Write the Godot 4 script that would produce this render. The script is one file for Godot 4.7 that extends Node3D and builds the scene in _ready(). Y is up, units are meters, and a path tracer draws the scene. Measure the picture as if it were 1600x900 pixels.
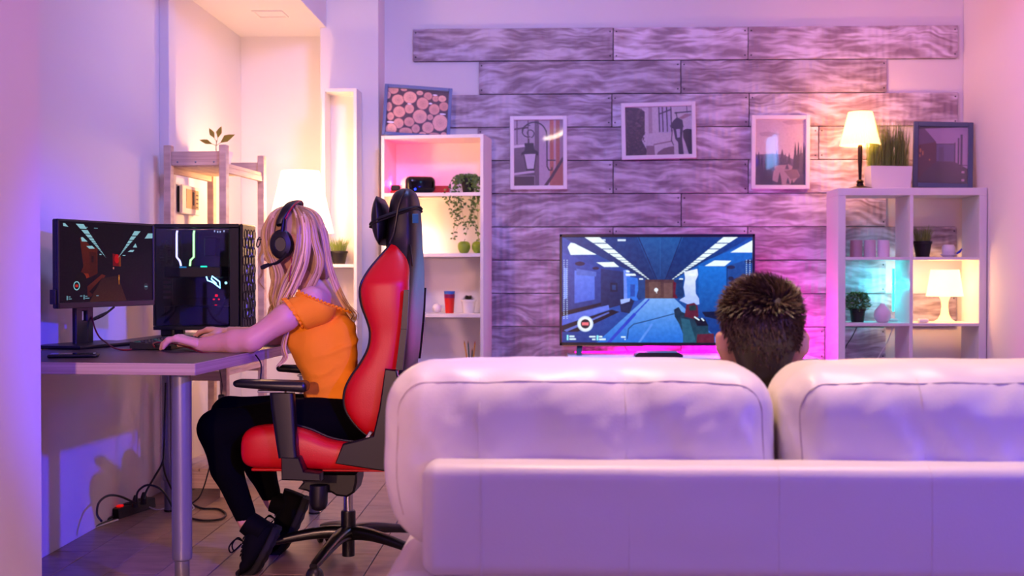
extends Node3D
# A living room lit by coloured lamps: a gamer at a desk on the left, a man on a sofa before a television.

const F := 1900.0                       # focal length for a frame 1600 wide
const EYE := Vector3(0, 1.02, 0)
const BACK := -6.95                     # back wall
var look := Basis.from_euler(Vector3(-0.01316, 0.0342, 0))
var rng := RandomNumberGenerator.new()
var taken := {}
var tex := {}

func _ready() -> void:
	rng.seed = 7
	var cam := Camera3D.new()
	cam.name = "camera"
	cam.fov = rad_to_deg(2.0 * atan(450.0 / F))
	cam.position = EYE
	cam.basis = look
	cam.near = 0.05
	cam.far = 60.0
	var lens := CameraAttributesPhysical.new()
	lens.exposure_aperture = 4.5
	lens.frustum_focus_distance = 4.1
	lens.frustum_focal_length = 50.0
	cam.attributes = lens
	add_child(cam)
	cam.current = true
	var env := Environment.new()
	env.background_mode = Environment.BG_COLOR
	env.background_color = Color(0, 0, 0)
	env.tonemap_mode = Environment.TONE_MAPPER_LINEAR
	env.tonemap_exposure = 0.95
	env.sdfgi_enabled = true
	env.ssao_enabled = true
	env.ssil_enabled = true
	var we := WorldEnvironment.new()
	we.name = "environment"
	we.environment = env
	add_child(we)
	# violet to indigo: unseen fill lamps, added to light the room
	area_lamp("violet_panel_light", "added square violet fill light out of view facing the plank wall", Vector3(-0.2, 2.70, -4.5), Vector3(-0.3, 0.7, -6.95), 0.36, Color(0.54, 0.62, 1.0), 4.5)  # added violet fill for the plank wall
	area_lamp("pink_panel_light", "added square pink fill light out of view close to the right wall", Vector3(1.25, 2.60, -5.5), Vector3(2.34, 2.2, -5.7), 0.28, Color(1.0, 0.58, 0.82), 0.75)  # added fill that turns the right wall pink
	area_lamp("lilac_panel_light", "added square lilac fill light out of view facing the left wall", Vector3(0.5, 2.70, -2.4), Vector3(-1.82, 0.9, -4.6), 0.3, Color(0.87, 0.50, 0.82), 2.0)  # added lilac fill for the left wall
	spot_lamp("ceiling_downlight", "added warm white fill light out of view above the left half of the sofa", Vector3(0.0, 2.70, -2.85), Vector3(0.12, 0.85, -2.6), 38.0, Color(1.0, 0.85, 0.66), 3.5)  # added warm fill, brightens the sofa tops
	spot_lamp("ceiling_downlight", "added warm white fill light out of view above the right half of the sofa", Vector3(0.95, 2.70, -2.85), Vector3(0.95, 0.85, -2.6), 38.0, Color(1.0, 0.84, 0.70), 2.6)  # second added fill for the sofa tops
	area_lamp("mauve_panel_light", "added wide mauve fill light behind the photographer", Vector3(0.3, 1.15, 1.6), Vector3(0.1, 0.6, -4.0), 1.0, Color(0.72, 0.50, 0.96), 1.9)  # added frontal fill for the back of the sofa
	spot_lamp("peach_spot_light", "added peach fill spotlight behind the photographer, aimed at the woman", Vector3(-0.9, 1.3, 0.9), Vector3(-1.25, 0.6, -4.3), 17.5, Color(1.0, 0.74, 0.64), 12.0)  # added warm frontal fill on woman, chair and floor
	area_lamp("indigo_panel_light", "added small indigo fill light out of view by the right wall beside the sofa", Vector3(2.2, 1.5, -0.9), Vector3(1.0, 0.7, -2.2), 0.3, Color(0.24, 0.22, 1.0), 2.6)  # added blue fill for the right end of the sofa back
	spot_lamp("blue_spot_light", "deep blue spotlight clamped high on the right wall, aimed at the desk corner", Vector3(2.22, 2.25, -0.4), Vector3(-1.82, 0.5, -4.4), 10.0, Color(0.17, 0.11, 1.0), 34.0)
	var wl := thing("wall_panel_light", "upright pale blue light panel on the right wall beside the photographer", "light", Vector3(2.33, 2.30, -0.95))
	var wb := MB.new()
	wb.box(Vector3(-0.012, 0, 0), Vector3(0.02, 0.32, 0.5), 0.003)
	part("light_panel", wb, glow(Color(0.45, 0.72, 1.0), 8.0), wl)
	var tl := thing("tube_light", "curved warm white tube lamp under the ceiling behind the photographer", "light", Vector3(0.02, 2.69, 0.8))
	var tb := MB.new()
	tb.tube(spline([Vector3(-0.13, -0.05, 0), Vector3(0.02, -0.015, 0), Vector3(0.13, 0.05, 0)], 12), [0.016], 10)
	part("light_tube", tb, glow(Color(1.0, 0.92, 0.80), 24.0), tl)
	make_textures()
	room()
	planks()
	wall_pictures()
	tv_corner()
	cube_shelf()
	bookcase()
	narrow_shelf()
	wooden_shelf()
	desk()
	monitor()
	tower()
	desk_things()
	cables()
	sofa()
	man()
	gaming_chair()
	woman()
	headset()

# ------------------------------------------------------------------ placing
func at(px: float, py: float, d: float) -> Vector3:          # a point of the room at distance d from the photographer's wall
	var r := look * Vector3((px - 800.0) / F, (450.0 - py) / F, -1.0)
	return EYE + r * (d / -r.z)

func ground(px: float, py: float, h := 0.0) -> Vector3:
	var r := look * Vector3((px - 800.0) / F, (450.0 - py) / F, -1.0)
	return EYE + r * ((h - EYE.y) / r.y)

func numbered(called: String) -> String:
	taken[called] = taken.get(called, -1) + 1
	return called if taken[called] == 0 else "%s_%03d" % [called, taken[called]]

func tag(o: Node3D, label: String, category: String, group := "") -> Node3D:
	o.set_meta("label", label)
	o.set_meta("category", category)
	if group:
		o.set_meta("group", group)
	return o

func thing(called: String, label: String, category: String, where := Vector3.ZERO, turn := 0.0, group := "") -> Node3D:
	var o := Node3D.new()
	o.name = numbered(called)
	add_child(o)
	o.position = where
	o.rotation.y = turn
	return tag(o, label, category, group)

func part(called: String, mb: MB, m: Material, parent: Node = self, world := false) -> MeshInstance3D:
	var o := MeshInstance3D.new()
	o.name = numbered(called) if parent == self else called
	var t := Transform3D.IDENTITY
	if world and parent != self:
		var n: Node3D = parent
		while n != self:
			t = n.transform * t
			n = n.get_parent()
	o.mesh = mb.build(t.affine_inverse())
	o.material_override = m
	parent.add_child(o, true)
	return o

func structure(called: String, mb: MB, m: Material) -> MeshInstance3D:
	var o := part(called, mb, m)
	o.set_meta("kind", "structure")
	return o

func piece(called: String, mesh: Mesh, m: Material, parent: Node, xf: Transform3D) -> MeshInstance3D:
	var o := MeshInstance3D.new()
	o.name = called
	o.mesh = mesh
	o.material_override = m
	o.transform = xf
	parent.add_child(o, true)
	return o

func copy_of(o: Node3D, where: Vector3, label: String, turn := 0.0) -> Node3D:
	var c := o.duplicate()
	var called: String = o.name
	if called.length() > 4 and called.substr(called.length() - 3).is_valid_int():
		called = called.substr(0, called.length() - 4)
	c.name = numbered(called)
	add_child(c)
	c.position = where
	c.rotation.y = turn
	c.set_meta("label", label)
	return c

func mat(col: Color, rough := 0.6, metal := 0.0, more := {}) -> StandardMaterial3D:
	var m := StandardMaterial3D.new()
	m.albedo_color = col
	m.roughness = rough
	m.metallic = metal
	for k in more:
		m.set(k, more[k])
	return m

func glow(col: Color, e: float) -> StandardMaterial3D:
	return mat(col, 0.5, 0.0, {"emission_enabled": true, "emission": col, "emission_energy_multiplier": e})

func omni(called: String, where: Vector3, col: Color, e: float, size := 0.03, parent: Node = self) -> OmniLight3D:
	var l := OmniLight3D.new()
	l.name = called
	l.light_color = col
	l.light_energy = e
	l.light_size = size
	l.omni_range = 12.0
	l.omni_attenuation = 2.0
	l.shadow_enabled = true
	parent.add_child(l, true)
	if parent == self:
		l.position = where
	else:
		l.position = (parent as Node3D).transform.affine_inverse() * where
	return l

func area_lamp(called: String, label: String, where: Vector3, aim: Vector3, side: float, col: Color, e: float) -> void:  # an added fill light in a made-up panel body
	var o := thing(called, label, "light")
	var up := Vector3.UP if absf((aim - where).normalized().y) < 0.95 else Vector3.FORWARD
	o.look_at_from_position(where, aim, up)
	var b := MB.new()
	b.box(Vector3(0, 0, 0.03), Vector3(side + 0.04, side + 0.04, 0.05), 0.006)
	part("housing", b, mat(Color(0.1, 0.1, 0.11), 0.5), o)
	var g := MB.new()
	g.box(Vector3(0, 0, 0.001), Vector3(side, side, 0.006), 0.001)
	part("diffuser", g, glow(col, 1.5), o)
	var l := AreaLight3D.new()
	l.name = "light"
	l.light_color = col
	l.light_energy = e
	l.area_size = Vector2(side, side)
	l.area_range = 14.0
	l.area_attenuation = 2.0
	l.shadow_enabled = true
	l.position = Vector3(0, 0, -0.01)
	o.add_child(l)

func spot_lamp(called: String, label: String, where: Vector3, aim: Vector3, half: float, col: Color, e: float) -> void:
	var o := thing(called, label, "light")
	o.look_at_from_position(where, aim, Vector3.UP)
	var b := MB.new()
	b.lathe([Vector2(0, 0.16), Vector2(0.05, 0.16), Vector2(0.07, 0.14), Vector2(0.075, 0.0), Vector2(0.070, 0.0), Vector2(0.066, 0.03), Vector2(0, 0.03)], 24, Transform3D(Basis.from_euler(Vector3(PI / 2, 0, 0)), Vector3.ZERO))
	part("housing", b, mat(Color(0.04, 0.04, 0.045), 0.5), o)
	var g := MB.new()
	g.lathe([Vector2(0, 0.028), Vector2(0.066, 0.028), Vector2(0.066, 0.024), Vector2(0, 0.024)], 24, Transform3D(Basis.from_euler(Vector3(PI / 2, 0, 0)), Vector3.ZERO))
	part("lens_glow", g, glow(col, 2.0), o)
	var l := SpotLight3D.new()
	l.name = "light"
	l.light_color = col
	l.light_energy = e
	l.light_size = 0.06
	l.spot_range = 14.0
	l.spot_attenuation = 2.0
	l.spot_angle = half
	l.spot_angle_attenuation = 0.6
	l.shadow_enabled = true
	l.position = Vector3(0, 0, -0.02)
	o.add_child(l)

func spline(pts: Array, n: int) -> Array:                     # a smooth line of n + 1 points through pts
	var out := []
	var last := pts.size() - 1
	for i in n + 1:
		var t := float(i) / n * last
		var k := mini(int(t), last - 1)
		var f := t - k
		var a = pts[maxi(k - 1, 0)]
		var b = pts[k]
		var c = pts[k + 1]
		var d = pts[mini(k + 2, last)]
		out.append(0.5 * (2.0 * b + (c - a) * f + (2.0 * a - 5.0 * b + 4.0 * c - d) * f * f + (3.0 * b - a - 3.0 * c + d) * f * f * f))
	return out

func px_line(pts: Array, n: int) -> Array:                    # [px, py, depth] triples
	var out := []
	for p in pts:
		out.append(at(p[0], p[1], p[2]))
	return spline(out, n)

func cord(called: String, pts: Array, r: float, m: Material, label := "", parent: Node = self) -> MeshInstance3D:
	var b := MB.new()
	b.tube(pts, [r], 7)
	var o := part(called, b, m, parent, true)
	if label:
		tag(o, label, "cable")
	return o

# ------------------------------------------------------------------ mesh building
class MB:
	var p := PackedVector3Array()
	var u := PackedVector2Array()
	var c := PackedColorArray()
	var ids := PackedInt32Array()
	var pid := 0
	var from := 0
	var col := Color.WHITE
	var tinted := false
	var crease := 0.76
	var raw := []                                            # ready indexed surfaces

	func begin() -> void:
		pid += 1
		from = p.size()

	func tri(a: Vector3, b: Vector3, d: Vector3, ua := Vector2.ZERO, ub := Vector2.ZERO, ud := Vector2.ZERO) -> void:
		if (b - a).cross(d - a).length_squared() < 1e-18:
			return
		p.append(a); p.append(b); p.append(d)
		u.append(ua); u.append(ub); u.append(ud)
		c.append(col); c.append(col); c.append(col)
		ids.append(pid)

	func out_tri(a: Vector3, b: Vector3, d: Vector3, cen: Vector3) -> void:
		if (b - a).cross(d - a).dot(a + b + d - 3.0 * cen) < 0.0:
			tri(a, d, b)
		else:
			tri(a, b, d)

	func done() -> void:                                     # turn what begin() started outwards
		var cen := Vector3.ZERO
		for i in range(from, p.size()):
			cen += p[i]
		cen /= maxf(1.0, p.size() - from)
		var vol := 0.0
		for i in range(from, p.size(), 3):
			vol += (p[i] - cen).dot((p[i + 1] - cen).cross(p[i + 2] - cen))
		if vol < 0.0:
			for i in range(from, p.size(), 3):
				var t := p[i + 1]
				p[i + 1] = p[i + 2]
				p[i + 2] = t
				var s := u[i + 1]
				u[i + 1] = u[i + 2]
				u[i + 2] = s

	func box(cen: Vector3, size: Vector3, bev := 0.003, b := Basis()) -> void:
		begin()
		var h := size * 0.5
		bev = minf(bev, minf(h.x, minf(h.y, h.z)) * 0.9)
		var g := h - Vector3.ONE * bev
		for ax in 3:
			var a1 := (ax + 1) % 3
			var a2 := (ax + 2) % 3
			for s in [-1.0, 1.0]:
				var q := []
				for k in [[-1, -1], [1, -1], [1, 1], [-1, 1]]:
					var v := Vector3.ZERO
					v[ax] = s * h[ax]
					v[a1] = k[0] * g[a1]
					v[a2] = k[1] * g[a2]
					q.append(cen + b * v)
				out_tri(q[0], q[1], q[2], cen)
				out_tri(q[0], q[2], q[3], cen)
				for s2 in [-1.0, 1.0]:                       # edges between this face and the next axis' face
					var e := []
					for k in [-1, 1]:
						var v := Vector3.ZERO
						v[ax] = s * h[ax]; v[a1] = s2 * g[a1]; v[a2] = k * g[a2]
						e.append(cen + b * v)
						var w := Vector3.ZERO
						w[ax] = s * g[ax]; w[a1] = s2 * h[a1]; w[a2] = k * g[a2]
						e.append(cen + b * w)
					out_tri(e[0], e[1], e[3], cen)
					out_tri(e[0], e[3], e[2], cen)
		for sx in [-1, 1]:
			for sy in [-1, 1]:
				for sz in [-1, 1]:
					var s := Vector3(sx, sy, sz)
					out_tri(cen + b * (s * Vector3(h.x, g.y, g.z)), cen + b * (s * Vector3(g.x, h.y, g.z)), cen + b * (s * Vector3(g.x, g.y, h.z)), cen)

	func loft(rings: Array, caps := true, closed := true) -> void:
		begin()
		var n: int = rings[0].size()
		for i in rings.size() - 1:
			for j in (n if closed else n - 1):
				var k := (j + 1) % n
				tri(rings[i][j], rings[i][k], rings[i + 1][k])
				tri(rings[i][j], rings[i + 1][k], rings[i + 1][j])
		if caps:
			for e in [0, rings.size() - 1]:
				var cen := Vector3.ZERO
				for q in rings[e]:
					cen += q
				cen /= n
				for j in n:
					if e == 0:
						tri(cen, rings[e][(j + 1) % n], rings[e][j])
					else:
						tri(cen, rings[e][j], rings[e][(j + 1) % n])
		done()

	func prism(poly: Array, depth: float, xf := Transform3D.IDENTITY, bev := 0.0) -> void:   # poly of Vector2 in x-y, thick along z
		begin()
		var n := poly.size()
		var area := 0.0
		for i in n:
			area += (poly[i] as Vector2).cross(poly[(i + 1) % n])
		var inset := []
		for i in n:
			var a: Vector2 = poly[i] - poly[(i + n - 1) % n]
			var b: Vector2 = poly[(i + 1) % n] - poly[i]
			var m := (a.normalized().orthogonal() + b.normalized().orthogonal()).normalized()
			inset.append(poly[i] + m * (bev if area < 0.0 else -bev))
		var rings := []
		for r in [[-depth / 2, true], [-depth / 2 + bev, false], [depth / 2 - bev, false], [depth / 2, true]]:
			var ring := []
			for q in (inset if r[1] else poly):
				ring.append(xf * Vector3(q.x, q.y, r[0]))
			rings.append(ring)
		for i in 3:
			for j in n:
				var k := (j + 1) % n
				tri(rings[i][j], rings[i][k], rings[i + 1][k])
				tri(rings[i][j], rings[i + 1][k], rings[i + 1][j])
		var tr := Geometry2D.triangulate_polygon(PackedVector2Array(inset))
		for i in range(0, tr.size(), 3):
			var flip := ((inset[tr[i + 1]] - inset[tr[i]]) as Vector2).cross(inset[tr[i + 2]] - inset[tr[i]]) * area < 0.0
			var b := tr[i + 2] if flip else tr[i + 1]
			var d := tr[i + 1] if flip else tr[i + 2]
			tri(rings[0][tr[i]], rings[0][d], rings[0][b])
			tri(rings[3][tr[i]], rings[3][b], rings[3][d])
		done()

	func lathe(profile: Array, seg := 20, xf := Transform3D.IDENTITY, squash := 1.0) -> void:    # profile of (radius, height)
		var rings := []
		for q in profile:
			var ring := []
			for j in seg:
				var a := TAU * j / seg
				ring.append(xf * Vector3(q.x * cos(a), q.y, q.x * sin(a) * squash))
			rings.append(ring)
		loft(rings, true)

	func ball(cen: Vector3, r: Vector3, seg := 14, b := Basis()) -> void:
		var prof := []
		for i in seg / 2 + 1:
			var a := PI * i / (seg / 2)
			prof.append(Vector2(sin(a), -cos(a)))
		lathe(prof, seg, Transform3D(b * Basis.from_scale(r), cen))

	func tube(path: Array, radii: Array, seg := 8, flat := 1.0, caps := true) -> void:
		var rings := []
		var n := path.size()
		var side := Vector3.ZERO
		for i in n:
			var t: Vector3 = (path[mini(i + 1, n - 1)] - path[maxi(i - 1, 0)]).normalized()
			if side == Vector3.ZERO:
				side = t.cross(Vector3.UP if absf(t.y) < 0.9 else Vector3.RIGHT).normalized()
			else:
				side = (side - t * side.dot(t)).normalized()
			var up := side.cross(t)
			var f := float(i) / maxf(1.0, n - 1) * (radii.size() - 1)
			var k := mini(int(f), maxi(radii.size() - 2, 0))
			var r: float = radii[0] if radii.size() == 1 else lerpf(radii[k], radii[k + 1], f - k)
			var ring := []
			for j in seg:
				var a := TAU * j / seg
				ring.append(path[i] + (side * cos(a) + up * sin(a) * flat) * r)
			rings.append(ring)
		loft(rings, caps)

	func rod(a: Vector3, b: Vector3, r: float, seg := 12, r2 := -1.0) -> void:
		tube([a, b], [r, r if r2 < 0.0 else r2], seg)

	func plate(cen: Vector3, right: Vector3, up: Vector3, size: Vector2) -> void:                 # a face with uv 0 to 1 for print or a screen
		begin()
		var x := right * size.x * 0.5
		var y := up * size.y * 0.5
		tri(cen - x - y, cen + x - y, cen + x + y, Vector2(0, 1), Vector2(1, 1), Vector2(1, 0))
		tri(cen - x - y, cen + x + y, cen - x + y, Vector2(0, 1), Vector2(1, 0), Vector2(0, 0))

	func soft_box(size: Vector3, r: float, flats: int, rounds: int, shape: Callable) -> void:     # a padded block; shape moves each point
		var h := size * 0.5
		var lists := []
		for ax in 3:
			var rr := minf(r, h[ax] * 0.98)
			var l := []
			for i in rounds:
				l.append(-(h[ax] - rr) - rr * tan(PI / 4 * (1.0 - float(i) / rounds)))
			for i in flats + 1:
				l.append(lerpf(-(h[ax] - rr), h[ax] - rr, float(i) / flats))
			for i in rounds:
				l.append((h[ax] - rr) + rr * tan(PI / 4 * float(i + 1) / rounds))
			lists.append(l)
		var verts := PackedVector3Array()
		var idx := PackedInt32Array()
		for ax in 3:
			var a1 := (ax + 1) % 3
			var a2 := (ax + 2) % 3
			for s in [-1.0, 1.0]:
				var base := verts.size()
				var n1: int = lists[a1].size()
				var n2: int = lists[a2].size()
				for i in n1:
					for j in n2:
						var q := Vector3.ZERO
						q[ax] = s * h[ax]
						q[a1] = lists[a1][i]
						q[a2] = lists[a2][j]
						var inner := Vector3.ZERO
						var rv := Vector3.ZERO
						for k in 3:
							rv[k] = minf(r, h[k] * 0.98)
							inner[k] = clampf(q[k], -(h[k] - rv[k]), h[k] - rv[k])
						var dir := ((q - inner) / rv).normalized() * rv
						verts.append(shape.call(inner + dir))
				for i in n1 - 1:
					for j in n2 - 1:
						var o := base + i * n2 + j
						var q4 := [o, o + n2, o + n2 + 1, o + 1]
						if s < 0:
							q4.reverse()
						idx.append_array([q4[0], q4[1], q4[2], q4[0], q4[2], q4[3]])
		smooth_surface(verts, idx)

	func smooth_surface(verts: PackedVector3Array, idx: PackedInt32Array) -> void:                # idx counter-clockwise from outside; normals shared by place
		var sums := {}
		var keys := []
		for v in verts:
			keys.append(Vector3i((v * 20000.0).round()))
		for i in range(0, idx.size(), 3):
			var fn := (verts[idx[i + 1]] - verts[idx[i]]).cross(verts[idx[i + 2]] - verts[idx[i]])
			for k in 3:
				sums[keys[idx[i + k]]] = sums.get(keys[idx[i + k]], Vector3.ZERO) + fn
		var ns := PackedVector3Array()
		for k in keys:
			ns.append((sums.get(k, Vector3.UP) as Vector3).normalized())
		raw.append([verts, ns, idx, col])

	func wrinkle(f: Callable) -> void:                        # moves the last smooth surface in and out along its normals
		var r: Array = raw.pop_back()
		var v: PackedVector3Array = r[0]
		for i in v.size():
			v[i] += r[1][i] * f.call(v[i])
		smooth_surface(v, r[2])

	func build(inv := Transform3D.IDENTITY) -> ArrayMesh:
		var v := PackedVector3Array()
		var n := PackedVector3Array()
		var uv := PackedVector2Array()
		var cc := PackedColorArray()
		var ix := PackedInt32Array()
		var faces := []
		var at_key := {}
		for i in range(0, p.size(), 3):
			var fn := (p[i + 1] - p[i]).cross(p[i + 2] - p[i])
			faces.append(fn)
			for k in 3:
				var q := p[i + k]
				var key := Vector4i(roundi(q.x * 20000.0), roundi(q.y * 20000.0), roundi(q.z * 20000.0), ids[i / 3])
				if not at_key.has(key):
					at_key[key] = PackedInt32Array()
				at_key[key].append(i / 3)
		for i in range(0, p.size(), 3):
			var own: Vector3 = (faces[i / 3] as Vector3).normalized()
			for k in [0, 2, 1]:
				var q := p[i + k]
				var key := Vector4i(roundi(q.x * 20000.0), roundi(q.y * 20000.0), roundi(q.z * 20000.0), ids[i / 3])
				var sum := Vector3.ZERO
				for f in at_key[key]:
					var g: Vector3 = faces[f]
					if g.dot(own) > crease * g.length():
						sum += g
				ix.append(v.size())
				v.append(inv * q)
				n.append((inv.basis * sum).normalized())
				uv.append(u[i + k])
				cc.append(c[i + k])
		for r in raw:
			var base := v.size()
			for i in r[0].size():
				v.append(inv * r[0][i])
				n.append((inv.basis * r[1][i]).normalized())
				uv.append(Vector2.ZERO)
				cc.append(r[3])
			for i in range(0, r[2].size(), 3):
				ix.append(base + r[2][i]); ix.append(base + r[2][i + 2]); ix.append(base + r[2][i + 1])
		var arr := []
		arr.resize(Mesh.ARRAY_MAX)
		arr[Mesh.ARRAY_VERTEX] = v
		arr[Mesh.ARRAY_NORMAL] = n
		arr[Mesh.ARRAY_TEX_UV] = uv
		if tinted:
			arr[Mesh.ARRAY_COLOR] = cc
		arr[Mesh.ARRAY_INDEX] = ix
		var m := ArrayMesh.new()
		m.add_surface_from_arrays(Mesh.PRIMITIVE_TRIANGLES, arr)
		return m

# A field of smoothly joined bones, meshed as surface nets
class Flesh:
	var lo: Vector3
	var cell: float
	var nx: int
	var ny: int
	var nz: int
	var k: float
	var acc := PackedFloat32Array()
	var cuts := []                                            # planes that cut the flesh: [normal, distance]

	func _init(a: Vector3, b: Vector3, size: float, soft: float) -> void:
		lo = a
		cell = size
		k = soft
		nx = int((b.x - a.x) / size) + 2
		ny = int((b.y - a.y) / size) + 2
		nz = int((b.z - a.z) / size) + 2
		acc.resize(nx * ny * nz)

	func bone(a: Vector3, b: Vector3, ra: float, rb: float, sq := Vector3.ONE) -> void:
		var pad := maxf(ra, rb) * maxf(sq.x, maxf(sq.y, sq.z)) + 5.0 * k + cell
		var mn := (Vector3(minf(a.x, b.x), minf(a.y, b.y), minf(a.z, b.z)) - Vector3.ONE * pad - lo) / cell
		var mx := (Vector3(maxf(a.x, b.x), maxf(a.y, b.y), maxf(a.z, b.z)) + Vector3.ONE * pad - lo) / cell
		var ab := b - a
		var l2 := maxf(ab.length_squared(), 1e-9)
		var sm := minf(sq.x, minf(sq.y, sq.z))
		var inv := Vector3.ONE / sq
		for x in range(maxi(0, int(mn.x)), mini(nx, int(mx.x) + 1)):
			for y in range(maxi(0, int(mn.y)), mini(ny, int(mx.y) + 1)):
				var row := (x * ny + y) * nz
				for z in range(maxi(0, int(mn.z)), mini(nz, int(mx.z) + 1)):
					var q := lo + Vector3(x, y, z) * cell
					var t := clampf((q - a).dot(ab) / l2, 0.0, 1.0)
					var d := (((q - a - ab * t) * inv).length() - lerpf(ra, rb, t)) * sm
					if d < 5.0 * k:
						acc[row + z] += exp(-maxf(d, -8.0 * k) / k)

	func chain(pts: Array, radii: Array, sq := Vector3.ONE) -> void:
		for i in pts.size() - 1:
			bone(pts[i], pts[i + 1], radii[i], radii[i + 1], sq)

	func value(i: int, q: Vector3) -> float:
		var f := -k * log(maxf(acc[i], 1e-4))
		for c in cuts:
			f = maxf(f, q.dot(c[0]) - c[1])
		return f

	func into(mb: MB) -> void:
		var val := PackedFloat32Array()
		val.resize(acc.size())
		for x in nx:
			for y in ny:
				for z in nz:
					var i := (x * ny + y) * nz + z
					val[i] = value(i, lo + Vector3(x, y, z) * cell) if acc[i] > 0.0 else 9.0 * k
		var verts := PackedVector3Array()
		var which := PackedInt32Array()
		which.resize(acc.size())
		which.fill(-1)
		var sy := nz
		var sx := ny * nz
		var corner := [0, 1, sy, sy + 1, sx, sx + 1, sx + sy, sx + sy + 1]
		var offs := [Vector3(0, 0, 0), Vector3(0, 0, 1), Vector3(0, 1, 0), Vector3(0, 1, 1), Vector3(1, 0, 0), Vector3(1, 0, 1), Vector3(1, 1, 0), Vector3(1, 1, 1)]
		var edges := [[0, 1], [2, 3], [4, 5], [6, 7], [0, 2], [1, 3], [4, 6], [5, 7], [0, 4], [1, 5], [2, 6], [3, 7]]
		for x in nx - 1:
			for y in ny - 1:
				for z in nz - 1:
					var i := x * sx + y * sy + z
					var neg := 0
					for cc in corner:
						if val[i + cc] < 0.0:
							neg += 1
					if neg == 0 or neg == 8:
						continue
					var sum := Vector3.ZERO
					var cnt := 0
					for e in edges:
						var va := val[i + corner[e[0]]]
						var vb := val[i + corner[e[1]]]
						if (va < 0.0) != (vb < 0.0):
							sum += (offs[e[0]] as Vector3).lerp(offs[e[1]], va / (va - vb))
							cnt += 1
					which[i] = verts.size()
					verts.append(lo + (Vector3(x, y, z) + sum / cnt) * cell)
		var idx := PackedInt32Array()
		for x in range(1, nx - 1):
			for y in range(1, ny - 1):
				for z in range(1, nz - 1):
					var i := x * sx + y * sy + z
					var inside := val[i] < 0.0
					for ax in 3:
						var step: int = [sx, sy, 1][ax]
						if inside == (val[i + step] < 0.0):
							continue
						var s1: int = [sy, 1, sx][ax]
						var s2: int = [1, sx, sy][ax]
						var q := [which[i], which[i - s1], which[i - s1 - s2], which[i - s2]]
						if q.has(-1):
							continue
						if not inside:
							q.reverse()
						idx.append_array([q[0], q[1], q[2], q[0], q[2], q[3]])
		mb.smooth_surface(verts, idx)

# ------------------------------------------------------------------ textures
class Pic:                                                    # a small painter for prints and screens; frame gives the drawing's own coordinates
	var im: Image
	var o: Vector2
	var s: Vector2
	var w: int
	var h: int

	func _init(wide: int, high: int, frame: Rect2, bg: Color) -> void:
		w = wide * 2
		h = high * 2
		im = Image.create(w, h, false, Image.FORMAT_RGB8)
		im.fill(bg)
		o = frame.position
		s = Vector2(w, h) / frame.size

	func poly(pts: Array, col: Color, far := Color(0, 0, 0, 0)) -> void:        # far: colour at the lowest row
		var q := []
		var y0 := 1e9
		var y1 := -1e9
		for i in range(0, pts.size(), 2):
			var v := (Vector2(pts[i], pts[i + 1]) - o) * s
			q.append(v)
			y0 = minf(y0, v.y)
			y1 = maxf(y1, v.y)
		for y in range(maxi(0, int(y0)), mini(h - 1, int(y1)) + 1):
			var xs := []
			for i in q.size():
				var a: Vector2 = q[i]
				var b: Vector2 = q[(i + 1) % q.size()]
				var yy := y + 0.5
				if (a.y <= yy) != (b.y <= yy):
					xs.append(a.x + (b.x - a.x) * (yy - a.y) / (b.y - a.y))
			xs.sort()
			var cc := col if far.a == 0.0 else col.lerp(far, clampf((y - y0) / maxf(1.0, y1 - y0), 0, 1))
			for i in range(0, xs.size() - 1, 2):
				var xa := maxi(0, roundi(xs[i]))
				var xb := mini(w, roundi(xs[i + 1]))
				if xb > xa:
					im.fill_rect(Rect2i(xa, y, xb - xa, 1), cc)

	func box(x: float, y: float, x2: float, y2: float, col: Color, far := Color(0, 0, 0, 0)) -> void:
		poly([x, y, x2, y, x2, y2, x, y2], col, far)

	func disc(x: float, y: float, rx: float, ry: float, col: Color) -> void:
		var pts := []
		for i in 28:
			pts.append(x + rx * cos(TAU * i / 28))
			pts.append(y + ry * sin(TAU * i / 28))
		poly(pts, col)

	func line(pts: Array, wide: float, col: Color) -> void:
		for i in range(0, pts.size() - 2, 2):
			var a := Vector2(pts[i], pts[i + 1])
			var b := Vector2(pts[i + 2], pts[i + 3])
			var t := (b - a).normalized()
			var m := t.orthogonal() * wide * 0.5
			var e := t * wide * 0.25
			poly([a.x - m.x - e.x, a.y - m.y - e.y, b.x - m.x + e.x, b.y - m.y + e.y, b.x + m.x + e.x, b.y + m.y + e.y, a.x + m.x - e.x, a.y + m.y - e.y], col)

	func arc(x: float, y: float, r: float, a0: float, a1: float, wide: float, col: Color, grow := 0.0) -> void:
		var pts := []
		for i in 25:
			var a := lerpf(a0, a1, i / 24.0)
			var rr := r + grow * i / 24.0
			pts.append(x + rr * cos(a))
			pts.append(y + rr * sin(a))
		line(pts, wide, col)

	func grain(seed_: int, amount: float, freq: float) -> void:
		var n := FastNoiseLite.new()
		n.seed = seed_
		n.frequency = freq
		for y in h:
			for x in w:
				var k := n.get_noise_2d(x, y) * amount
				var c := im.get_pixel(x, y)
				im.set_pixel(x, y, Color(clampf(c.r + k, 0, 1), clampf(c.g + k, 0, 1), clampf(c.b + k, 0, 1)))

	func texture() -> ImageTexture:
		im.resize(w / 2, h / 2, Image.INTERPOLATE_BILINEAR)
		return ImageTexture.create_from_image(im)

func noise(seed_: int, freq: float, oct := 3, kind := FastNoiseLite.TYPE_SIMPLEX_SMOOTH) -> FastNoiseLite:
	var n := FastNoiseLite.new()
	n.seed = seed_
	n.frequency = freq
	n.fractal_octaves = oct
	n.noise_type = kind
	return n

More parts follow.
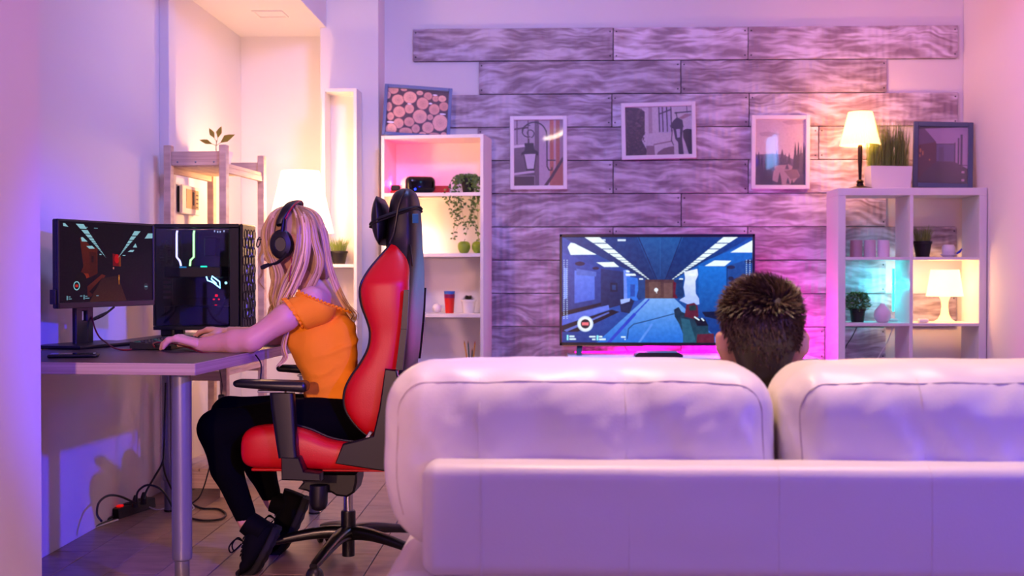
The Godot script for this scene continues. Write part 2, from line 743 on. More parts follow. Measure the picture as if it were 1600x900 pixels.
func bump(seed_: int, freq: float, strength: float, side := 256, kind := FastNoiseLite.TYPE_SIMPLEX_SMOOTH) -> NoiseTexture2D:
	var t := NoiseTexture2D.new()
	t.width = side
	t.height = side
	t.seamless = true
	t.as_normal_map = true
	t.bump_strength = strength
	t.noise = noise(seed_, freq, 3, kind)
	return t

func wood_image(seed_: int, dark: Color, light: Color, stretch: float, side := 256) -> ImageTexture:
	var n1 := noise(seed_, 0.05, 3)
	var n2 := noise(seed_ + 1, 0.012, 2)
	var im := Image.create(side, side, false, Image.FORMAT_RGB8)
	for y in side:
		for x in side:
			var fx := absf(x - side * 0.5)                    # mirrored, so that it repeats
			var fy := absf(y - side * 0.5)
			var k := 0.5 + 0.6 * n1.get_noise_2d(fx / stretch, fy * 2.2) + 0.35 * n2.get_noise_2d(fx / stretch * 3.0, fy * 3.0)
			im.set_pixel(x, y, dark.lerp(light, clampf(k, 0, 1)))
	return ImageTexture.create_from_image(im)

func make_textures() -> void:
	# whitewashed planks: brown-grey boards brushed over with white in streaks
	for v in 6:
		var g := noise(20 + v, 0.05, 3)
		var wash := noise(40 + v, 0.013, 4)
		var brush := noise(60 + v, 0.06, 3)
		var im := Image.create(512, 96, false, Image.FORMAT_RGB8)
		for y in 96:
			for x in 512:
				var grain := g.get_noise_2d(x * 0.12, y * 1.6)
				var bend := 10.0 * wash.get_noise_2d(x * 0.4, 300.0)
				var turn := 0.45 * wash.get_noise_2d(x * 0.25 + 700.0, y * 0.5)
				var k := wash.get_noise_2d(x * 0.42, (y + bend) * 1.3) * 0.75 + brush.get_noise_2d(x * 0.17 + y * turn * 0.3, (y + bend) * 0.95 + x * turn * 0.22) * 0.85
				k = clampf(0.5 + k * 1.05 + grain * 0.10, 0.0, 1.0)
				im.set_pixel(x, y, Color(0.62, 0.535, 0.59).lerp(Color(0.92, 0.88, 0.95), k))
		tex["plank%d" % v] = ImageTexture.create_from_image(im)
	var ribs := Image.create(256, 64, false, Image.FORMAT_RGB8)
	var rn := noise(5, 0.04, 3)
	for y in 64:
		for x in 256:
			var k := 0.5 + 0.22 * sin(TAU * x / 8.0) * (0.5 + rn.get_noise_2d(absf(x - 128) * 0.8, absf(y - 32))) + 0.3 * rn.get_noise_2d(absf(x - 128) * 0.3 + 90.0, absf(y - 32) * 3.0)
			ribs.set_pixel(x, y, Color(k, k, k))
	ribs.bump_map_to_normal_map(4.0)
	tex["ribs"] = ImageTexture.create_from_image(ribs)
	tex["pine"] = wood_image(3, Color(0.80, 0.68, 0.58), Color(0.92, 0.82, 0.72), 9.0)
	tex["edge"] = wood_image(9, Color(0.60, 0.51, 0.43), Color(0.77, 0.68, 0.58), 12.0)
	tex["tile0"] = wood_image(12, Color(0.61, 0.51, 0.44), Color(0.73, 0.62, 0.54), 8.0)
	tex["tile1"] = wood_image(15, Color(0.57, 0.48, 0.42), Color(0.69, 0.59, 0.51), 8.0)
	tex["leather"] = bump(31, 0.06, 3.0, 256, FastNoiseLite.TYPE_CELLULAR)
	tex["cloth"] = bump(33, 0.16, 5.0)
	tex["plaster"] = bump(35, 0.03, 2.0)
	tex["game"] = corridor_game()
	tex["game_dark"] = corridor_dark()
	tex["lantern"] = print_lantern()
	tex["facade"] = print_facade()
	tex["forest"] = print_forest()
	tex["logs"] = print_logs()
	tex["terrace"] = print_terrace()

func hud(p: Pic, k: float) -> void:                           # small score figures along the lower edge of the game
	var w := Color(0.85, 0.95, 1.0) * k
	var c := Color(0.55, 0.95, 1.0) * k
	for b in [[110, 710, 122, 745, c], [127, 714, 160, 726, w], [127, 732, 170, 743, w], [256, 716, 296, 727, w], [274, 734, 296, 744, w], [302, 712, 315, 746, c], [318, 716, 340, 727, w], [318, 733, 362, 744, w], [460, 718, 490, 728, w], [482, 735, 490, 743, w]]:
		p.box(b[0], b[1], b[2], b[3], b[4])

func corridor_game() -> ImageTexture:
	var p := Pic.new(800, 450, Rect2(78, 72, 1225, 690), Color(0.06, 0.30, 0.62))
	var roof := Color(0.05, 0.24, 0.50)
	p.poly([78, 72, 1303, 72, 800, 350, 620, 350], roof, Color(0.04, 0.17, 0.38))
	p.poly([560, 72, 860, 72, 740, 350, 680, 350], Color(0.10, 0.34, 0.62), Color(0.06, 0.22, 0.45))
	p.line([570, 72, 690, 350], 5, Color(0.02, 0.1, 0.3))
	p.line([850, 72, 745, 350], 5, Color(0.02, 0.1, 0.3))
	p.line([712, 72, 712, 330], 2, Color(0.2, 0.5, 0.8))
	# walls
	p.poly([78, 72, 300, 200, 620, 350, 620, 470, 300, 560, 78, 660], Color(0.10, 0.30, 0.68), Color(0.04, 0.16, 0.42))
	p.poly([1303, 100, 1000, 230, 800, 350, 800, 470, 1000, 560, 1303, 640], Color(0.06, 0.42, 0.80), Color(0.03, 0.24, 0.55))
	p.poly([78, 170, 330, 280, 330, 520, 78, 560], Color(0.14, 0.30, 0.70), Color(0.09, 0.2, 0.5))
	p.poly([160, 290, 290, 310, 290, 480, 160, 505], Color(0.36, 0.50, 0.95), Color(0.24, 0.38, 0.85))
	p.poly([172, 280, 300, 300, 300, 330, 172, 320], Color(0.30, 0.42, 0.80))
	p.poly([92, 270, 112, 280, 112, 470, 92, 480], Color(0.45, 0.58, 1.0))
	p.poly([330, 280, 480, 300, 480, 560, 330, 540], Color(0.07, 0.19, 0.42), Color(0.04, 0.12, 0.3))
	p.poly([390, 370, 437, 372, 437, 430, 390, 430], Color(0.03, 0.1, 0.22))
	p.poly([402, 384, 426, 386, 426, 418, 402, 418], Color(0.10, 0.24, 0.48))
	p.disc(195, 247, 32, 14, Color(0.08, 0.10, 0.22))
	p.disc(297, 277, 22, 10, Color(0.08, 0.10, 0.22))
	p.poly([475, 290, 505, 285, 520, 330, 505, 400, 520, 460, 505, 500, 478, 480], Color(0.40, 0.55, 0.95))
	p.poly([495, 330, 565, 340, 575, 400, 560, 460, 575, 490, 500, 480], Color(0.16, 0.45, 0.90))
	p.poly([520, 380, 550, 382, 550, 460, 520, 460], Color(0.10, 0.30, 0.70))
	p.poly([570, 350, 620, 352, 612, 400, 625, 440, 610, 470, 570, 475], Color(0.07, 0.25, 0.50))
	p.poly([800, 352, 860, 345, 858, 400, 865, 440, 858, 470, 800, 470], Color(0.05, 0.20, 0.40))
	# lit doorway on the right
	p.poly([865, 300, 950, 280, 955, 320, 938, 360, 940, 440, 965, 480, 968, 510, 835, 530, 838, 480, 872, 460, 862, 400, 872, 340], Color(0.93, 0.96, 1.0), Color(0.62, 0.72, 1.0))
	p.poly([958, 260, 1140, 270, 1140, 520, 968, 560, 958, 440], Color(0.06, 0.45, 0.85), Color(0.03, 0.30, 0.62))
	p.line([1140, 265, 1140, 560], 7, Color(0.02, 0.16, 0.36))
	p.poly([1145, 260, 1303, 210, 1303, 560, 1145, 500], Color(0.10, 0.30, 0.58), Color(0.05, 0.2, 0.42))
	for b in [[1165, 270, 26, 12], [1165, 343, 18, 13], [1210, 375, 50, 34], [1248, 328, 20, 14], [1280, 235, 26, 12]]:
		p.disc(b[0], b[1], b[2], b[3], Color(0.12, 0.14, 0.2))
	# benches and floor
	p.poly([620, 470, 800, 470, 1110, 762, 300, 762], Color(0.48, 0.68, 0.95), Color(0.10, 0.42, 0.85))
	p.poly([620, 470, 300, 762, 78, 762, 78, 660, 300, 560], Color(0.12, 0.32, 0.70), Color(0.06, 0.22, 0.55))
	p.poly([800, 470, 1110, 762, 1303, 762, 1303, 640, 1000, 560], Color(0.06, 0.30, 0.62), Color(0.03, 0.2, 0.5))
	p.poly([78, 560, 330, 500, 330, 520, 78, 590], Color(0.03, 0.06, 0.14))
	p.poly([78, 590, 380, 515, 386, 545, 78, 650], Color(0.40, 0.50, 0.95), Color(0.25, 0.35, 0.8))
	p.poly([78, 650, 400, 545, 450, 560, 180, 690, 78, 690], Color(0.05, 0.06, 0.14))
	p.poly([90, 680, 380, 560, 386, 568, 110, 690], Color(0.35, 0.42, 0.8))
	p.poly([450, 500, 520, 470, 545, 490, 515, 570, 460, 560], Color(0.06, 0.14, 0.3))
	p.poly([455, 480, 520, 470, 515, 492, 460, 510], Color(0.62, 0.72, 1.0))
	p.poly([980, 560, 1090, 555, 1130, 620, 1000, 590], Color(0.03, 0.08, 0.18))
	p.line([640, 478, 548, 575], 9, Color(0.15, 0.28, 0.80))
	p.line([548, 575, 380, 760], 20, Color(0.15, 0.26, 0.80))
	p.line([800, 572, 640, 615, 540, 640, 508, 670, 500, 735], 6, Color(0.02, 0.22, 0.45))
	p.line([660, 640, 575, 762], 14, Color(0.35, 0.58, 0.95))
	# far end
	p.box(615, 350, 800, 472, Color(0.30, 0.20, 0.18), Color(0.36, 0.24, 0.20))
	p.poly([640, 365, 715, 365, 715, 465, 640, 465], Color(0.40, 0.29, 0.25))
	p.poly([735, 372, 790, 372, 790, 465, 735, 465], Color(0.42, 0.30, 0.27))
	p.poly([795, 360, 815, 372, 808, 440, 825, 472, 795, 472], Color(0.38, 0.08, 0.12))
	p.disc(686, 417, 13, 13, Color(0.92, 0.95, 1.0))
	p.line([686, 424, 690, 438], 5, Color(0.9, 0.95, 1.0))
	# ceiling lamps
	var lamp := Color(0.93, 0.99, 1.0)
	for q in [[115, 140, 135, 110, 160, 115, 303, 188, 135, 190], [300, 238, 412, 236, 448, 268, 350, 268], [488, 312, 550, 312, 558, 326, 492, 326], [575, 342, 600, 342, 604, 351, 578, 351], [1160, 175, 1303, 95, 1303, 175], [995, 263, 1060, 226, 1168, 228, 1125, 263], [890, 324, 905, 312, 942, 312, 942, 326], [830, 350, 836, 342, 858, 342, 858, 351], [490, 290, 512, 292, 518, 303, 495, 304]]:
		p.poly(q, lamp)
	for side in 2:
		var top := [218.0, 318.0] if side == 0 else [1215.0, 1120.0]
		var y := 72.0
		var w := 40.0
		while y < 345:
			var k0 := (y - 72.0) / 282.0
			var k1 := (minf(y + w, 352.0) - 72.0) / 282.0
			var e := 642.0 if side == 0 else 785.0
			var e2 := 648.0 if side == 0 else 780.0
			p.poly([lerpf(top[0], e, k0), y, lerpf(top[1], e2, k0), y, lerpf(top[1], e2, k1), y + w, lerpf(top[0], e, k1), y + w], lamp)
			y += w + maxf(3.0, w * 0.14)
			w = maxf(9.0, w * 0.80)
	# the player's rifle
	p.poly([800, 545, 830, 528, 850, 560, 960, 600, 1020, 640, 1022, 690, 1060, 710, 1060, 762, 860, 762, 858, 700, 835, 640, 806, 590], Color(0.07, 0.16, 0.25), Color(0.10, 0.30, 0.36))
	p.poly([845, 600, 900, 610, 945, 762, 866, 762], Color(0.14, 0.36, 0.46))
	p.poly([880, 512, 930, 500, 952, 520, 958, 590, 930, 606, 868, 590], Color(0.36, 0.10, 0.15))
	p.poly([896, 520, 940, 515, 944, 548, 900, 552], Color(0.10, 0.22, 0.20))
	p.poly([930, 600, 1000, 605, 1020, 650, 950, 650], Color(0.04, 0.06, 0.10))
	p.poly([950, 705, 1055, 700, 1062, 762, 945, 762], Color(0.38, 0.12, 0.18))
	p.line([932, 592, 962, 612], 9, Color(0.9, 0.97, 1.0))
	p.line([978, 602, 992, 616], 9, Color(0.9, 0.97, 1.0))
	# dials and scales
	p.disc(230, 638, 52, 52, Color(0.75, 0.85, 0.95))
	p.disc(230, 638, 46, 46, Color(0.92, 0.96, 1.0))
	p.disc(230, 638, 30, 30, Color(0.12, 0.10, 0.14))
	p.box(208, 628, 252, 648, Color(0.95, 0.45, 0.50))
	hud(p, 1.0)
	for b in [[340, 88, 360, 98], [437, 88, 490, 101]]:
		p.box(b[0], b[1], b[2], b[3], Color(0.85, 0.92, 1.0))
	for i in 30:
		for x in [92, 112]:
			p.box(x - 4, 222 + i * 13, x + 4, 228 + i * 13, Color(0.70, 0.82, 0.98))
	for i in 12:
		for x in [1264, 1286]:
			p.box(x - 3, 222 + i * 13, x + 3, 229 + i * 13, Color(0.75, 0.86, 0.98))
	p.grain(4, 0.05, 0.02)
	return p.texture()

func corridor_dark() -> ImageTexture:                         # the same corridor with its lights out, seen from further back
	var p := Pic.new(640, 360, Rect2(0, 0, 1000, 600), Color(0.055, 0.035, 0.075))
	p.poly([0, 0, 1000, 0, 600, 260, 490, 260], Color(0.05, 0.035, 0.065))
	p.poly([600, 300, 1000, 200, 1000, 600, 640, 440], Color(0.07, 0.045, 0.085))
	p.poly([205, 120, 240, 115, 300, 170, 385, 195, 385, 385, 290, 420, 210, 380, 240, 330], Color(0.34, 0.11, 0.055), Color(0.26, 0.075, 0.04))
	p.poly([300, 220, 372, 225, 372, 380, 310, 390], Color(0.24, 0.08, 0.05))
	p.poly([322, 250, 345, 252, 345, 300, 322, 300], Color(0.14, 0.05, 0.05))
	p.poly([385, 230, 540, 250, 540, 400, 385, 400], Color(0.05, 0.035, 0.06))
	p.poly([200, 380, 290, 385, 300, 410, 205, 450], Color(0.50, 0.15, 0.06))
	p.poly([280, 480, 430, 390, 470, 400, 320, 560, 280, 560], Color(0.36, 0.12, 0.06), Color(0.22, 0.07, 0.05))
	p.poly([300, 520, 430, 420, 450, 425, 330, 540], Color(0.06, 0.03, 0.04))
	p.poly([430, 420, 600, 400, 700, 600, 300, 600], Color(0.16, 0.08, 0.07), Color(0.24, 0.12, 0.08))
	p.poly([545, 230, 625, 240, 620, 330, 550, 325], Color(0.42, 0.03, 0.04))
	p.disc(592, 270, 26, 36, Color(0.70, 0.04, 0.05))
	p.poly([612, 245, 635, 250, 636, 330, 614, 330], Color(0.45, 0.20, 0.06))
	p.disc(555, 343, 8, 9, Color(0.75, 0.45, 0.42))
	p.poly([608, 395, 622, 395, 620, 470, 610, 470], Color(0.60, 0.33, 0.06))
	p.poly([611, 410, 619, 410, 618, 435, 612, 435], Color(0.9, 0.6, 0.2))
	p.disc(215, 445, 60, 70, Color(0.06, 0.04, 0.05))
	var lamp := Color(0.55, 0.75, 0.80)
	for q in [[40, 15, 60, 15, 95, 42, 42, 36], [215, 115, 235, 112, 285, 145, 225, 145], [270, 178, 330, 175, 360, 196, 300, 198], [405, 235, 425, 235, 430, 243, 408, 243], [905, 105, 945, 62, 1000, 60, 1000, 100], [770, 178, 800, 145, 818, 178], [710, 215, 740, 200, 788, 198, 770, 215], [650, 246, 660, 240, 688, 240, 685, 247]]:
		p.poly(q, lamp)
	for side in 2:
		var top := [165.0, 245.0] if side == 0 else [860.0, 790.0]
		var y := 15.0 if side == 0 else 48.0
		var w := 36.0
		var y0 := y
		while y < 262:
			var k0 := (y - y0) / (268.0 - y0)
			var k1 := (y + w - y0) / (268.0 - y0)
			var e := 480.0 if side == 0 else 600.0
			p.poly([lerpf(top[0], e, k0), y, lerpf(top[1], e, k0), y, lerpf(top[1], e, k1), y + w, lerpf(top[0], e, k1), y + w], lamp)
			y += w + maxf(3.0, w * 0.2)
			w = maxf(8.0, w * 0.78)
	p.disc(172, 475, 33, 34, Color(0.5, 0.75, 0.8))
	p.disc(172, 475, 24, 26, Color(0.08, 0.06, 0.07))
	p.box(158, 466, 186, 486, Color(0.75, 0.16, 0.12))
	p.disc(920, 490, 25, 27, Color(0.14, 0.18, 0.22))
	p.box(904, 484, 936, 494, Color(0.45, 0.6, 0.66))
	for b in [[72, 548, 84, 580], [90, 553, 112, 560], [90, 568, 122, 575], [205, 548, 230, 555], [240, 545, 252, 578], [258, 552, 280, 558], [258, 566, 300, 573], [370, 550, 395, 556], [265, 35, 285, 41], [350, 38, 390, 44]]:
		p.box(b[0], b[1], b[2], b[3], Color(0.42, 0.60, 0.66))
	p.grain(6, 0.02, 0.03)
	return p.texture()

func print_lantern() -> ImageTexture:
	var p := Pic.new(180, 240, Rect2(90, 95, 533, 715), Color(0.70, 0.62, 0.68))
	p.box(90, 95, 360, 810, Color(0.74, 0.68, 0.74))
	p.box(90, 370, 320, 700, Color(0.50, 0.44, 0.50), Color(0.38, 0.32, 0.38))
	p.poly([90, 370, 210, 360, 210, 385, 90, 400], Color(0.92, 0.88, 0.92))
	p.poly([90, 670, 310, 640, 310, 665, 90, 695], Color(0.86, 0.80, 0.86))
	p.box(90, 705, 310, 810, Color(0.26, 0.16, 0.20))
	for x in [118, 238]:
		p.box(x, 95, x + 14, 360, Color(0.45, 0.35, 0.42))
	p.poly([95, 185, 250, 165, 250, 185, 95, 205], Color(0.36, 0.26, 0.32))
	p.box(315, 95, 362, 810, Color(0.45, 0.36, 0.42))
	p.box(362, 95, 478, 810, Color(0.78, 0.68, 0.76))
	p.box(478, 95, 520, 810, Color(0.78, 0.45, 0.32))
	p.box(520, 95, 545, 810, Color(0.80, 0.66, 0.70))
	p.box(545, 95, 585, 810, Color(0.74, 0.42, 0.32))
	p.box(585, 95, 623, 810, Color(0.70, 0.56, 0.62))
	p.poly([623, 490, 623, 810, 480, 810, 530, 690], Color(0.74, 0.42, 0.34))
	p.line([625, 510, 560, 610, 500, 710, 430, 810], 32, Color(0.30, 0.16, 0.18))
	var iron := Color(0.14, 0.09, 0.13)
	p.arc(310, 250, 130, PI * 1.05, PI * 1.9, 14, iron)
	p.arc(245, 215, 64, 0.4 * PI, 1.6 * PI, 11, iron)
	p.arc(265, 240, 48, 0.4 * PI, -1.3 * PI, 10, iron, -22.0)
	p.line([440, 210, 448, 300, 448, 600, 470, 640, 500, 640, 500, 610], 13, iron)
	p.line([448, 290, 530, 292], 12, iron)
	p.line([448, 532, 535, 534], 12, iron)
	p.line([252, 300, 252, 350], 12, iron)
	p.box(205, 345, 305, 375, iron)
	p.poly([215, 375, 300, 375, 315, 420, 355, 440, 350, 490, 330, 460, 190, 460, 170, 490, 170, 450, 205, 430], iron)
	p.poly([188, 460, 335, 460, 315, 630, 225, 630], iron)
	p.poly([202, 466, 325, 462, 304, 622, 234, 626], Color(0.86, 0.82, 0.88))
	p.box(222, 628, 315, 646, iron)
	p.grain(8, 0.05, 0.05)
	return p.texture()

func print_facade() -> ImageTexture:
	var p := Pic.new(240, 176, Rect2(120, 105, 905, 668), Color(0.85, 0.80, 0.82))
	p.poly([120, 105, 310, 120, 390, 170, 385, 470, 340, 560, 410, 700, 400, 773, 120, 773], Color(0.26, 0.18, 0.20))
	var r := RandomNumberGenerator.new()
	r.seed = 3
	for i in 220:
		var x := r.randf_range(125, 380)
		var y := r.randf_range(120, 765)
		p.disc(x, y, r.randf_range(6, 18), r.randf_range(5, 12), Color(0.24, 0.16, 0.18).lerp(Color(0.48, 0.36, 0.36), r.randf()))
	p.box(440, 110, 490, 470, Color(0.72, 0.62, 0.65))
	p.box(575, 115, 750, 470, Color(0.78, 0.74, 0.82))
	for x in [575, 622, 680, 738]:
		p.poly([x, 115, x + 16, 115, x + 22, 450, x + 6, 460], Color(0.24, 0.18, 0.26))
	p.poly([580, 205, 750, 140, 755, 158, 580, 222], Color(0.24, 0.18, 0.26))
	p.poly([500, 620, 760, 575, 760, 590, 500, 636], Color(0.58, 0.44, 0.48))
	p.poly([540, 773, 560, 730, 640, 680, 720, 660, 780, 655, 780, 773], Color(0.52, 0.40, 0.44))
	p.poly([400, 640, 510, 640, 520, 773, 410, 773], Color(0.58, 0.46, 0.50))
	p.poly([850, 270, 940, 215, 1020, 215, 1020, 240, 900, 290], Color(0.70, 0.52, 0.54))
	var iron := Color(0.22, 0.18, 0.26)
	p.line([800, 200, 1025, 185], 18, iron)
	p.line([960, 110, 965, 200], 9, iron)
	p.line([815, 190, 830, 280], 14, iron)
	p.poly([780, 300, 830, 260, 900, 300, 915, 400, 760, 410, 755, 340], iron)
	p.poly([770, 405, 905, 400, 890, 560, 910, 773, 840, 773, 835, 600, 800, 560], iron)
	p.poly([812, 425, 865, 420, 862, 535, 825, 540], Color(0.80, 0.76, 0.84))
	p.poly([905, 440, 960, 420, 1025, 430, 1025, 773, 980, 773, 930, 600, 905, 540], Color(0.18, 0.13, 0.18))
	p.line([735, 370, 760, 440, 745, 580, 775, 640], 12, iron)
	p.grain(9, 0.06, 0.05)
	return p.texture()

func print_forest() -> ImageTexture:
	var p := Pic.new(180, 236, Rect2(110, 82, 550, 725), Color(0.84, 0.74, 0.78))
	p.box(110, 82, 660, 500, Color(0.84, 0.74, 0.79), Color(0.90, 0.80, 0.82))
	p.poly([390, 110, 520, 85, 660, 95, 640, 130, 480, 145], Color(0.76, 0.64, 0.70))
	p.poly([150, 230, 260, 215, 380, 250, 300, 275, 170, 265], Color(0.76, 0.64, 0.70))
	var r := RandomNumberGenerator.new()
	r.seed = 11
	p.poly([110, 470, 300, 460, 420, 470, 520, 520, 660, 430, 660, 807, 110, 807], Color(0.50, 0.42, 0.54), Color(0.28, 0.22, 0.32))
	p.poly([320, 600, 450, 565, 560, 620, 600, 700, 520, 790, 420, 807, 300, 750], Color(0.72, 0.58, 0.60))
	p.poly([430, 650, 560, 620, 600, 720, 500, 740], Color(0.56, 0.42, 0.44))
	for t in [[120, 440, 30, 160], [150, 430, 34, 260], [185, 470, 40, 300], [230, 450, 40, 330], [275, 470, 36, 330], [300, 440, 30, 200], [345, 420, 24, 160], [405, 405, 40, 180], [440, 450, 26, 130], [482, 450, 26, 120], [548, 330, 34, 300], [582, 318, 32, 300], [610, 370, 30, 260], [640, 325, 34, 360], [460, 560, 26, 70], [380, 660, 34, 150], [470, 720, 24, 70], [515, 740, 24, 70], [655, 360, 30, 320]]:
		var shade: Color = Color(0.20, 0.15, 0.24).lerp(Color(0.40, 0.34, 0.46), r.randf() * 0.8)
		for k in 4:
			var y0: float = t[1] + t[3] * k * 0.2
			p.poly([t[0], y0, t[0] + t[2] * (0.4 + 0.2 * k), t[1] + t[3] * (k * 0.2 + 0.4), t[0] - t[2] * (0.4 + 0.2 * k), t[1] + t[3] * (k * 0.2 + 0.4)], shade)
	p.grain(10, 0.05, 0.05)
	return p.texture()

func print_logs() -> ImageTexture:
	var p := Pic.new(240, 190, Rect2(85, 125, 840, 690), Color(0.30, 0.20, 0.24))
	for q in [[160, 150, 75, 70], [305, 140, 45, 26], [95, 240, 36, 60], [232, 305, 86, 84], [395, 255, 95, 95], [525, 175, 48, 38], [640, 215, 60, 62], [745, 245, 46, 52], [835, 240, 58, 52], [572, 335, 84, 95], [865, 360, 66, 72], [735, 415, 76, 86], [115, 420, 44, 74], [260, 487, 85, 88], [395, 430, 66, 76], [545, 540, 100, 108], [685, 540, 44, 48], [825, 615, 106, 130], [145, 565, 50, 64], [260, 665, 72, 80], [404, 632, 72, 74], [498, 730, 58, 70], [663, 703, 82, 90], [365, 785, 92, 64], [165, 760, 76, 90], [595, 800, 50, 30], [760, 810, 80, 40], [885, 800, 46, 48]]:
		var c := Color(0.80, 0.56, 0.52).lerp(Color(0.90, 0.68, 0.62), rng.randf())
		p.disc(q[0], q[1], q[2] + 3, q[3] + 3, Color(0.50, 0.32, 0.34))
		p.disc(q[0], q[1], q[2] - 4, q[3] - 4, c)
		p.disc(q[0] + 3, q[1] + 4, q[2] * 0.55, q[3] * 0.55, c.darkened(0.05))
		p.disc(q[0] + 3, q[1] + 4, q[2] * 0.2, q[3] * 0.2, c.darkened(0.1))
	for q in [[390, 355, 30, 8], [735, 192, 34, 10], [680, 328, 24, 14], [855, 478, 44, 12], [150, 655, 50, 16]]:
		p.disc(q[0], q[1], q[2], q[3], Color(0.90, 0.88, 0.96))
	p.grain(12, 0.07, 0.09)
	return p.texture()

func print_terrace() -> ImageTexture:
	var p := Pic.new(170, 230, Rect2(820, 165, 520, 650), Color(0.16, 0.11, 0.16))
	p.poly([880, 190, 1340, 165, 1340, 300, 1200, 355, 1010, 360], Color(0.62, 0.52, 0.68))
	p.poly([820, 200, 890, 190, 1010, 340, 1015, 590, 900, 680, 820, 780], Color(0.34, 0.10, 0.13), Color(0.24, 0.05, 0.07))
	p.poly([820, 200, 890, 190, 1005, 340, 820, 380], Color(0.34, 0.22, 0.38))
	for q in [[850, 440, 10, 26], [875, 470, 8, 30], [945, 545, 8, 12], [845, 500, 7, 18]]:
		p.disc(q[0], q[1], q[2], q[3], Color(0.70, 0.45, 0.20))
	p.box(1015, 365, 1200, 560, Color(0.34, 0.30, 0.46))
	p.box(1040, 400, 1090, 560, Color(0.28, 0.24, 0.36))
	p.poly([1200, 350, 1340, 240, 1340, 640, 1200, 570], Color(0.66, 0.54, 0.68))
	for q in [[1200, 340, 12, 300], [1235, 290, 16, 360], [1262, 250, 22, 400]]:
		p.box(q[0], q[1], q[0] + q[2], q[1] + q[3], Color(0.16, 0.12, 0.26))
	p.poly([1010, 565, 1200, 560, 1340, 640, 1340, 815, 820, 815, 900, 690], Color(0.24, 0.16, 0.22), Color(0.14, 0.09, 0.13))
	for i in 6:
		p.line([940 - i * 18, 600 + i * 40, 1330, 600 + i * 40], 7 + i, Color(0.13, 0.08, 0.12))
	for q in [[1275, 665], [1275, 755]]:
		p.box(q[0], q[1], q[0] + 32, q[1] + 26, Color(0.72, 0.56, 0.68))
	p.grain(13, 0.04, 0.06)
	return p.texture()

# ------------------------------------------------------------------ shared materials
var kept := {}
func m_white() -> StandardMaterial3D:
	return shared("white", Color(0.90, 0.885, 0.88), 0.42)
func m_black() -> StandardMaterial3D:
	return shared("black", Color(0.018, 0.018, 0.021), 0.45)
func m_plastic() -> StandardMaterial3D:
	return shared("plastic", Color(0.028, 0.028, 0.034), 0.38)
func shared(called: String, col: Color, rough: float, metal := 0.0, more := {}) -> StandardMaterial3D:
	if not kept.has(called):
		kept[called] = mat(col, rough, metal, more)
	return kept[called]
func leather(called: String, col: Color, rough := 0.42) -> StandardMaterial3D:
	return shared(called, col, rough, 0.0, {"normal_enabled": true, "normal_texture": tex["leather"], "normal_scale": 0.25, "uv1_triplanar": true, "uv1_scale": Vector3(14, 14, 14)})
func wood(called: String, t: String, sc: Vector3, rough := 0.55, off := Vector3.ZERO) -> StandardMaterial3D:
	return shared(called, Color(1, 1, 1), rough, 0.0, {"albedo_texture": tex[t], "uv1_triplanar": true, "uv1_scale": sc, "uv1_offset": off})
func printed(t: String, rough := 0.12) -> StandardMaterial3D:
	return mat(Color(1, 1, 1), rough, 0.0, {"albedo_texture": tex[t]})

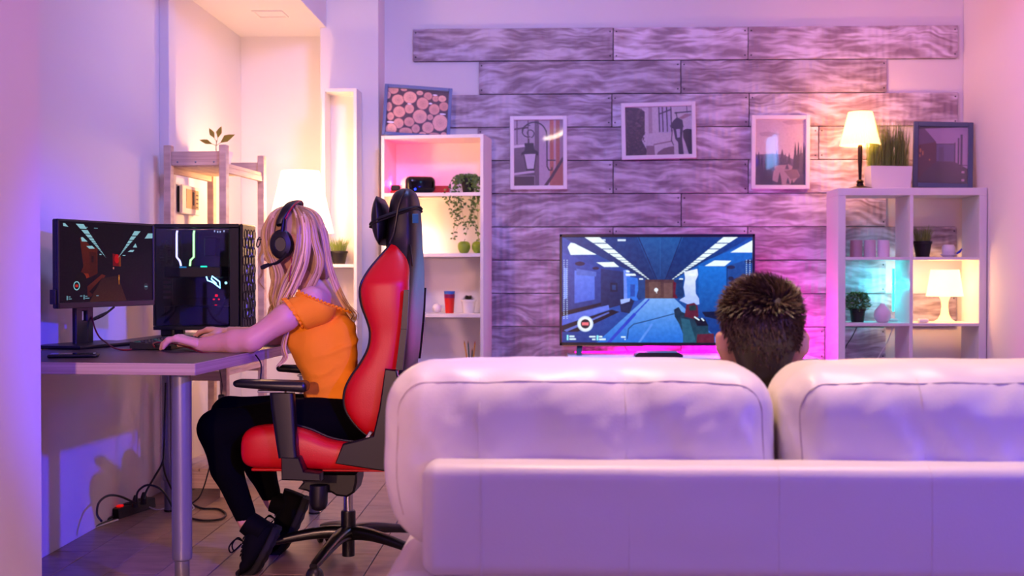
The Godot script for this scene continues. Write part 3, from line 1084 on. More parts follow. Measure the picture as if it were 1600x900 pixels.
# ------------------------------------------------------------------ the room
func room() -> void:
	var wall := shared("wall", Color(0.90, 0.885, 0.89), 0.75, 0.0, {"normal_enabled": true, "normal_texture": tex["plaster"], "normal_scale": 0.05, "uv1_triplanar": true, "uv1_world_triplanar": true, "uv1_scale": Vector3(1.3, 1.3, 1.3)})
	var slab := func(called: String, a: Vector3, b: Vector3) -> MeshInstance3D:
		var m := MB.new()
		m.box((a + b) * 0.5, b - a, 0.002)
		return structure(called, m, wall)
	slab.call("wall_left", Vector3(-2.02, 0, BACK - 0.2), Vector3(-1.82, 2.85, -3.2))
	slab.call("wall_left_front", Vector3(-2.02, 0, -3.2), Vector3(-1.385, 2.85, 4.6))
	slab.call("wall_right", Vector3(2.34, 0, BACK - 0.2), Vector3(2.54, 2.85, 4.6))
	slab.call("wall_back", Vector3(-1.82, 0, BACK - 0.2), Vector3(2.34, 2.85, BACK))
	slab.call("wall_front", Vector3(-1.385, 0, 4.4), Vector3(2.34, 2.85, 4.6))
	slab.call("ceiling", Vector3(-2.02, 2.75, BACK - 0.2), Vector3(2.54, 2.95, 4.6))
	slab.call("trim_ceiling_drop", Vector3(-1.82, 2.39, BACK), Vector3(-1.27, 2.75, -3.2))
	slab.call("trim_pillar", Vector3(-1.305, 0, BACK), Vector3(-0.977, 2.75, -6.70))
	slab.call("trim_cable_duct", Vector3(-1.82, 0, -5.60), Vector3(-1.775, 2.39, -5.5))
	# wood-look floor tiles in courses that run away from the photographer
	var base := MB.new()
	base.box(Vector3(0.26, -0.0625, -1.25), Vector3(4.6, 0.1, 11.8), 0.001)
	var fl := structure("floor", base, mat(Color(0.46, 0.40, 0.36), 0.8))
	var tm := MB.new()
	tm.box(Vector3.ZERO, Vector3(0.1715, 0.012, 0.8965), 0.0012)
	var mesh := tm.build()
	var ms := []
	for i in 6:
		ms.append(wood("tile%d" % i, "tile%d" % (i % 2), Vector3(5, 1, 1.0), 0.36, Vector3(0.37 * i, 0, 0.23 * i)))
		ms[i].uv1_scale = Vector3(4.0, 1.0, 1.1)
		ms[i].albedo_color = Color(1, 1, 1).darkened(0.05 * (i % 3))
	for k in 24:
		var x := -1.77 + 0.0875 + 0.175 * (k - 0.52)
		var o: float = [0.0, 0.30, 0.60][k % 3] + 0.06
		for j in 10:
			var z := -6.95 + 0.45 + 0.9 * j - o
			if z < -7.3 or z > 1.3 or x < -1.9 or x > 2.4:
				continue
			piece("tile", mesh, ms[rng.randi() % 6], fl, Transform3D(Basis(), Vector3(x, -0.006, z)))
	# a flush vent in the lowered ceiling
	var v := thing("ceiling_vent", "small flush square vent in the lowered white ceiling over the floor lamp", "vent", at(417, 15, 6.33))
	v.position.y = 2.388
	var vb := MB.new()
	for s in [-1, 1]:
		vb.box(Vector3(s * 0.075, 0, 0), Vector3(0.012, 0.008, 0.15), 0.002)
		vb.box(Vector3(0, 0, s * 0.075), Vector3(0.162, 0.008, 0.012), 0.002)
	part("frame", vb, m_white(), v)
	var vp := MB.new()
	vp.box(Vector3(0, 0.003, 0), Vector3(0.138, 0.006, 0.138), 0.001)
	part("cover", vp, m_white(), v)
	# intercom on the left wall
	var q := thing("wall_intercom", "white wall intercom with a beige panel and dark slot on the left wall", "intercom", Vector3(-1.82, 1.375, -5.89))
	var ib := MB.new()
	ib.box(Vector3(0.008, 0, 0), Vector3(0.016, 0.125, 0.27), 0.002)
	part("back_box", ib, m_black(), q)
	var ic := MB.new()
	ic.box(Vector3(0.022, 0, 0), Vector3(0.014, 0.14, 0.29), 0.004)
	part("housing", ic, m_white(), q)
	var ip := MB.new()
	ip.box(Vector3(0.0295, 0.006, -0.02), Vector3(0.003, 0.095, 0.20), 0.001)
	part("panel", ip, mat(Color(0.75, 0.62, 0.46), 0.6), q)
	var it := MB.new()
	it.box(Vector3(0.032, 0.01, -0.03), Vector3(0.003, 0.066, 0.022), 0.001)
	part("slot", it, m_black(), q)
	for i in 4:
		var kb := MB.new()
		kb.box(Vector3(0.0315, 0.03 - i * 0.02, -0.095), Vector3(0.003, 0.008, 0.03), 0.001)
		part("button", kb, m_black(), q)

func planks() -> void:
	var wall := get_node("wall_back")
	var joints := [[643, 960, 1173, 1505], [747, 1067, 1393], [690, 958, 1175, 1506], [745, 1067, 1285, 1393], [645, 960, 1174, 1505], [747, 1068, 1393], [690, 960, 1173, 1505], [747, 1066, 1393], [690, 960, 1174, 1505], [747, 1068, 1296, 1393], [690, 960, 1173, 1505], [747, 1067, 1393]]
	var ms := []
	for i in 12:
		var m := wood("plank%d" % i, "plank%d" % (i % 6), Vector3(0.82 if i < 6 else -0.82, 4.6, 1.0), 0.6, Vector3(0.5, 0.5, 0))
		m.normal_enabled = true
		m.normal_texture = tex["ribs"]
		m.normal_scale = 0.45
		m.albedo_color = Color(1, 1, 1).darkened(0.06 * (i % 3))
		ms.append(m)
	for r in joints.size():
		var ya := at(800, 38.5 + 52.5 * r, 6.935).y - 0.0005
		var yb := at(800, 38.5 + 52.5 * (r + 1), 6.935).y + 0.0005
		var xa := at(joints[r][0], 250, 6.935).x + 0.006
		var xb := at(joints[r][-1], 250, 6.935).x - 0.006
		var kb := MB.new()
		kb.box(Vector3((xa + xb) / 2, (ya + yb) / 2, BACK + 0.0015), Vector3(xb - xa, ya - yb, 0.003), 0.0003)
		part("backing_felt", kb, shared("felt", Color(0.10, 0.07, 0.09), 0.9), wall, true)
		var y0 := at(800, 38.5 + 52.5 * r, 6.935).y
		var y1 := at(800, 38.5 + 52.5 * (r + 1), 6.935).y
		for k in joints[r].size() - 1:
			var x0 := at(joints[r][k], 250, 6.935).x
			var x1 := at(joints[r][k + 1], 250, 6.935).x
			var b := MB.new()
			b.box(Vector3.ZERO, Vector3(x1 - x0 - 0.005, y0 - y1 - 0.005, 0.018), 0.002)
			var t := Transform3D(Basis.from_euler(Vector3(rng.randf_range(-0.006, 0.006), 0, rng.randf_range(-0.0015, 0.0015))), Vector3((x0 + x1) / 2, (y0 + y1) / 2, BACK + 0.013 + rng.randf_range(0.0, 0.003)))
			var o := piece("plank", b.build(), ms[rng.randi() % 12], wall, t)
			var nb := MB.new()
			for sx in [-1, 1]:
				for sy in [-1, 1]:
					nb.lathe([Vector2(0, 0.0022), Vector2(0.003, 0.0018), Vector2(0.0045, 0)], 8, Transform3D(Basis.from_euler(Vector3(PI / 2, 0, 0)), Vector3(sx * ((x1 - x0) / 2 - 0.018), sy * 0.07, 0.009)))
			part("nail", nb, shared("nail", Color(0.12, 0.1, 0.1), 0.5, 0.6), o)

func picture(called: String, label: String, group: String, cen: Vector3, b: Basis, size: Vector2, border: float, depth: float, fm: Material, t: String, glazed := true) -> Node3D:
	var o := thing(called, label, "picture", cen, 0.0, group)
	o.basis = b
	var f := MB.new()
	for s in [-1, 1]:
		f.box(Vector3(s * (size.x - border) / 2, 0, 0), Vector3(border, size.y, depth), 0.0025)
		f.box(Vector3(0, s * (size.y - border) / 2, 0), Vector3(size.x - 2 * border + 0.001, border, depth), 0.0025)
	part("frame", f, fm, o)
	var k := MB.new()
	k.box(Vector3(0, 0, -depth * 0.3), Vector3(size.x - border, size.y - border, 0.004), 0.0005)
	part("backing", k, shared("card", Color(0.35, 0.28, 0.22), 0.8), o)
	var p := MB.new()
	p.plate(Vector3(0, 0, -depth * 0.3 + 0.003), Vector3.RIGHT, Vector3.UP, size - Vector2.ONE * border * 2.0 + Vector2(0.002, 0.002))
	part("print", p, printed(t, 0.5), o)
	var g := MB.new()
	g.box(Vector3(0, 0, 0.001), Vector3(size.x - 1.6 * border, size.y - 1.6 * border, 0.002), 0.0003)
	if glazed:
		part("glass", g, glass(), o)
	return o

func glass() -> StandardMaterial3D:
	return shared("glass", Color(1, 1, 1, 0.03), 0.03, 0.0, {"transparency": BaseMaterial3D.TRANSPARENCY_ALPHA})

func wall_pictures() -> void:
	var white := shared("frame_white", Color(0.93, 0.90, 0.92), 0.4)
	var s := 6.91 / F
	picture("picture_frame", "white framed upright photo of an old street lantern on a scrolled bracket", "white framed photos on the plank wall", at(842, 236, 6.91), Basis.from_euler(Vector3(0, 0, 0.004)), Vector2(90, 116) * s, 6.2 * s, 0.022, white, "lantern")
	picture("picture_frame", "white framed landscape photo of a house front with a lantern, above the television", "white framed photos on the plank wall", at(1032, 201, 6.91), Basis.from_euler(Vector3(0, 0, 0.022)), Vector2(117, 89) * s, 6.4 * s, 0.022, white, "facade")
	picture("picture_frame", "white framed upright photo of misty fir trees, nearest to the pleated lamp", "white framed photos on the plank wall", at(1225, 235, 6.91), Basis.from_euler(Vector3(0, 0, -0.004)), Vector2(91, 116) * s, 6.4 * s, 0.022, white, "forest")

func tv_corner() -> void:
	var d := 6.72
	var c := at(1029.5, 453, d)
	var k := d / F
	var o := thing("television", "flat black television on a white bench showing a blue spaceship corridor game", "television", Vector3(c.x, 0.56, c.z))
	var b := MB.new()
	b.box(c + Vector3(0, 0, -0.022), Vector3(307 * k, 176 * k, 0.032), 0.006)
	b.box(c + Vector3(0, -0.06, -0.05), Vector3(0.6, 0.3, 0.04), 0.015)
	part("cabinet", b, shared("tv_black", Color(0.02, 0.02, 0.024), 0.35), o, true)
	var e := MB.new()
	for s in [-1, 1]:
		e.box(c + Vector3(s * 151.5 * k, 0, -0.002), Vector3(4 * k, 176 * k, 0.012), 0.002)
		e.box(c + Vector3(0, s * 85.6 * k, -0.002), Vector3(307 * k, 5 * k, 0.012), 0.002)
	part("bezel", e, shared("tv_bezel", Color(0.03, 0.025, 0.03), 0.3), o, true)
	var sc := MB.new()
	sc.plate(c + Vector3(0, 0, -0.0045), Vector3.RIGHT, Vector3.UP, Vector2(300, 168) * k)
	part("screen", sc, mat(Color(0.01, 0.01, 0.012), 0.25, 0.0, {"emission_enabled": true, "emission": Color(1, 1, 1), "emission_texture": tex["game"], "emission_operator": BaseMaterial3D.EMISSION_OP_MULTIPLY, "emission_energy_multiplier": 1.1}), o, true)
	for s in [-1, 1]:
		var lg := MB.new()
		lg.loft([ring_box(c + Vector3(s * 0.43, -0.305, -0.02), 0.03, 0.03), ring_box(Vector3(c.x + s * 0.435, 0.568, c.z), 0.028, 0.16), ring_box(Vector3(c.x + s * 0.435, 0.5605, c.z), 0.03, 0.2)])
		part("leg", lg, shared("tv_leg", Color(0.12, 0.12, 0.13), 0.3, 0.6), o, true)
	var bar := MB.new()
	bar.box(c + Vector3(-0.3, -88.5 * k, 0), Vector3(0.45, 0.006, 0.014), 0.001)
	part("trim_strip", bar, shared("brushed", Color(0.6, 0.5, 0.4), 0.3, 0.9), o, true)
	var l := AreaLight3D.new()
	l.name = "screen_light"
	l.light_color = Color(0.42, 0.66, 1.0)
	l.light_energy = 0.55
	l.area_size = Vector2(300, 168) * k
	l.area_range = 10.0
	l.area_attenuation = 2.0
	l.shadow_enabled = true
	l.rotation.y = PI
	o.add_child(l)
	l.position = o.transform.affine_inverse() * (c + Vector3(0, 0, 0.012))
	# bench
	var tb := thing("tv_bench", "low white bench under the television along the plank wall", "cabinet", Vector3(0.75, 0, -6.66))
	var tt := MB.new()
	tt.box(Vector3(0, 0.545, 0), Vector3(1.34, 0.03, 0.44), 0.004)
	part("top_panel", tt, m_white(), tb)
	var t2 := MB.new()
	t2.box(Vector3(0, 0.2885, -0.01), Vector3(1.32, 0.48, 0.40), 0.004)
	part("body", t2, m_white(), tb)
	for i in 3:
		var dr := MB.new()
		dr.box(Vector3(-0.435 + 0.435 * i, 0.29, 0.20), Vector3(0.425, 0.46, 0.018), 0.003)
		var dd := part("door", dr, m_white(), tb)
		var kn := MB.new()
		kn.box(Vector3(-0.435 + 0.435 * i, 0.47, 0.213), Vector3(0.1, 0.012, 0.012), 0.003)
		part("handle", kn, m_plastic(), dd)
	var pl := MB.new()
	pl.box(Vector3(0, 0.03, -0.02), Vector3(1.26, 0.05, 0.36), 0.002)
	part("plinth", pl, m_white(), tb)
	# black box in front of the set
	var bp := at(1031, 557, 6.56)
	var bx := MB.new()
	var ring := []
	for q in [[0.128, 0.0], [0.128, 0.012], [0.105, 0.026]]:
		ring.append(ring_box(Vector3(bp.x, 0.5605 + q[1], bp.z), q[0] * 2, 0.14))
	bx.loft(ring)
	tag(part("media_box", bx, m_black()), "flat black media box on the white bench under the television", "media box")
	# magenta strip along the bench
	var st := thing("led_strip", "magenta light strip lying behind the television on the white bench", "light", Vector3(0.6, 0.562, -6.84))
	var sb := MB.new()
	sb.box(Vector3(0, 0.004, 0), Vector3(0.95, 0.008, 0.014), 0.001)
	part("light_strip", sb, glow(Color(1.0, 0.06, 0.75), 3.0), st)
	for i in 2:
		omni("strip_light", Vector3(0.5 + 0.42 * i, 0.59, -6.82), Color(1.0, 0.05, 0.78), 0.13, 0.03, st)
	var sr := thing("led_bar", "short magenta light bar at the end of the white bench by the cube shelf", "light", Vector3(1.33, 0.562, -6.64))
	var rb := MB.new()
	rb.box(Vector3(0, 0.012, 0), Vector3(0.014, 0.024, 0.12), 0.002)
	part("light_bar", rb, glow(Color(1.0, 0.06, 0.75), 3.0), sr)
	omni("bar_light", Vector3(1.35, 0.60, -6.64), Color(1.0, 0.05, 0.78), 0.24, 0.03, sr)
	cord("tv_cable", px_line([[975, 530, 6.80], [980, 545, 6.85], [988, 555, 6.87]], 8), 0.003, m_black(), "thin black cable hanging below the television to the bench")

func ring_box(c: Vector3, w: float, d: float) -> Array:
	return [c + Vector3(-w / 2, 0, -d / 2), c + Vector3(w / 2, 0, -d / 2), c + Vector3(w / 2, 0, d / 2), c + Vector3(-w / 2, 0, d / 2)]

func grass_tuft(b: MB, cen: Vector3, rx: float, rz: float, h: float, lean: float, count: int, w := 0.0022) -> void:
	b.tinted = true
	for i in count:
		var a := rng.randf() * TAU
		var r := sqrt(rng.randf())
		var base := cen + Vector3(cos(a) * rx * r, 0, sin(a) * rz * r)
		var dir := Vector3(cos(a), 0, sin(a)) * lean * r * rng.randf_range(0.5, 1.3) + Vector3(rng.randfn() * 0.05, 0, rng.randfn() * 0.05)
		var hh := h * rng.randf_range(0.62, 1.0)
		b.col = Color(0.09, 0.16, 0.03).lerp(Color(0.26, 0.36, 0.06), rng.randf())
		b.tube([base, base + Vector3(0, hh * 0.5, 0) + dir * hh * 0.35, base + Vector3(0, hh * (1.0 - lean * 0.2), 0) + dir * hh], [w, w * 0.9, w * 0.15], 3, 0.5, false)

func m_leaf() -> StandardMaterial3D:
	return shared("leafy", Color(1, 1, 1), 0.5, 0.0, {"vertex_color_use_as_albedo": true})

func leaf(b: MB, base: Vector3, dir: Vector3, up: Vector3, ln: float, w: float) -> void:
	b.begin()
	var side := dir.cross(up).normalized()
	var nrm := side.cross(dir).normalized()
	var mid := base + dir * ln * 0.45 - nrm * ln * 0.05
	var tip := base + dir * ln - nrm * ln * 0.18
	var l := mid + side * w + nrm * w * 0.35
	var r := mid - side * w + nrm * w * 0.35
	var m2 := base + dir * ln * 0.72 - nrm * ln * 0.09
	var l2 := m2 + side * w * 0.62 + nrm * w * 0.2
	var r2 := m2 - side * w * 0.62 + nrm * w * 0.2
	for t in [[base, l, mid], [base, mid, r], [l, l2, m2], [l, m2, mid], [mid, m2, r2], [mid, r2, r], [l2, tip, m2], [m2, tip, r2]]:
		b.tri(t[0], t[1], t[2])

func pot(called: String, label: String, where: Vector3, r0: float, r1: float, h: float, pm: Material, group := "") -> Node3D:
	var o := thing(called, label, "plant", where, 0.0, group)
	var b := MB.new()
	b.lathe([Vector2(0, 0), Vector2(r0 - 0.002, 0), Vector2(r0, 0.003), Vector2(r1 - 0.001, h * 0.82), Vector2(r1 + 0.003, h * 0.84), Vector2(r1 + 0.003, h), Vector2(r1 - 0.001, h), Vector2(r1 - 0.003, h * 0.85), Vector2(0, h * 0.84)], 24)
	part("pot", b, pm, o)
	return o

func grass_pot(label: String, where: Vector3, r0: float, r1: float, h: float, gh: float, lean: float, n: int, group := "") -> Node3D:
	var o := pot("potted_grass", label, where, r0, r1, h, shared("pot_dark", Color(0.06, 0.05, 0.06), 0.55), group)
	var g := MB.new()
	grass_tuft(g, Vector3(0, h * 0.84, 0), r1 * 0.8, r1 * 0.8, gh, lean, n)
	part("grass", g, m_leaf(), o).set_meta("kind", "stuff")
	return o

func cube_shelf() -> void:
	var zf := -6.55
	var zb := -6.83
	var xl := 1.541
	var xr := 2.335
	var o := thing("cube_shelf", "white open cube shelf, two wide and four high, by the right wall", "shelf", Vector3((xl + xr) / 2, 0, (zf + zb) / 2))
	var w := m_white()
	var put := func(called: String, a: Vector3, b2: Vector3) -> void:
		var m := MB.new()
		m.box((a + b2) / 2, b2 - a, 0.0015)
		part(called, m, w, o, true)
	put.call("side_panel", Vector3(xl, 0.04, zb), Vector3(xl + 0.04, 1.4345, zf))
	put.call("side_panel", Vector3(xr - 0.04, 0.04, zb), Vector3(xr, 1.4345, zf))
	put.call("top_panel", Vector3(xl, 1.435, zb), Vector3(xr, 1.475, zf))
	put.call("bottom_panel", Vector3(xl, 0, zb), Vector3(xr, 0.0395, zf))
	var xm := (1426.0 - 865.0) / F * 6.55
	put.call("divider", Vector3(xm - 0.009, 0.04, zb), Vector3(xm + 0.009, 1.4345, zf))
	for y in [1.094, 0.737, 0.385]:
		put.call("shelf_board", Vector3(xl + 0.0405, y - 0.008, zb), Vector3(xm - 0.0095, y + 0.008, zf))
		put.call("shelf_board", Vector3(xm + 0.0095, y - 0.008, zb), Vector3(xr - 0.0405, y + 0.008, zf))
	var y1 := 1.1025
	var y2 := 0.7455
	# candles
	var cl := ["tall dull pink candle, first of three from the plank end of the cube shelf", "pale pink pillar candle standing between two others in the upper cube", "whitest pillar candle, beside the shelf divider in the upper cube"]
	for i in 3:
		var c := thing("candle", cl[i], "candle", Vector3(at(1345 + 21.6 * i, 380, 6.66).x, y1, -6.66), 0.0, "pillar candles in the upper cube")
		var b := MB.new()
		var h := 0.094
		b.lathe([Vector2(0, 0), Vector2(0.030, 0), Vector2(0.0325, 0.003), Vector2(0.0325, h - 0.005), Vector2(0.030, h), Vector2(0.024, h - 0.003), Vector2(0, h - 0.006)], 24)
		part("wax", b, mat([Color(0.68, 0.58, 0.62), Color(0.80, 0.72, 0.76), Color(0.90, 0.84, 0.88)][i], 0.5, 0.0, {"subsurf_scatter_enabled": true, "subsurf_scatter_strength": 0.2}), c)
		var wk := MB.new()
		wk.tube([Vector3(0, h - 0.008, 0), Vector3(0.001, h + 0.002, 0)], [0.001], 6)
		part("wick", wk, m_black(), c)
	grass_pot("dark potted spiky grass in the upper right cube of the shelf", Vector3(at(1450, 390, 6.68).x, y1, -6.68), 0.036, 0.048, 0.088, 0.115, 0.35, 170)
	# white diffuser with a blue handle
	var dp := Vector3(at(1491, 395, 6.66).x, y1, -6.66)
	var df := thing("oil_burner", "round white oil burner with a blue handle in the upper right cube", "oil burner", dp)
	var b1 := MB.new()
	b1.lathe([Vector2(0, 0), Vector2(0.026, 0), Vector2(0.03, 0.006), Vector2(0.042, 0.012), Vector2(0.044, 0.017), Vector2(0.038, 0.018), Vector2(0, 0.014)], 26)
	part("saucer", b1, m_white(), df)
	var b2 := MB.new()
	b2.lathe([Vector2(0, 0.014), Vector2(0.030, 0.016), Vector2(0.036, 0.03), Vector2(0.034, 0.055), Vector2(0.027, 0.068), Vector2(0.02, 0.068), Vector2(0, 0.05)], 26)
	part("bowl", b2, m_white(), df)
	var b3 := MB.new()
	b3.tube([Vector3(0.036, 0.018, 0.02), Vector3(0.055, 0.03, 0.02), Vector3(0.066, 0.046, 0.02)], [0.004, 0.007, 0.004], 8)
	part("blue_handle", b3, mat(Color(0.10, 0.16, 0.75), 0.4), df)
	# teal cube
	var bush := pot("potted_bush", "dark potted curly green plant in the teal lit cube", Vector3(at(1347, 500, 6.66).x, y2, -6.66), 0.034, 0.042, 0.075, shared("pot_dark", Color(0.06, 0.05, 0.06), 0.55))
	var g := MB.new()
	g.tinted = true
	for i in 700:
		var a := rng.randf() * TAU
		var t := rng.randf()
		var p := Vector3(cos(a) * sqrt(1.0 - t * t * 0.6) * rng.randf_range(0.2, 1.0), t, sin(a) * rng.randf_range(0.2, 1.0)) * Vector3(0.066, 0.095, 0.058) + Vector3(0, 0.065, 0)
		g.col = Color(0.05, 0.12, 0.02).lerp(Color(0.16, 0.26, 0.05), rng.randf())
		leaf(g, p, Vector3(cos(a), rng.randf_range(-0.2, 0.9), sin(a)).normalized(), Vector3(rng.randfn() * 0.3, 1, rng.randfn() * 0.3).normalized(), 0.022, 0.0055)
	part("foliage", g, m_leaf(), bush).set_meta("kind", "stuff")
	var vs := MB.new()
	vs.lathe([Vector2(0, 0), Vector2(0.024, 0), Vector2(0.032, 0.004), Vector2(0.044, 0.024), Vector2(0.0465, 0.042), Vector2(0.042, 0.062), Vector2(0.028, 0.084), Vector2(0.0145, 0.097), Vector2(0.0125, 0.104), Vector2(0.011, 0.104), Vector2(0.010, 0.095), Vector2(0, 0.09)], 30, Transform3D(Basis(), Vector3(at(1386.5, 503, 6.63).x, y2, -6.63)))
	tag(part("round_vase", vs, shared("glazed", Color(0.88, 0.82, 0.86), 0.2)), "round white glazed vase with a short neck in the teal lit cube", "vase")
	var tl := thing("teal_led_light", "slim teal light bar at the back of the cube with the round vase", "light", Vector3(at(1404, 412, 6.80).x, 0.92, -6.80))
	var tb := MB.new()
	tb.box(Vector3.ZERO, Vector3(0.012, 0.24, 0.012), 0.002)
	part("light_bar", tb, glow(Color(0.25, 0.95, 0.92), 1.6), tl)
	omni("bar_light", tl.position + Vector3(-0.02, 0.03, 0.0), Color(0.0, 0.80, 0.82), 0.06, 0.02, tl)
	# white table lamp that glows all over
	var lp := Vector3(at(1485, 505, 6.68).x, y2, -6.68)
	var lo := thing("table_lamp", "small white plastic lamp, glowing all over, in the cube beside the teal one", "lamp", lp)
	var milk := glow(Color(1.0, 0.88, 0.68), 1.7)
	var s1 := MB.new()
	s1.lathe([Vector2(0, 0), Vector2(0.056, 0), Vector2(0.056, 0.004), Vector2(0.036, 0.016), Vector2(0.022, 0.045), Vector2(0.017, 0.085), Vector2(0.02, 0.12), Vector2(0.03, 0.14), Vector2(0, 0.14)], 28)
	part("base", s1, glow(Color(1.0, 0.84, 0.60), 1.1), lo)
	var s2 := MB.new()
	s2.lathe([Vector2(0.099, 0.142), Vector2(0.075, 0.288), Vector2(0.073, 0.288), Vector2(0.097, 0.142), Vector2(0.099, 0.142)], 32)
	s2.lathe([Vector2(0, 0.287), Vector2(0.074, 0.287)], 32)
	part("lamp_shade", s2, milk, lo)
	var bu := MB.new()
	bu.ball(Vector3(0, 0.2, 0), Vector3(0.02, 0.026, 0.02), 12)
	part("bulb", bu, glow(Color(1.0, 0.8, 0.5), 4.0), lo)
	omni("bulb_light", lp + Vector3(0, 0.2, 0), Color(1.0, 0.76, 0.48), 0.055, 0.03, lo)
	var wb := MB.new()
	wb.box(Vector3(at(1451, 500, 6.60).x, y2 + 0.011, -6.60), Vector3(0.05, 0.02, 0.04), 0.004)
	tag(part("small_box", wb, m_white()), "small low white box beside the glowing white lamp", "box")
	var wbm := MB.new()
	wbm.box(Vector3(at(1408, 500, 6.66).x, y2 + 0.009, -6.72), Vector3(0.05, 0.016, 0.03), 0.004)
	tag(part("adapter_plug", wbm, m_white()), "small white adapter behind the round vase near the divider", "adapter")
	cord("shelf_cable", px_line([[1346, 512, 6.84], [1338, 528, 6.86], [1330, 540, 6.86], [1325, 552, 6.86], [1318, 570, 6.86]], 14), 0.003, m_black(), "black cable hanging in the lower cube under the dark curly plant")
	cord("shelf_cable", px_line([[1403, 512, 6.84], [1395, 535, 6.86], [1380, 560, 6.84], [1376, 580, 6.84]], 12), 0.003, m_white(), "white cable slanting down in the lower cube under the round vase")
	# on top
	var y3 := 1.4755
	var tp := Vector3(at(1351, 290, 6.68).x, y3, -6.68)
	var t := thing("table_lamp", "lit lamp with pale pleated shade and slim dark stem on top of the cube shelf", "lamp", tp)
	var m1 := MB.new()
	m1.lathe([Vector2(0, 0), Vector2(0.08, 0), Vector2(0.08, 0.005), Vector2(0.055, 0.012), Vector2(0.02, 0.02), Vector2(0.02, 0.028), Vector2(0.016, 0.034), Vector2(0.02, 0.042), Vector2(0.018, 0.048), Vector2(0.008, 0.055), Vector2(0.012, 0.15), Vector2(0.013, 0.235), Vector2(0.01, 0.245), Vector2(0, 0.245)], 24)
	part("stem", m1, mat(Color(0.16, 0.11, 0.09), 0.35, 0.7), t)
	var m2 := MB.new()
	var rings := []
	for q in [[0.108, 0.243], [0.064, 0.425], [0.062, 0.425], [0.106, 0.243]]:
		var ring := []
		for j in 96:
			var a := TAU * j / 96
			var rr: float = q[0] * (1.0 + (0.012 if j % 2 else -0.012))
			ring.append(Vector3(cos(a) * rr, q[1], sin(a) * rr))
		rings.append(ring)
	rings.append(rings[0])
	m2.crease = 0.95
	m2.loft(rings, false)
	part("lamp_shade", m2, mat(Color(1.0, 0.93, 0.80), 0.8, 0.0, {"emission_enabled": true, "emission": Color(1.0, 0.86, 0.62), "emission_energy_multiplier": 1.5, "backlight_enabled": true, "backlight": Color(0.8, 0.7, 0.5)}), t)
	var m3 := MB.new()
	m3.ball(Vector3(0, 0.32, 0), Vector3(0.022, 0.03, 0.022), 12)
	part("bulb", m3, glow(Color(1.0, 0.8, 0.5), 4.0), t)
	omni("bulb_light", tp + Vector3(0, 0.32, 0), Color(1.0, 0.70, 0.40), 0.15, 0.03, t)
	# long planter with tall grass
	var pp := Vector3(at(1395, 290, 6.69).x, y3, -6.69)
	var pt := thing("grass_planter", "white oblong planter of tall green grass beside the small pleated lamp", "plant", pp, 0.16)
	var pb := MB.new()
	pb.loft([ring_box(Vector3(0, 0, 0), 0.222, 0.085), ring_box(Vector3(0, 0.126, 0), 0.24, 0.095), ring_box(Vector3(0, 0.126, 0), 0.228, 0.083), ring_box(Vector3(0, 0.105, 0), 0.226, 0.081)])
	pb.crease = 0.95
	part("planter", pb, m_white(), pt)
	var pg := MB.new()
	for i in 16:
		grass_tuft(pg, Vector3(-0.1 + 0.0133 * i, 0.1, 0), 0.013, 0.035, 0.28 + 0.01 * (i % 3), 0.05, 30, 0.0024)
	part("grass", pg, m_leaf(), pt).set_meta("kind", "stuff")
	var fr := picture("terrace_picture", "grey-blue framed photo of a terrace with posts leaning on top of the cube shelf", "", at(1483, 234, 6.73), Basis.from_euler(Vector3(-0.16, -0.12, -0.04)), Vector2(0.318, 0.375), 0.026, 0.022, shared("frame_blue", Color(0.30, 0.36, 0.46), 0.5), "terrace")
	fr.position = Vector3(at(1483, 234, 6.73).x, y3 + 0.194, -6.74)

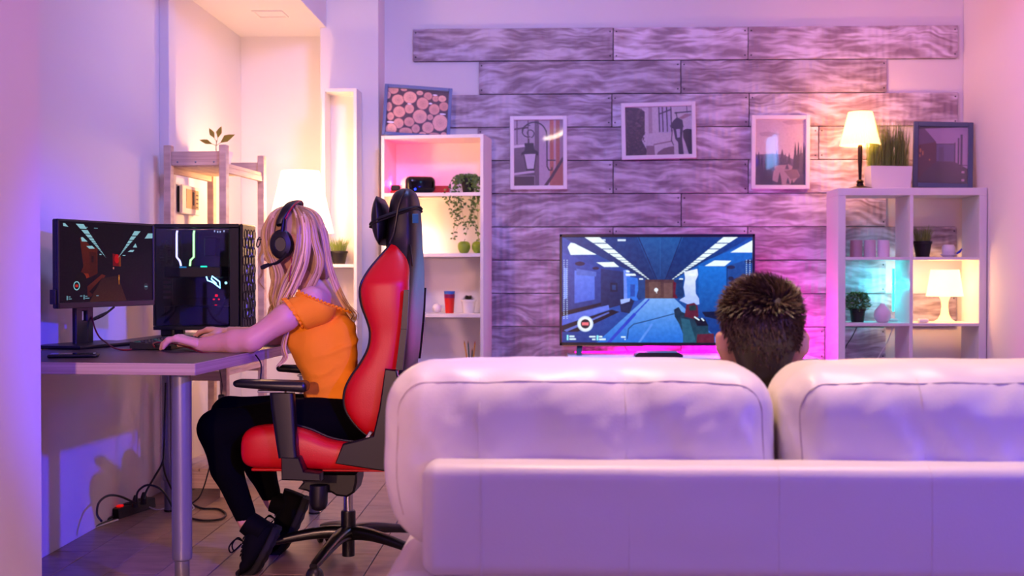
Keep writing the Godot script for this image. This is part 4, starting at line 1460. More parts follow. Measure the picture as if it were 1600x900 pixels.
func bookcase() -> void:
	var c := at(681, 400, 6.62)
	var o := thing("bookcase", "tall white bookcase with a headset, trailing plant and green apples beside the plank wall", "shelf", Vector3(c.x, 0, -6.64), -0.12)
	var wd := 0.568
	var dp := 0.26
	var hh := 1.766
	var w := m_white()
	for s in [-1, 1]:
		var b := MB.new()
		b.box(Vector3(s * (wd / 2 - 0.009), hh / 2, 0), Vector3(0.018, hh, dp), 0.001)
		part("side_panel", b, w, o)
	var bb := MB.new()
	bb.box(Vector3(0, hh / 2, -dp / 2 + 0.003), Vector3(wd - 0.037, hh - 0.002, 0.006), 0.001)
	part("back_panel", bb, w, o)
	var ys := [1.757, 1.443, 1.113, 0.784, 0.455, 0.06]
	for i in ys.size():
		var b := MB.new()
		b.box(Vector3(0, ys[i], 0.004), Vector3(wd - 0.037, 0.019, dp - 0.01), 0.001)
		part("top_panel" if i == 0 else "shelf_board", b, w, o)
	var kb := MB.new()
	kb.box(Vector3(0, 0.025, dp / 2 - 0.02), Vector3(wd - 0.037, 0.05, 0.015), 0.001)
	part("plinth", kb, w, o)
	var on := func(px: float, shelf: int, z: float) -> Vector3:       # a place on a board of this bookcase
		var d := 6.64 - z
		return Vector3(at(px, 400, d).x, ys[shelf] + 0.0098, -d)
	# framed picture of logs on top, leaning on the wall
	picture("log_picture", "blue framed picture of stacked log ends leaning on top of the bookcase", "", Vector3(at(649, 162, 6.66).x, hh + 0.150, -6.69), Basis.from_euler(Vector3(-0.14, 0.12, -0.06)), Vector2(0.378, 0.292), 0.019, 0.02, shared("frame_lavender", Color(0.36, 0.42, 0.62), 0.5), "logs", false)
	# first compartment
	var v := thing("vr_goggles", "white and black virtual reality goggles on the top board of the bookcase", "goggles", on.call(652, 1, 0.02), 0.32)
	var v1 := MB.new()
	v1.soft_box(Vector3(0.19, 0.098, 0.10), 0.045, 3, 5, func(q: Vector3) -> Vector3: return q + Vector3(0, 0.049, -0.02))
	part("shell", v1, m_white(), v)
	var v2 := MB.new()
	v2.soft_box(Vector3(0.168, 0.09, 0.06), 0.03, 3, 5, func(q: Vector3) -> Vector3: return q + Vector3(0.006, 0.05, 0.028 - q.x * q.x * 1.2))
	part("visor", v2, shared("visor", Color(0.015, 0.015, 0.02), 0.08), v)
	var v3 := MB.new()
	v3.ball(Vector3(-0.03, 0.022, 0.056), Vector3(0.006, 0.006, 0.004), 10)
	part("status_light", v3, glow(Color(0.1, 0.2, 1.0), 5.0), v)
	var rb := MB.new()
	var rp: Vector3 = on.call(688, 1, -0.07)
	rb.box(rp + Vector3(0, 0.024, 0), Vector3(0.09, 0.047, 0.10), 0.003)
	tag(part("red_box", rb, mat(Color(0.75, 0.03, 0.06), 0.5)), "small bright red box behind the virtual reality goggles", "box")
	var cp: Vector3 = on.call(616, 1, 0.0)
	var cc := MB.new()
	cc.box(cp + Vector3(0, 0.034, 0), Vector3(0.05, 0.03, 0.05), 0.004)
	var cr := thing("camera_box", "black box with a red lower half at the left end of the bookcase's top board", "box", cp)
	part("black_case", cc, m_black(), cr, true)
	var c2 := MB.new()
	c2.box(cp + Vector3(0, 0.0095, 0), Vector3(0.055, 0.019, 0.055), 0.003)
	part("red_base", c2, mat(Color(0.85, 0.06, 0.03), 0.4), cr, true)
	var pk := thing("pink_led_light", "pink light puck at the back left of the bookcase's top compartment", "light", on.call(606, 1, -0.06))
	var pb := MB.new()
	pb.lathe([Vector2(0, 0), Vector2(0.02, 0), Vector2(0.02, 0.008), Vector2(0.015, 0.014), Vector2(0, 0.015)], 16)
	part("light_dome", pb, glow(Color(1.0, 0.12, 0.35), 3.0), pk)
	omni("puck_light", pk.position + Vector3(0.015, 0.06, 0.02), Color(1.0, 0.10, 0.36), 0.10, 0.02, pk)
	# trailing plant
	var tp := pot("trailing_plant", "dark pot of trailing green vines hanging over the edge of the bookcase board", on.call(731, 1, 0.06), 0.03, 0.042, 0.08, shared("pot_dark", Color(0.06, 0.05, 0.06), 0.55))
	var g := MB.new()
	g.tinted = true
	for i in 30:
		var a := rng.randf_range(-0.6, PI + 0.6) if i > 9 else rng.randf() * TAU
		var ln := rng.randf_range(0.04, 0.11) if i < 10 else rng.randf_range(0.08, 0.30)
		var sp := (-0.062 if i % 2 else 0.045) + rng.randfn() * 0.018
		var pts := []
		if i < 10:
			pts = [Vector3(0, 0.07, 0), Vector3(cos(a) * 0.035, 0.10, sin(a) * 0.03), Vector3(cos(a) * 0.075, 0.10 - ln * 0.5, sin(a) * 0.045)]
		else:
			pts = [Vector3(0, 0.07, 0.01), Vector3(sp * 0.6, 0.095, 0.04), Vector3(sp, 0.03, 0.066), Vector3(sp * 0.9 + rng.randfn() * 0.012, 0.03 - ln * 0.5, 0.072), Vector3(sp * 0.75 + rng.randfn() * 0.02, 0.04 - ln, 0.07)]
		var path := spline(pts, 14)
		g.col = Color(0.05, 0.10, 0.025)
		g.tube(path, [0.0012, 0.0008], 4, 1.0, false)
		for k in range(3, path.size()):
			for s in 2:
				g.col = Color(0.04, 0.10, 0.02).lerp(Color(0.14, 0.24, 0.04), rng.randf())
				leaf(g, path[k], Vector3(rng.randfn(), rng.randf_range(-0.9, 0.4), rng.randfn() * 0.7).normalized(), Vector3(rng.randfn() * 0.4, 0.4, 1).normalized(), rng.randf_range(0.014, 0.024), 0.006)
	part("vines", g, m_leaf(), tp).set_meta("kind", "stuff")
	# second compartment
	var warm := thing("warm_led_light", "warm white light puck in the bookcase compartment behind the gaming chair", "light", on.call(640, 2, -0.07))
	var wp := MB.new()
	wp.lathe([Vector2(0, 0), Vector2(0.02, 0), Vector2(0.02, 0.008), Vector2(0.015, 0.014), Vector2(0, 0.015)], 16)
	part("light_dome", wp, glow(Color(1.0, 0.85, 0.6), 3.0), warm)
	omni("puck_light", warm.position + Vector3(0, 0.05, 0.03), Color(1.0, 0.76, 0.48), 0.11, 0.02, warm)
	var bk := thing("leaning_book", "slim brown book leaning upright behind the gaming chair's headrest", "book", on.call(654, 2, 0.05))
	bk.rotation.z = 0.07
	var b1 := MB.new()
	b1.box(Vector3(0, 0.15, 0), Vector3(0.022, 0.298, 0.17), 0.002)
	part("cover", b1, mat(Color(0.42, 0.22, 0.20), 0.5), bk)
	var b2 := MB.new()
	b2.box(Vector3(0, 0.15, -0.002), Vector3(0.016, 0.3, 0.167), 0.001)
	part("pages", b2, mat(Color(0.8, 0.74, 0.66), 0.8), bk)
	var al := ["green apple nearer the middle of the bookcase board, under the trailing vines", "green apple in the right corner of the bookcase board"]
	for i in 2:
		var ap := thing("apple", al[i], "apple", on.call(724 + 22.5 * i, 2, 0.03), 0.0, "green apples on the bookcase")
		var am := MB.new()
		am.lathe([Vector2(0, 0.006), Vector2(0.012, 0.0), Vector2(0.024, 0.006), Vector2(0.034, 0.026), Vector2(0.0362, 0.042), Vector2(0.032, 0.058), Vector2(0.02, 0.067), Vector2(0.008, 0.064), Vector2(0, 0.058)], 24)
		part("flesh", am, shared("apple", Color(0.45, 0.58, 0.08), 0.28, 0.0, {"clearcoat_enabled": true, "clearcoat": 0.5}), ap)
		var st := MB.new()
		st.tube([Vector3(0, 0.057, 0), Vector3(0.002, 0.07, 0), Vector3(0.006, 0.08, 0)], [0.0015], 6)
		part("stem", st, shared("twig", Color(0.2, 0.12, 0.06), 0.7), ap)
	# third compartment
	var tu := thing("tumbler_stack", "stacked plastic tumblers, red with purple and blue rims, on the bookcase", "tumblers", on.call(701, 3, 0.03))
	for q in [["red_tumbler", 0.0, 0.087, 0.023, 0.029, Color(0.80, 0.10, 0.06)], ["purple_tumbler", 0.068, 0.105, 0.0275, 0.0305, Color(0.50, 0.03, 0.32)], ["blue_tumbler", 0.098, 0.122, 0.0285, 0.031, Color(0.18, 0.40, 0.75)]]:
		var m := MB.new()
		m.lathe([Vector2(0, q[1]), Vector2(q[3], q[1]), Vector2(q[4], q[2]), Vector2(q[4] - 0.002, q[2]), Vector2(q[3] - 0.002, q[1] + 0.003), Vector2(0, q[1] + 0.003)], 26)
		part(q[0], m, mat(q[5], 0.35), tu)
	var su := pot("succulent", "brownish succulent in a small white pot next to the stacked tumblers", on.call(731, 3, 0.03), 0.030, 0.040, 0.076, m_white())
	var sm := MB.new()
	sm.tinted = true
	for i in 46:
		var a := i * 2.4
		var t := float(i) / 46
		sm.col = Color(0.13, 0.12, 0.06).lerp(Color(0.20, 0.14, 0.10), rng.randf())
		leaf(sm, Vector3(0, 0.064 + 0.016 * (1 - t), 0), Vector3(cos(a), 0.25 + 1.4 * (1 - t), sin(a)).normalized(), Vector3.UP if t > 0.3 else Vector3(cos(a + 1), 1, sin(a + 1)).normalized(), 0.05 * (0.45 + 0.55 * t), 0.009)
	part("rosette", sm, m_leaf(), su).set_meta("kind", "stuff")
	var sh := MB.new()
	sh.ball(on.call(681, 3, 0.02) + Vector3(0, 0.026, 0), Vector3(0.027, 0.026, 0.027), 18)
	tag(part("ornament_ball", sh, m_white()), "small round white ornament left of the stacked tumblers", "ornament")
	var wg := MB.new()
	var wq: Vector3 = on.call(655, 3, 0.05)
	wg.prism([Vector2(-0.02, 0), Vector2(0.022, 0), Vector2(-0.006, 0.09), Vector2(-0.02, 0.09)], 0.05, Transform3D(Basis(), wq), 0.002)
	tag(part("bookend", wg, m_plastic()), "dark wedge-shaped bookend on the board right behind the gaming chair", "bookend")
	# fourth compartment: pencils in a cup
	var pc: Vector3 = on.call(735, 4, 0.04)
	var pu := thing("pencil_cup", "white cup whose pencils just show above the sofa back", "cup", pc)
	var um := MB.new()
	um.lathe([Vector2(0, 0), Vector2(0.03, 0), Vector2(0.034, 0.08), Vector2(0.032, 0.08), Vector2(0.028, 0.003), Vector2(0, 0.003)], 22)
	part("cup", um, m_white(), pu)
	for q in [[-0.035, 0.165, Color(0.85, 0.6, 0.1), "yellow"], [-0.015, 0.165, Color(0.05, 0.3, 0.28), "dark green"], [0.022, 0.162, Color(0.8, 0.55, 0.1), "ochre"], [0.008, 0.125, Color(0.1, 0.12, 0.1), "black"]]:
		var a2 := pc + Vector3(q[0] * 0.3, 0.005, 0.005)
		var b3 := pc + Vector3(q[0], q[1], 0.01)
		var pe := thing("pencil", "%s pencil standing in the white cup on the bookcase" % q[3], "pencil", a2, 0.0, "pencils in the white cup")
		var pm := MB.new()
		pm.rod(a2, b3, 0.004, 6)
		part("barrel", pm, mat(q[2], 0.5), pe, true)
		var tm := MB.new()
		tm.rod(b3, b3 + (b3 - a2).normalized() * 0.014, 0.004, 6, 0.0008)
		part("tip", tm, mat(Color(0.75, 0.1, 0.08) if q[3] == "ochre" else Color(0.7, 0.5, 0.3), 0.6), pe, true)

func narrow_shelf() -> void:
	var xl := (497.0 - 865.0) / F * 6.5
	var xr := (553.0 - 865.0) / F * 6.5
	var o := thing("narrow_shelf", "tall narrow white shelf with a pot of grass behind the woman", "shelf", Vector3((xl + xr) / 2, 0, -6.59))
	var wd := xr - xl
	for s in [-1, 1]:
		var b := MB.new()
		b.box(Vector3(s * (wd / 2 - 0.009), 1.01, 0), Vector3(0.018, 2.02, 0.17), 0.001)
		part("side_panel", b, m_white(), o)
	var bk := MB.new()
	bk.box(Vector3(0, 1.01, -0.081), Vector3(wd - 0.037, 2.0, 0.006), 0.001)
	part("back_panel", bk, m_white(), o)
	for y in [2.011, 1.055, 0.55, 0.05]:
		var b := MB.new()
		b.box(Vector3(0, y, 0.002), Vector3(wd - 0.037, 0.018, 0.164), 0.001)
		part("top_panel" if y > 2 else "shelf_board", b, m_white(), o)
	grass_pot("dark pot of bright green grass on the narrow white shelf behind the woman", Vector3(at(526, 410, 6.56).x, 1.0645, -6.56), 0.034, 0.047, 0.072, 0.10, 0.45, 190)
	# the big floor lamp
	var p := Vector3(at(465, 310, 6.2).x, 0, -6.2)
	var l := thing("floor_lamp", "tall lamp with a big glowing white shade standing behind the woman's head", "lamp", p)
	var b1 := MB.new()
	b1.lathe([Vector2(0, 0), Vector2(0.13, 0), Vector2(0.13, 0.012), Vector2(0.02, 0.025), Vector2(0, 0.025)], 30)
	part("base", b1, shared("steel", Color(0.62, 0.62, 0.65), 0.3, 0.9), l)
	var b2 := MB.new()
	b2.rod(Vector3(0, 0.02, 0), Vector3(0, 1.40, 0), 0.009, 12)
	part("pole", b2, shared("steel", Color(0.62, 0.62, 0.65), 0.3, 0.9), l)
	var b3 := MB.new()
	b3.lathe([Vector2(0.172, 1.225), Vector2(0.098, 1.545), Vector2(0.096, 1.545), Vector2(0.17, 1.225), Vector2(0.172, 1.225)], 40)
	part("lamp_shade", b3, mat(Color(1.0, 0.94, 0.86), 0.8, 0.0, {"emission_enabled": true, "emission": Color(1.0, 0.84, 0.62), "emission_energy_multiplier": 3.0, "backlight_enabled": true, "backlight": Color(0.9, 0.85, 0.75)}), l)
	var b4 := MB.new()
	b4.ball(Vector3(0, 1.42, 0), Vector3(0.028, 0.04, 0.028), 14)
	part("bulb", b4, glow(Color(1.0, 0.85, 0.6), 6.0), l)
	omni("bulb_light", p + Vector3(0, 1.42, 0), Color(1.0, 0.78, 0.56), 0.42, 0.04, l)

# ------------------------------------------------------------------ the desk corner
func wooden_shelf() -> void:
	var a := ground(336, 788)                                 # near right foot
	var o := thing("wooden_shelf", "open raw pine shelf unit standing behind the computer by the left wall", "shelf", Vector3(-1.60, 0, -5.68), -0.06)
	var pine := wood("pine", "pine", Vector3(2.0, 3.0, 3.0))
	var pine2 := wood("pine_upright", "pine", Vector3(4.0, 1.0, 4.0))
	var wd := 0.29
	var ln := 0.60
	var post := 0.032
	for sx in [-1, 1]:
		for sz in [-1, 1]:
			var b := MB.new()
			var h := 1.595 if sz > 0 else 1.60
			b.box(Vector3(sx * (wd - post) / 2, h / 2, sz * (ln - post) / 2), Vector3(post, h, post + 0.012), 0.002)
			part("post", b, pine2, o)
	for sz in [-1, 1]:
		for q in [[1.535, 0.065], [0.55, 0.045], [0.075, 0.075]]:
			var b := MB.new()
			b.box(Vector3(0, q[0], sz * (ln - post) / 2), Vector3(wd - 2 * post - 0.001, q[1], 0.02), 0.002)
			part("rail", b, pine, o)
	for y in [1.507, 0.585, 0.115]:
		for k in 4:
			var b := MB.new()
			b.box(Vector3(-wd / 2 + 0.04 + k * 0.07, y, 0), Vector3(0.064, 0.017, ln - 0.075), 0.002)
			part("slat", b, wood("pine_long", "pine", Vector3(3.0, 3.0, 1.0)), o)
		for sx in [-1, 1]:
			var c := MB.new()
			c.box(Vector3(sx * (wd / 2 - 0.016), y - 0.022, 0), Vector3(0.02, 0.026, ln - 0.08), 0.001)
			part("batten", c, pine, o)
	for i in 3:
		var sc := MB.new()
		sc.lathe([Vector2(0, 0.003), Vector2(0.003, 0.002), Vector2(0.0045, 0)], 10, Transform3D(Basis.from_euler(Vector3(PI / 2, 0, 0)), Vector3(-0.085 + i * 0.085, 1.519, ln / 2 - 0.006)))
		part("screw", sc, shared("steel", Color(0.62, 0.62, 0.65), 0.3, 0.9), o)
	# seedling in a small square pot on top
	var pp := at(343, 246, 5.52)
	var p := thing("seedling_pot", "lavender square pot with a small leafy seedling on top of the pine shelf", "plant", Vector3(pp.x, 1.516, pp.z))
	var pb := MB.new()
	pb.crease = 0.95
	pb.loft([ring_box(Vector3.ZERO, 0.052, 0.052), ring_box(Vector3(0, 0.062, 0), 0.072, 0.072), ring_box(Vector3(0, 0.062, 0), 0.066, 0.066), ring_box(Vector3(0, 0.052, 0), 0.064, 0.064)])
	part("pot", pb, mat(Color(0.80, 0.78, 0.86), 0.45), p)
	var s := MB.new()
	s.tube(spline([Vector3(-0.032, 0.05, 0), Vector3(-0.034, 0.085, 0), Vector3(-0.030, 0.115, 0)], 6), [0.002, 0.0014], 6)
	part("stem", s, mat(Color(0.30, 0.24, 0.10), 0.6), p)
	for q in [[Vector3(-0.9, 0.35, 0.1), 0.066, 0.012, 0.09], [Vector3(-0.45, 0.9, 0.1), 0.056, 0.012, 0.105], [Vector3(0.2, 0.95, -0.1), 0.062, 0.014, 0.105], [Vector3(0.85, 0.55, 0.1), 0.078, 0.019, 0.092]]:
		var lf := MB.new()
		var base := Vector3(-0.031, q[3], 0)
		var dir := (q[0] as Vector3).normalized()
		lf.tube([base, base + dir * 0.022], [0.0011], 5)
		leaf(lf, base + dir * 0.02, dir, Vector3(0, 0.4, 1), q[1], q[2])
		part("leaf", lf, shared("seedling_leaf", Color(0.52, 0.46, 0.12), 0.5, 0.0, {"backlight_enabled": true, "backlight": Color(0.3, 0.3, 0.05)}), p)
	# on the middle board
	var w1 := at(378, 572, 5.62)
	var bx := MB.new()
	bx.box(Vector3(-1.53, 0.6195, -5.62), Vector3(0.08, 0.05, 0.10), 0.004)
	tag(part("white_box", bx, m_white()), "small white box on the middle board of the pine shelf", "box")
	var sp := MB.new()
	sp.box(Vector3(-1.535, 0.606, -5.47), Vector3(0.07, 0.024, 0.05), 0.008)
	tag(part("small_speaker", sp, m_black()), "little black speaker on the front of the pine shelf's middle board", "speaker")
	# adapter on its cable beside the front post
	var ad := thing("cable_adapter", "dark blue adapter hanging on a thin black cable beside the pine shelf", "adapter", at(340, 627, 5.25))
	var ab := MB.new()
	ab.box(at(340, 627, 5.25), Vector3(0.026, 0.048, 0.022), 0.004)
	part("adapter_body", ab, mat(Color(0.07, 0.07, 0.16), 0.4), ad, true)
	var ac := MB.new()
	ac.tube(px_line([[337, 578, 5.28], [339, 590, 5.26], [341, 604, 5.25], [340, 620, 5.25]], 10), [0.0022], 6)
	part("adapter_cable", ac, m_black(), ad, true)

const DESK_H := 0.75
func desk() -> void:
	var turn := -0.075
	var fr := at(298, 571, 3.51)                               # front right corner of the top
	fr.y = DESK_H
	var ax := Vector3(cos(turn), 0, -sin(turn))
	var az := Vector3(sin(turn), 0, cos(turn))
	# local x to the right, local z towards the photographer
	var o := thing("desk", "dark topped desk with a wood-look edge and grey round metal legs", "desk", fr - Vector3(0, DESK_H, 0), turn)
	var wl := 0.755
	var ln := 1.78
	var top := MB.new()
	top.box(Vector3(-wl / 2, DESK_H - 0.0175, -ln / 2), Vector3(wl - 0.004, 0.035, ln - 0.004), 0.0012)
	part("desktop", top, wood("desk_dark", "edge", Vector3(2.0, 2.0, 0.6), 0.36), o)
	kept["desk_dark"].albedo_color = Color(0.28, 0.29, 0.33)
	var e := wood("desk_edge", "edge", Vector3(0.9, 5.0, 0.9), 0.5)
	for q in [[Vector3(-wl / 2, DESK_H - 0.0178, -0.001), Vector3(wl, 0.0352, 0.003)], [Vector3(-0.001, DESK_H - 0.0178, -ln / 2), Vector3(0.003, 0.0352, ln - 0.003)], [Vector3(-wl / 2, DESK_H - 0.0178, -ln + 0.001), Vector3(wl, 0.0352, 0.003)]]:
		var b := MB.new()
		b.box(q[0], q[1], 0.0008)
		part("edge_band", b, e, o)
	for q in [at(277, 700, 3.66), at(258, 807, 5.06), at(487, 810, 5.03), at(277, 700, 3.66) - ax * 0.56]:
		var lp: Vector3 = Vector3(q.x, 0, q.z)
		var b := MB.new()
		b.lathe([Vector2(0, 0), Vector2(0.021, 0), Vector2(0.0225, 0.003), Vector2(0.0225, 0.13), Vector2(0.0295, 0.135), Vector2(0.0305, 0.14), Vector2(0.0305, DESK_H - 0.05), Vector2(0.032, DESK_H - 0.046), Vector2(0.032, DESK_H - 0.0365), Vector2(0, DESK_H - 0.0365)], 28, Transform3D(Basis(), lp))
		var leg := part("leg", b, shared("leg_grey", Color(0.52, 0.52, 0.56), 0.32, 0.55), o, true)
		var f := MB.new()
		f.lathe([Vector2(0, 0), Vector2(0.0235, 0), Vector2(0.0235, 0.008), Vector2(0, 0.008)], 20, Transform3D(Basis(), lp))
		part("foot", f, m_black(), leg, true)
	# phone
	var pc := at(106, 561, 3.76)
	var ph := thing("phone", "dark smartphone lying face up on the near left of the desktop", "phone", Vector3(pc.x, DESK_H + 0.0005, pc.z), 0.25)
	var pb := MB.new()
	pb.soft_box(Vector3(0.15, 0.0105, 0.074), 0.005, 2, 3, func(p: Vector3) -> Vector3: return p + Vector3(0, 0.0053, 0))
	part("case", pb, m_black(), ph)
	var ps := MB.new()
	ps.box(Vector3(0, 0.0109, 0), Vector3(0.14, 0.001, 0.066), 0.0004)
	part("screen", ps, shared("phone_glass", Color(0.02, 0.02, 0.025), 0.06), ph)

func monitor() -> void:
	var a := at(79, 340, 4.03)                                 # the four corners of the front
	var bq := at(79, 483, 4.03)
	var c := at(233, 348, 4.52)
	var right := (Vector3(c.x, 0, c.z) - Vector3(a.x, 0, a.z))
	var wd := right.length()
	right = right.normalized()
	var h := a.y - bq.y
	var b := Basis(right, Vector3.UP, right.cross(Vector3.UP))
	var cen := (a + c) / 2
	cen.y = (a.y + bq.y) / 2
	var base := Vector3(cen.x, DESK_H, cen.z) - b.z * 0.07
	var o := thing("monitor", "slim black monitor showing a dark red lit corridor game, left of the computer", "monitor", base)
	o.basis = b
	var loc := o.transform.affine_inverse()
	var cl: Vector3 = loc * cen
	var k := MB.new()
	k.box(cl + Vector3(0, 0, -0.012), Vector3(wd, h, 0.02), 0.004)
	k.box(cl + Vector3(0, -0.02, -0.03), Vector3(wd * 0.6, h * 0.6, 0.03), 0.01)
	part("back_shell", k, m_black(), o)
	var e := MB.new()
	for s in [-1, 1]:
		e.box(cl + Vector3(s * (wd / 2 - 0.005), 0, 0), Vector3(0.01, h, 0.008), 0.0015)
	e.box(cl + Vector3(0, h / 2 - 0.004, 0), Vector3(wd, 0.008, 0.008), 0.0015)
	e.box(cl + Vector3(0, -h / 2 + 0.010, 0), Vector3(wd, 0.020, 0.008), 0.0015)
	part("bezel", e, m_plastic(), o)
	var s2 := MB.new()
	s2.plate(cl + Vector3(0, 0.006, 0.001), Vector3.RIGHT, Vector3.UP, Vector2(wd - 0.018, h - 0.026))
	part("screen", s2, mat(Color(0.012, 0.012, 0.014), 0.3, 0.0, {"emission_enabled": true, "emission": Color(1, 1, 1), "metallic_specular": 0.2, "emission_texture": tex["game_dark"], "emission_operator": BaseMaterial3D.EMISSION_OP_MULTIPLY, "emission_energy_multiplier": 0.95}), o)
	var sd := MB.new()
	sd.box(cl + Vector3(-wd / 2 - 0.004, -h * 0.37, -0.012), Vector3(0.012, 0.05, 0.024), 0.002)
	part("side_hub", sd, m_plastic(), o)
	# neck with a cable hole, and the foot
	var nk := MB.new()
	var top_y: float = cl.y - h * 0.25
	for s in [-1, 1]:
		nk.box(Vector3(s * 0.029, top_y / 2, -0.045), Vector3(0.036, top_y, 0.02), 0.004)
	nk.box(Vector3(0, 0.0475, -0.045), Vector3(0.04, 0.095, 0.019), 0.003)
	nk.box(Vector3(0, 0.128 + (top_y - 0.128) / 2, -0.045), Vector3(0.04, top_y - 0.128, 0.019), 0.003)
	part("neck", nk, m_plastic(), o)
	var ft := MB.new()
	ft.prism([Vector2(-0.16, -0.10), Vector2(0.16, -0.10), Vector2(0.19, 0.08), Vector2(0.10, 0.10), Vector2(-0.10, 0.10), Vector2(-0.19, 0.08)], 0.012, Transform3D(Basis.from_euler(Vector3(-PI / 2, 0, 0)), Vector3(0, 0.0065, -0.02)), 0.003)
	part("foot", ft, shared("foot_dark", Color(0.08, 0.075, 0.085), 0.35, 0.3), o)
	var l := AreaLight3D.new()
	l.name = "screen_light"
	l.light_color = Color(0.7, 0.35, 0.3)
	l.light_energy = 0.03
	l.area_size = Vector2(wd * 0.95, h * 0.9)
	l.area_range = 8.0
	l.area_attenuation = 2.0
	l.shadow_enabled = true
	l.rotation.y = PI
	o.add_child(l)
	l.position = cl + Vector3(0, 0, 0.012)
	# cables behind it
	cord("monitor_cable", px_line([[101, 541, 4.62], [104, 525, 4.62], [112, 512, 4.60], [124, 505, 4.58], [150, 495, 4.62], [170, 480, 4.68]], 22), 0.0045, m_black(), "black cable looping behind the monitor's neck, farther left of the two")
	cord("monitor_cable", px_line([[106, 542, 4.60], [112, 528, 4.58], [120, 516, 4.55], [135, 500, 4.55], [160, 488, 4.62]], 20), 0.0045, m_black(), "black cable looping close behind the monitor's neck")

func tower() -> void:
	var sc := 5.0 / F
	var bl := at(232, 516, 5.0)
	var w := 140.0 * sc
	var h := 170.0 * sc
	var dp := 0.21
	var o := thing("computer_tower", "black computer tower with a glass side and glowing parts on the desk", "computer", Vector3(bl.x + w / 2, DESK_H, -5.0 - dp / 2), -0.03)
	var y0 := 0.026
	var black := shared("case_black", Color(0.018, 0.018, 0.024), 0.38)
	var put := func(called: String, cen: Vector3, size: Vector3, m: Material, bev := 0.002) -> MeshInstance3D:
		var b := MB.new()
		b.box(cen, size, bev)
		return part(called, b, m, o)
	put.call("bottom_panel", Vector3(0, y0 + 0.008, 0), Vector3(w, 0.016, dp), black)
	put.call("top_panel", Vector3(0, y0 + h - 0.008, 0), Vector3(w, 0.016, dp), black)
	put.call("rear_panel", Vector3(-w / 2 + 0.006, y0 + h / 2, 0), Vector3(0.012, h - 0.034, dp), black)
	put.call("far_panel", Vector3(0, y0 + h / 2, -dp / 2 + 0.005), Vector3(w - 0.026, h - 0.034, 0.01), black)
	for s in [[-1, -1], [1, -1], [-1, 1], [1, 1]]:
		put.call("foot", Vector3(s[0] * (w / 2 - 0.05), 0.0135, s[1] * (dp / 2 - 0.035)), Vector3(0.05, 0.026, 0.03), m_plastic(), 0.003)
	put.call("front_column", Vector3(w / 2 - 0.02, y0 + h / 2, dp / 2 - 0.012), Vector3(0.039, h - 0.034, 0.022), mat(Color(0.035, 0.035, 0.07), 0.35))
	put.call("inner_wall", Vector3(w / 2 - 0.045, y0 + h / 2, -0.012), Vector3(0.008, h - 0.036, dp - 0.03), black)
	# glass side
	put.call("glass_panel", Vector3(-0.015, y0 + h / 2, dp / 2 - 0.003), Vector3(w - 0.056, h - 0.036, 0.004), mat(Color(0.02, 0.02, 0.03, 0.30), 0.05, 0.0, {"transparency": BaseMaterial3D.TRANSPARENCY_ALPHA}), 0.001)
	# inside
	put.call("mainboard", Vector3(-0.02, y0 + h * 0.60, -dp / 2 + 0.018), Vector3(w * 0.72, h * 0.62, 0.004), mat(Color(0.02, 0.022, 0.03), 0.5))
	put.call("power_cover", Vector3(-0.01, y0 + h * 0.135, -0.01), Vector3(w - 0.09, h * 0.17, dp - 0.05), black)
	var P := func(px: float, py: float, z: float) -> Vector3:        # a spot inside the case, z before its middle
		var q := at(px, py, 5.0 + dp / 2 - z)
		return o.transform.affine_inverse() * q
	for q in [["memory_light", [[270, 359], [269, 364], [269, 401], [274, 407], [276, 415]], Color(0.72, 0.70, 1.0)], ["memory_light", [[297, 359], [296, 364], [296, 401], [291, 406], [290, 415]], Color(0.62, 1.0, 0.62)]]:
		var pts := []
		for p in q[1]:
			pts.append(P.call(p[0], p[1], 0.06))
		var b := MB.new()
		b.tube(pts, [0.0042], 8)
		part(q[0], b, glow(q[2], 5.0), o)
		var st := MB.new()
		st.box((pts[1] + pts[2]) / 2 + Vector3(0.004, 0.0, -0.024), Vector3(0.008, 0.115, 0.034), 0.002)
		part("memory_stick", st, m_black(), o)
	# graphics card with lights
	put.call("graphics_card", P.call(300, 425, 0.05), Vector3(0.25, 0.05, 0.11), m_black(), 0.006)
	for q in [[279, 417, 0.030, Color(0.05, 0.35, 0.5)], [312, 416, 0.028, Color(0.08, 0.8, 0.65)]]:
		put.call("card_light", P.call(q[0], q[1], 0.107), Vector3(q[2], 0.006, 0.003), glow(q[3], 1.6), 0.001)
	var lo := MB.new()
	var pts2 := []
	for p in [[316, 432], [318, 438], [326, 441], [338, 450], [337, 440], [325, 431], [324, 436], [332, 443]]:
		pts2.append(P.call(p[0], p[1], 0.108))
	lo.tube(pts2, [0.0024], 6)
	part("light_loop", lo, glow(Color(0.55, 0.85, 1.0), 3.5), o)
	for q in [[347, 442], [347, 467]]:
		var b := MB.new()
		b.ball(P.call(q[0], q[1], 0.06), Vector3(0.006, 0.006, 0.006), 10)
		part("indicator_light", b, glow(Color(0.6, 0.88, 1.0), 4.0), o)
	for q in [[332, 462, 0.012, 0.010], [328, 468, 0.008, 0.006], [336, 468, 0.007, 0.006], [331, 477, 0.010, 0.004]]:
		put.call("red_display_light", P.call(q[0], q[1], 0.06), Vector3(q[2], q[3], 0.003), glow(Color(1.0, 0.05, 0.08), 2.0), 0.001)
	for q in [[329, 360], [334, 361], [338, 361], [344, 360]]:
		put.call("board_light", P.call(q[0], q[1], 0.05), Vector3(0.005, 0.008, 0.003), glow(Color(0.75, 0.85, 1.0), 1.5), 0.001)
	for i in 5:
		put.call("slot_cover", P.call(254, 433 + [0, 8, 15, 23, 32][i], 0.02), Vector3(0.032, 0.011, 0.004), mat(Color(0.50, 0.40, 0.44), 0.4, 0.4), 0.001)
	put.call("cooler", P.call(325, 385, 0.04), Vector3(0.05, 0.08, 0.06), m_black(), 0.004)
	var fn := MB.new()
